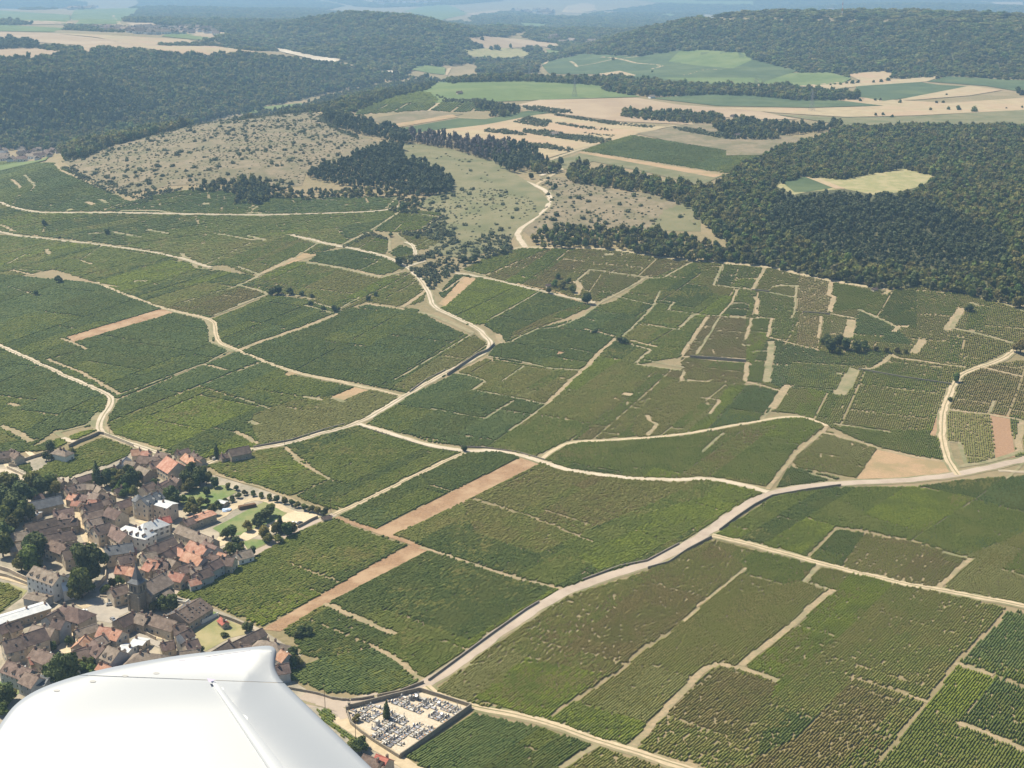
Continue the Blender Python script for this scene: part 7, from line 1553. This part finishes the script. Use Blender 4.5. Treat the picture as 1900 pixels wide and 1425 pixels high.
def edge_dist(x, y):
    d = 1e9
    for k in range(len(wo_np) - 1):
        a, b = wo_np[k], wo_np[k + 1]; ab = b - a; t = max(0, min(1, ((x - a[0]) * ab[0] + (y - a[1]) * ab[1]) / max(ab @ ab, 1e-9)))
        d = min(d, math.hypot(x - a[0] - ab[0] * t, y - a[1] - ab[1] * t))
    return d
def tip_flare(x, y):
    # upswept tip towards the rear corner
    seam = 1247 + (x - 0) * .035
    f = max(0, (seam + 8 - y) / 55.0); g_ = max(0, min(1, (x - 150) / 330.0))
    return .014 * (min(f, 1.2) ** 1.6) * (g_ ** 1.2)
def wing_piece(name, poly, parent, mk, step=14, base=0.0, rdx=9.0, round_all=False):
    pl = []
    for k in range(len(poly)):
        a, b = np.array(poly[k], float), np.array(poly[(k + 1) % len(poly)], float); L_ = np.hypot(*(b - a))
        if L_ < .3: continue
        kk = max(1, int(L_ / 4)) if L_ < 400 or a[1] < 1590 else 12
        for i in range(kk): pl.append(a + (b - a) * i / kk)
    pl = np.array(pl)
    if sum(pl[k - 1][0] * pl[k][1] - pl[k][0] * pl[k - 1][1] for k in range(len(pl))) < 0: pl = pl[::-1]
    poly = [tuple(p_) for p_ in pl]; nb = len(poly); pts_ = list(poly)
    t = np.roll(pl, -1, 0) - np.roll(pl, 1, 0); t /= np.hypot(t[:, 0], t[:, 1])[:, None]; nn_ = np.stack([-t[:, 1], t[:, 0]], -1)
    def bd(x, y): return np.min(np.hypot(pl[:, 0] - x, pl[:, 1] - y))
    inn = []
    for d_ in (.8, 2.0, 4.0, 7.0, 11.0):
        q_ = pl + nn_ * d_; ok = inside(q_[:, 0], q_[:, 1], poly)
        inn += [tuple(p_) for p_, k_ in zip(q_, ok) if k_ and bd(*p_) > d_ * .9]
    xs = np.arange(-170, 880, step); gx, gy = np.meshgrid(xs, np.arange(1190, 1610, step)); gx = gx.ravel().astype(float); gy = gy.ravel().astype(float)
    m_ = inside(gx, gy, poly); inn += [(a, b) for a, b in zip(gx[m_], gy[m_]) if bd(a, b) > 15]
    pts_ += inn
    r = delaunay_2d_cdt([Vector(p_) for p_ in pts_], [(k, (k + 1) % nb) for k in range(nb)], [], 1, 1e-4)
    co = [(p_.x, p_.y) for p_ in r[0]]; top, bot = [], []
    for a, b in co:
        d = edge_dist(a, b); rr = min(1, d / rdx); rnd = math.sqrt(max(0, 1 - (1 - rr) ** 2))
        fl = tip_flare(a, b); camb = CAMB(d)
        top.append(wp(a, b, base + (rnd - 1) * .010 + camb + fl)); bot.append(wp(a, b, base - .012 - rnd * .018 - .02 * min(1, d / 120.0) + fl))
    n_ = len(co); F_ = [tuple(f) for f in r[2] if len(f) == 3]; mb = MB()
    def ccw(f): return (co[f[1]][0] - co[f[0]][0]) * (co[f[2]][1] - co[f[0]][1]) - (co[f[1]][1] - co[f[0]][1]) * (co[f[2]][0] - co[f[0]][0]) < 0
    F_ = [f if ccw(f) else f[::-1] for f in F_]
    cnt_ = {}
    for f in F_:
        for e_ in ((f[0], f[1]), (f[1], f[2]), (f[2], f[0])): cnt_[tuple(sorted(e_))] = cnt_.get(tuple(sorted(e_)), 0) + 1
    fs = F_ + [tuple(n_ + q_ for q_ in f[::-1]) for f in F_]
    for f in F_:
        for a, b in ((f[0], f[1]), (f[1], f[2]), (f[2], f[0])):
            if cnt_[tuple(sorted((a, b)))] == 1: fs.append((b, a, n_ + a, n_ + b))
    mb.add(top + bot, fs); o = mb.build(name, [MT[mk]], parent, smooth=True)
    return o
MT['wing_white'] = mat('wing_white', (.262, .288, .325), (.255, .280, .318), 1.5, (.248, .272, .310), .6, rough=.42, spec=.4)
MT['fairing'] = mat('fairing', (.50, .52, .54), (.47, .49, .51), 2, rough=.35, spec=.5)
MT['seam'] = mat('seam', (.25, .25, .27), (.2, .2, .22), 3, rough=.6)
wing = empty('aircraft_wing', WP0); wing['label'] = 'white aircraft wing with upturned tip, close below the window'; wing['category'] = 'aircraft wing'
# outline split: tip cap above the seam, main skin left of the hinge line, aileron right of it
def clip(poly, a, b, c, keep):   # keep side of line a*x+b*y=c
    out = []; n_ = len(poly)
    for k in range(n_):
        p_, q_ = poly[k], poly[(k + 1) % n_]; dp = (a * p_[0] + b * p_[1] - c) * keep; dq = (a * q_[0] + b * q_[1] - c) * keep
        if dp >= 0: out.append(p_)
        if dp * dq < 0: t = dp / (dp - dq); out.append((p_[0] + (q_[0] - p_[0]) * t, p_[1] + (q_[1] - p_[1]) * t))
    return out
sa_, sb_ = -.0385, 1.0; sc0 = 1247.0
tip = clip(WOs, sa_, sb_, sc0 - .2, -1); body = clip(WOs, sa_, sb_, sc0 + .35, 1)
hx = lambda y: 392 + (y - 1262) * .69
ai = clip(body, 1, -.69, 392 - 1262 * .69 + 6, 1); sk = clip(body, 1, -.69, 392 - 1262 * .69 + 4.6, -1)
O_ = Matrix.Translation(-WP0)
for nm, pl in (('wing_tip', tip), ('wing_skin', sk), ('aileron', ai)):
    o = wing_piece(nm, pl, wing, 'wing_white'); o.matrix_parent_inverse = Matrix.Translation(-WP0)
# raised hinge fairing along the aileron line
mb = MB(); P_ = []
for k in range(15):
    y = 1264 + k * 22; x = hx(y); wdt = 5 + 10 * min(1, k / 7); P_.append((x, y, wdt))
vs = []; fs = []
for k, (x, y, w_) in enumerate(P_):
    d = edge_dist(x, y); base = CAMB(d) + tip_flare(x, y)
    for j, (off, hh) in enumerate(((-w_ * .5, -.004), (-w_ * .38, .009), (w_ * .3, .0095), (w_ * 1.0, .006), (w_ * 1.45, -.003))): vs.append(wp(x + off, y - off * .25, base + hh))
for k in range(len(P_) - 1):
    for j in range(4): b_ = 5 * k + j; fs.append((b_, b_ + 5, b_ + 6, b_ + 1))
fs.append((0, 1, 2, 3, 4)); mb.add(vs, fs)
o = mb.build('hinge_fairing', [MT['fairing']], wing, smooth=True); o.matrix_parent_inverse = Matrix.Translation(-WP0)
mb = MB()
def strake(pts_, w_, hh=.0006):
    vs = []
    for x, y in pts_:
        d = edge_dist(x, y); b0 = CAMB(d) + tip_flare(x, y) + (math.sqrt(max(0, 1 - (1 - min(1, d / 9.0)) ** 2)) - 1) * .010
        for s_, h2 in ((-w_, -.0008), (0, hh), (w_, -.0008)): vs.append(wp(x, y + s_, b0 + h2))
    fs = []
    for k in range(len(pts_) - 1):
        for j in range(2): b_ = 3 * k + j; fs.append((b_, b_ + 3, b_ + 4, b_ + 1))
    mb.add(vs, fs)
MT['cover'] = mat('cover', (.30, .305, .31), (.33, .33, .335), 2, rough=.5)
MT['lilac'] = mat('lilac', (.40, .37, .55), (.37, .34, .51), 2, rough=.5)
strake([(332, 1226), (350, 1224.5), (365, 1223.5), (376, 1222.5)], .7); strake([(380, 1219), (420, 1213), (465, 1207)], .4)
mb.add([wp(384, 1258.5, .022), wp(400, 1261, .022), wp(388, 1266, .022)], [(0, 1, 2)])
for x_, y_ in ((105, 1281), (172, 1264), (232, 1254), (290, 1249)):
    base_ = CAMB(edge_dist(x_, y_)); vs = [wp(x_ + 6 * math.cos(a_ * .7854), y_ + 2.2 * math.sin(a_ * .7854), base_ + .0015) for a_ in range(8)]
    m3 = MB(); m3.add([tuple(q_) for q_ in vs], [(0, 1, 2, 3, 4, 5, 6, 7)[::-1]]); o = m3.build('access_cover', [MT['cover']], wing); o.matrix_parent_inverse = Matrix.Translation(-WP0)
o = mb.build('marking', [MT['lilac']], wing); o.matrix_parent_inverse = Matrix.Translation(-WP0)

# ------------------------------------------------------------------ haze, sky, sun, camera
mb = MB(); mb.box(-20500, 20500, -20500, 20500, float(GZ.min()) - 1.2, HC + 12)
hz = mb.build('haze', []); hz['kind'] = 'stuff'; hz['label'] = 'pale blue air over the valleys'
m = bpy.data.materials.new('haze'); m.use_nodes = True; N = m.node_tree.nodes; N.remove(N['Principled BSDF'])
pv = N.new('ShaderNodeVolumePrincipled'); pv.inputs['Color'].default_value = (.43, .70, 1.0, 1); pv.inputs['Density'].default_value = HAZE_D; pv.inputs['Anisotropy'].default_value = .1
m.node_tree.links.new(pv.outputs[0], N['Material Output'].inputs['Volume']); hz.data.materials.append(m)
SUN_AZ = -61.0; SUN_EL = 56.0
w = bpy.data.worlds.new('World'); sc.world = w; w.use_nodes = True; N = w.node_tree.nodes
sky = N.new('ShaderNodeTexSky'); sky.sky_type = 'NISHITA'; sky.sun_disc = False; sky.sun_elevation = R(SUN_EL); sky.sun_rotation = R(SUN_AZ); sky.altitude = 300
w.node_tree.links.new(sky.outputs[0], N['Background'].inputs[0]); N['Background'].inputs[1].default_value = .072
ld = bpy.data.lights.new('sun', 'SUN'); ld.energy = 4.8; ld.angle = R(.53); ld.color = (1, .915, .73)
lo = bpy.data.objects.new('sun', ld); COL.objects.link(lo)
sv = Vector((math.sin(R(SUN_AZ)) * math.cos(R(SUN_EL)), math.cos(R(SUN_AZ)) * math.cos(R(SUN_EL)), math.sin(R(SUN_EL))))
lo.rotation_euler = sv.to_track_quat('Z', 'Y').to_euler(); lo.location = (0, 0, 400)
cd = bpy.data.cameras.new('camera'); cd.sensor_width = 36; cd.sensor_fit = 'HORIZONTAL'; cd.lens = F / 1900 * 36; cd.clip_start = .1; cd.clip_end = 60000
co_ = bpy.data.objects.new('camera', cd); COL.objects.link(co_); co_.location = (0, 0, HC); co_.rotation_euler = (math.pi / 2 - PITCH, 0, 0); sc.camera = co_
sc.view_settings.view_transform = 'Standard'; sc.view_settings.look = 'None'; sc.view_settings.gamma = 1; sc.view_settings.exposure = EXPO
sc.render.engine = 'CYCLES'
print('done', len(bpy.data.objects))
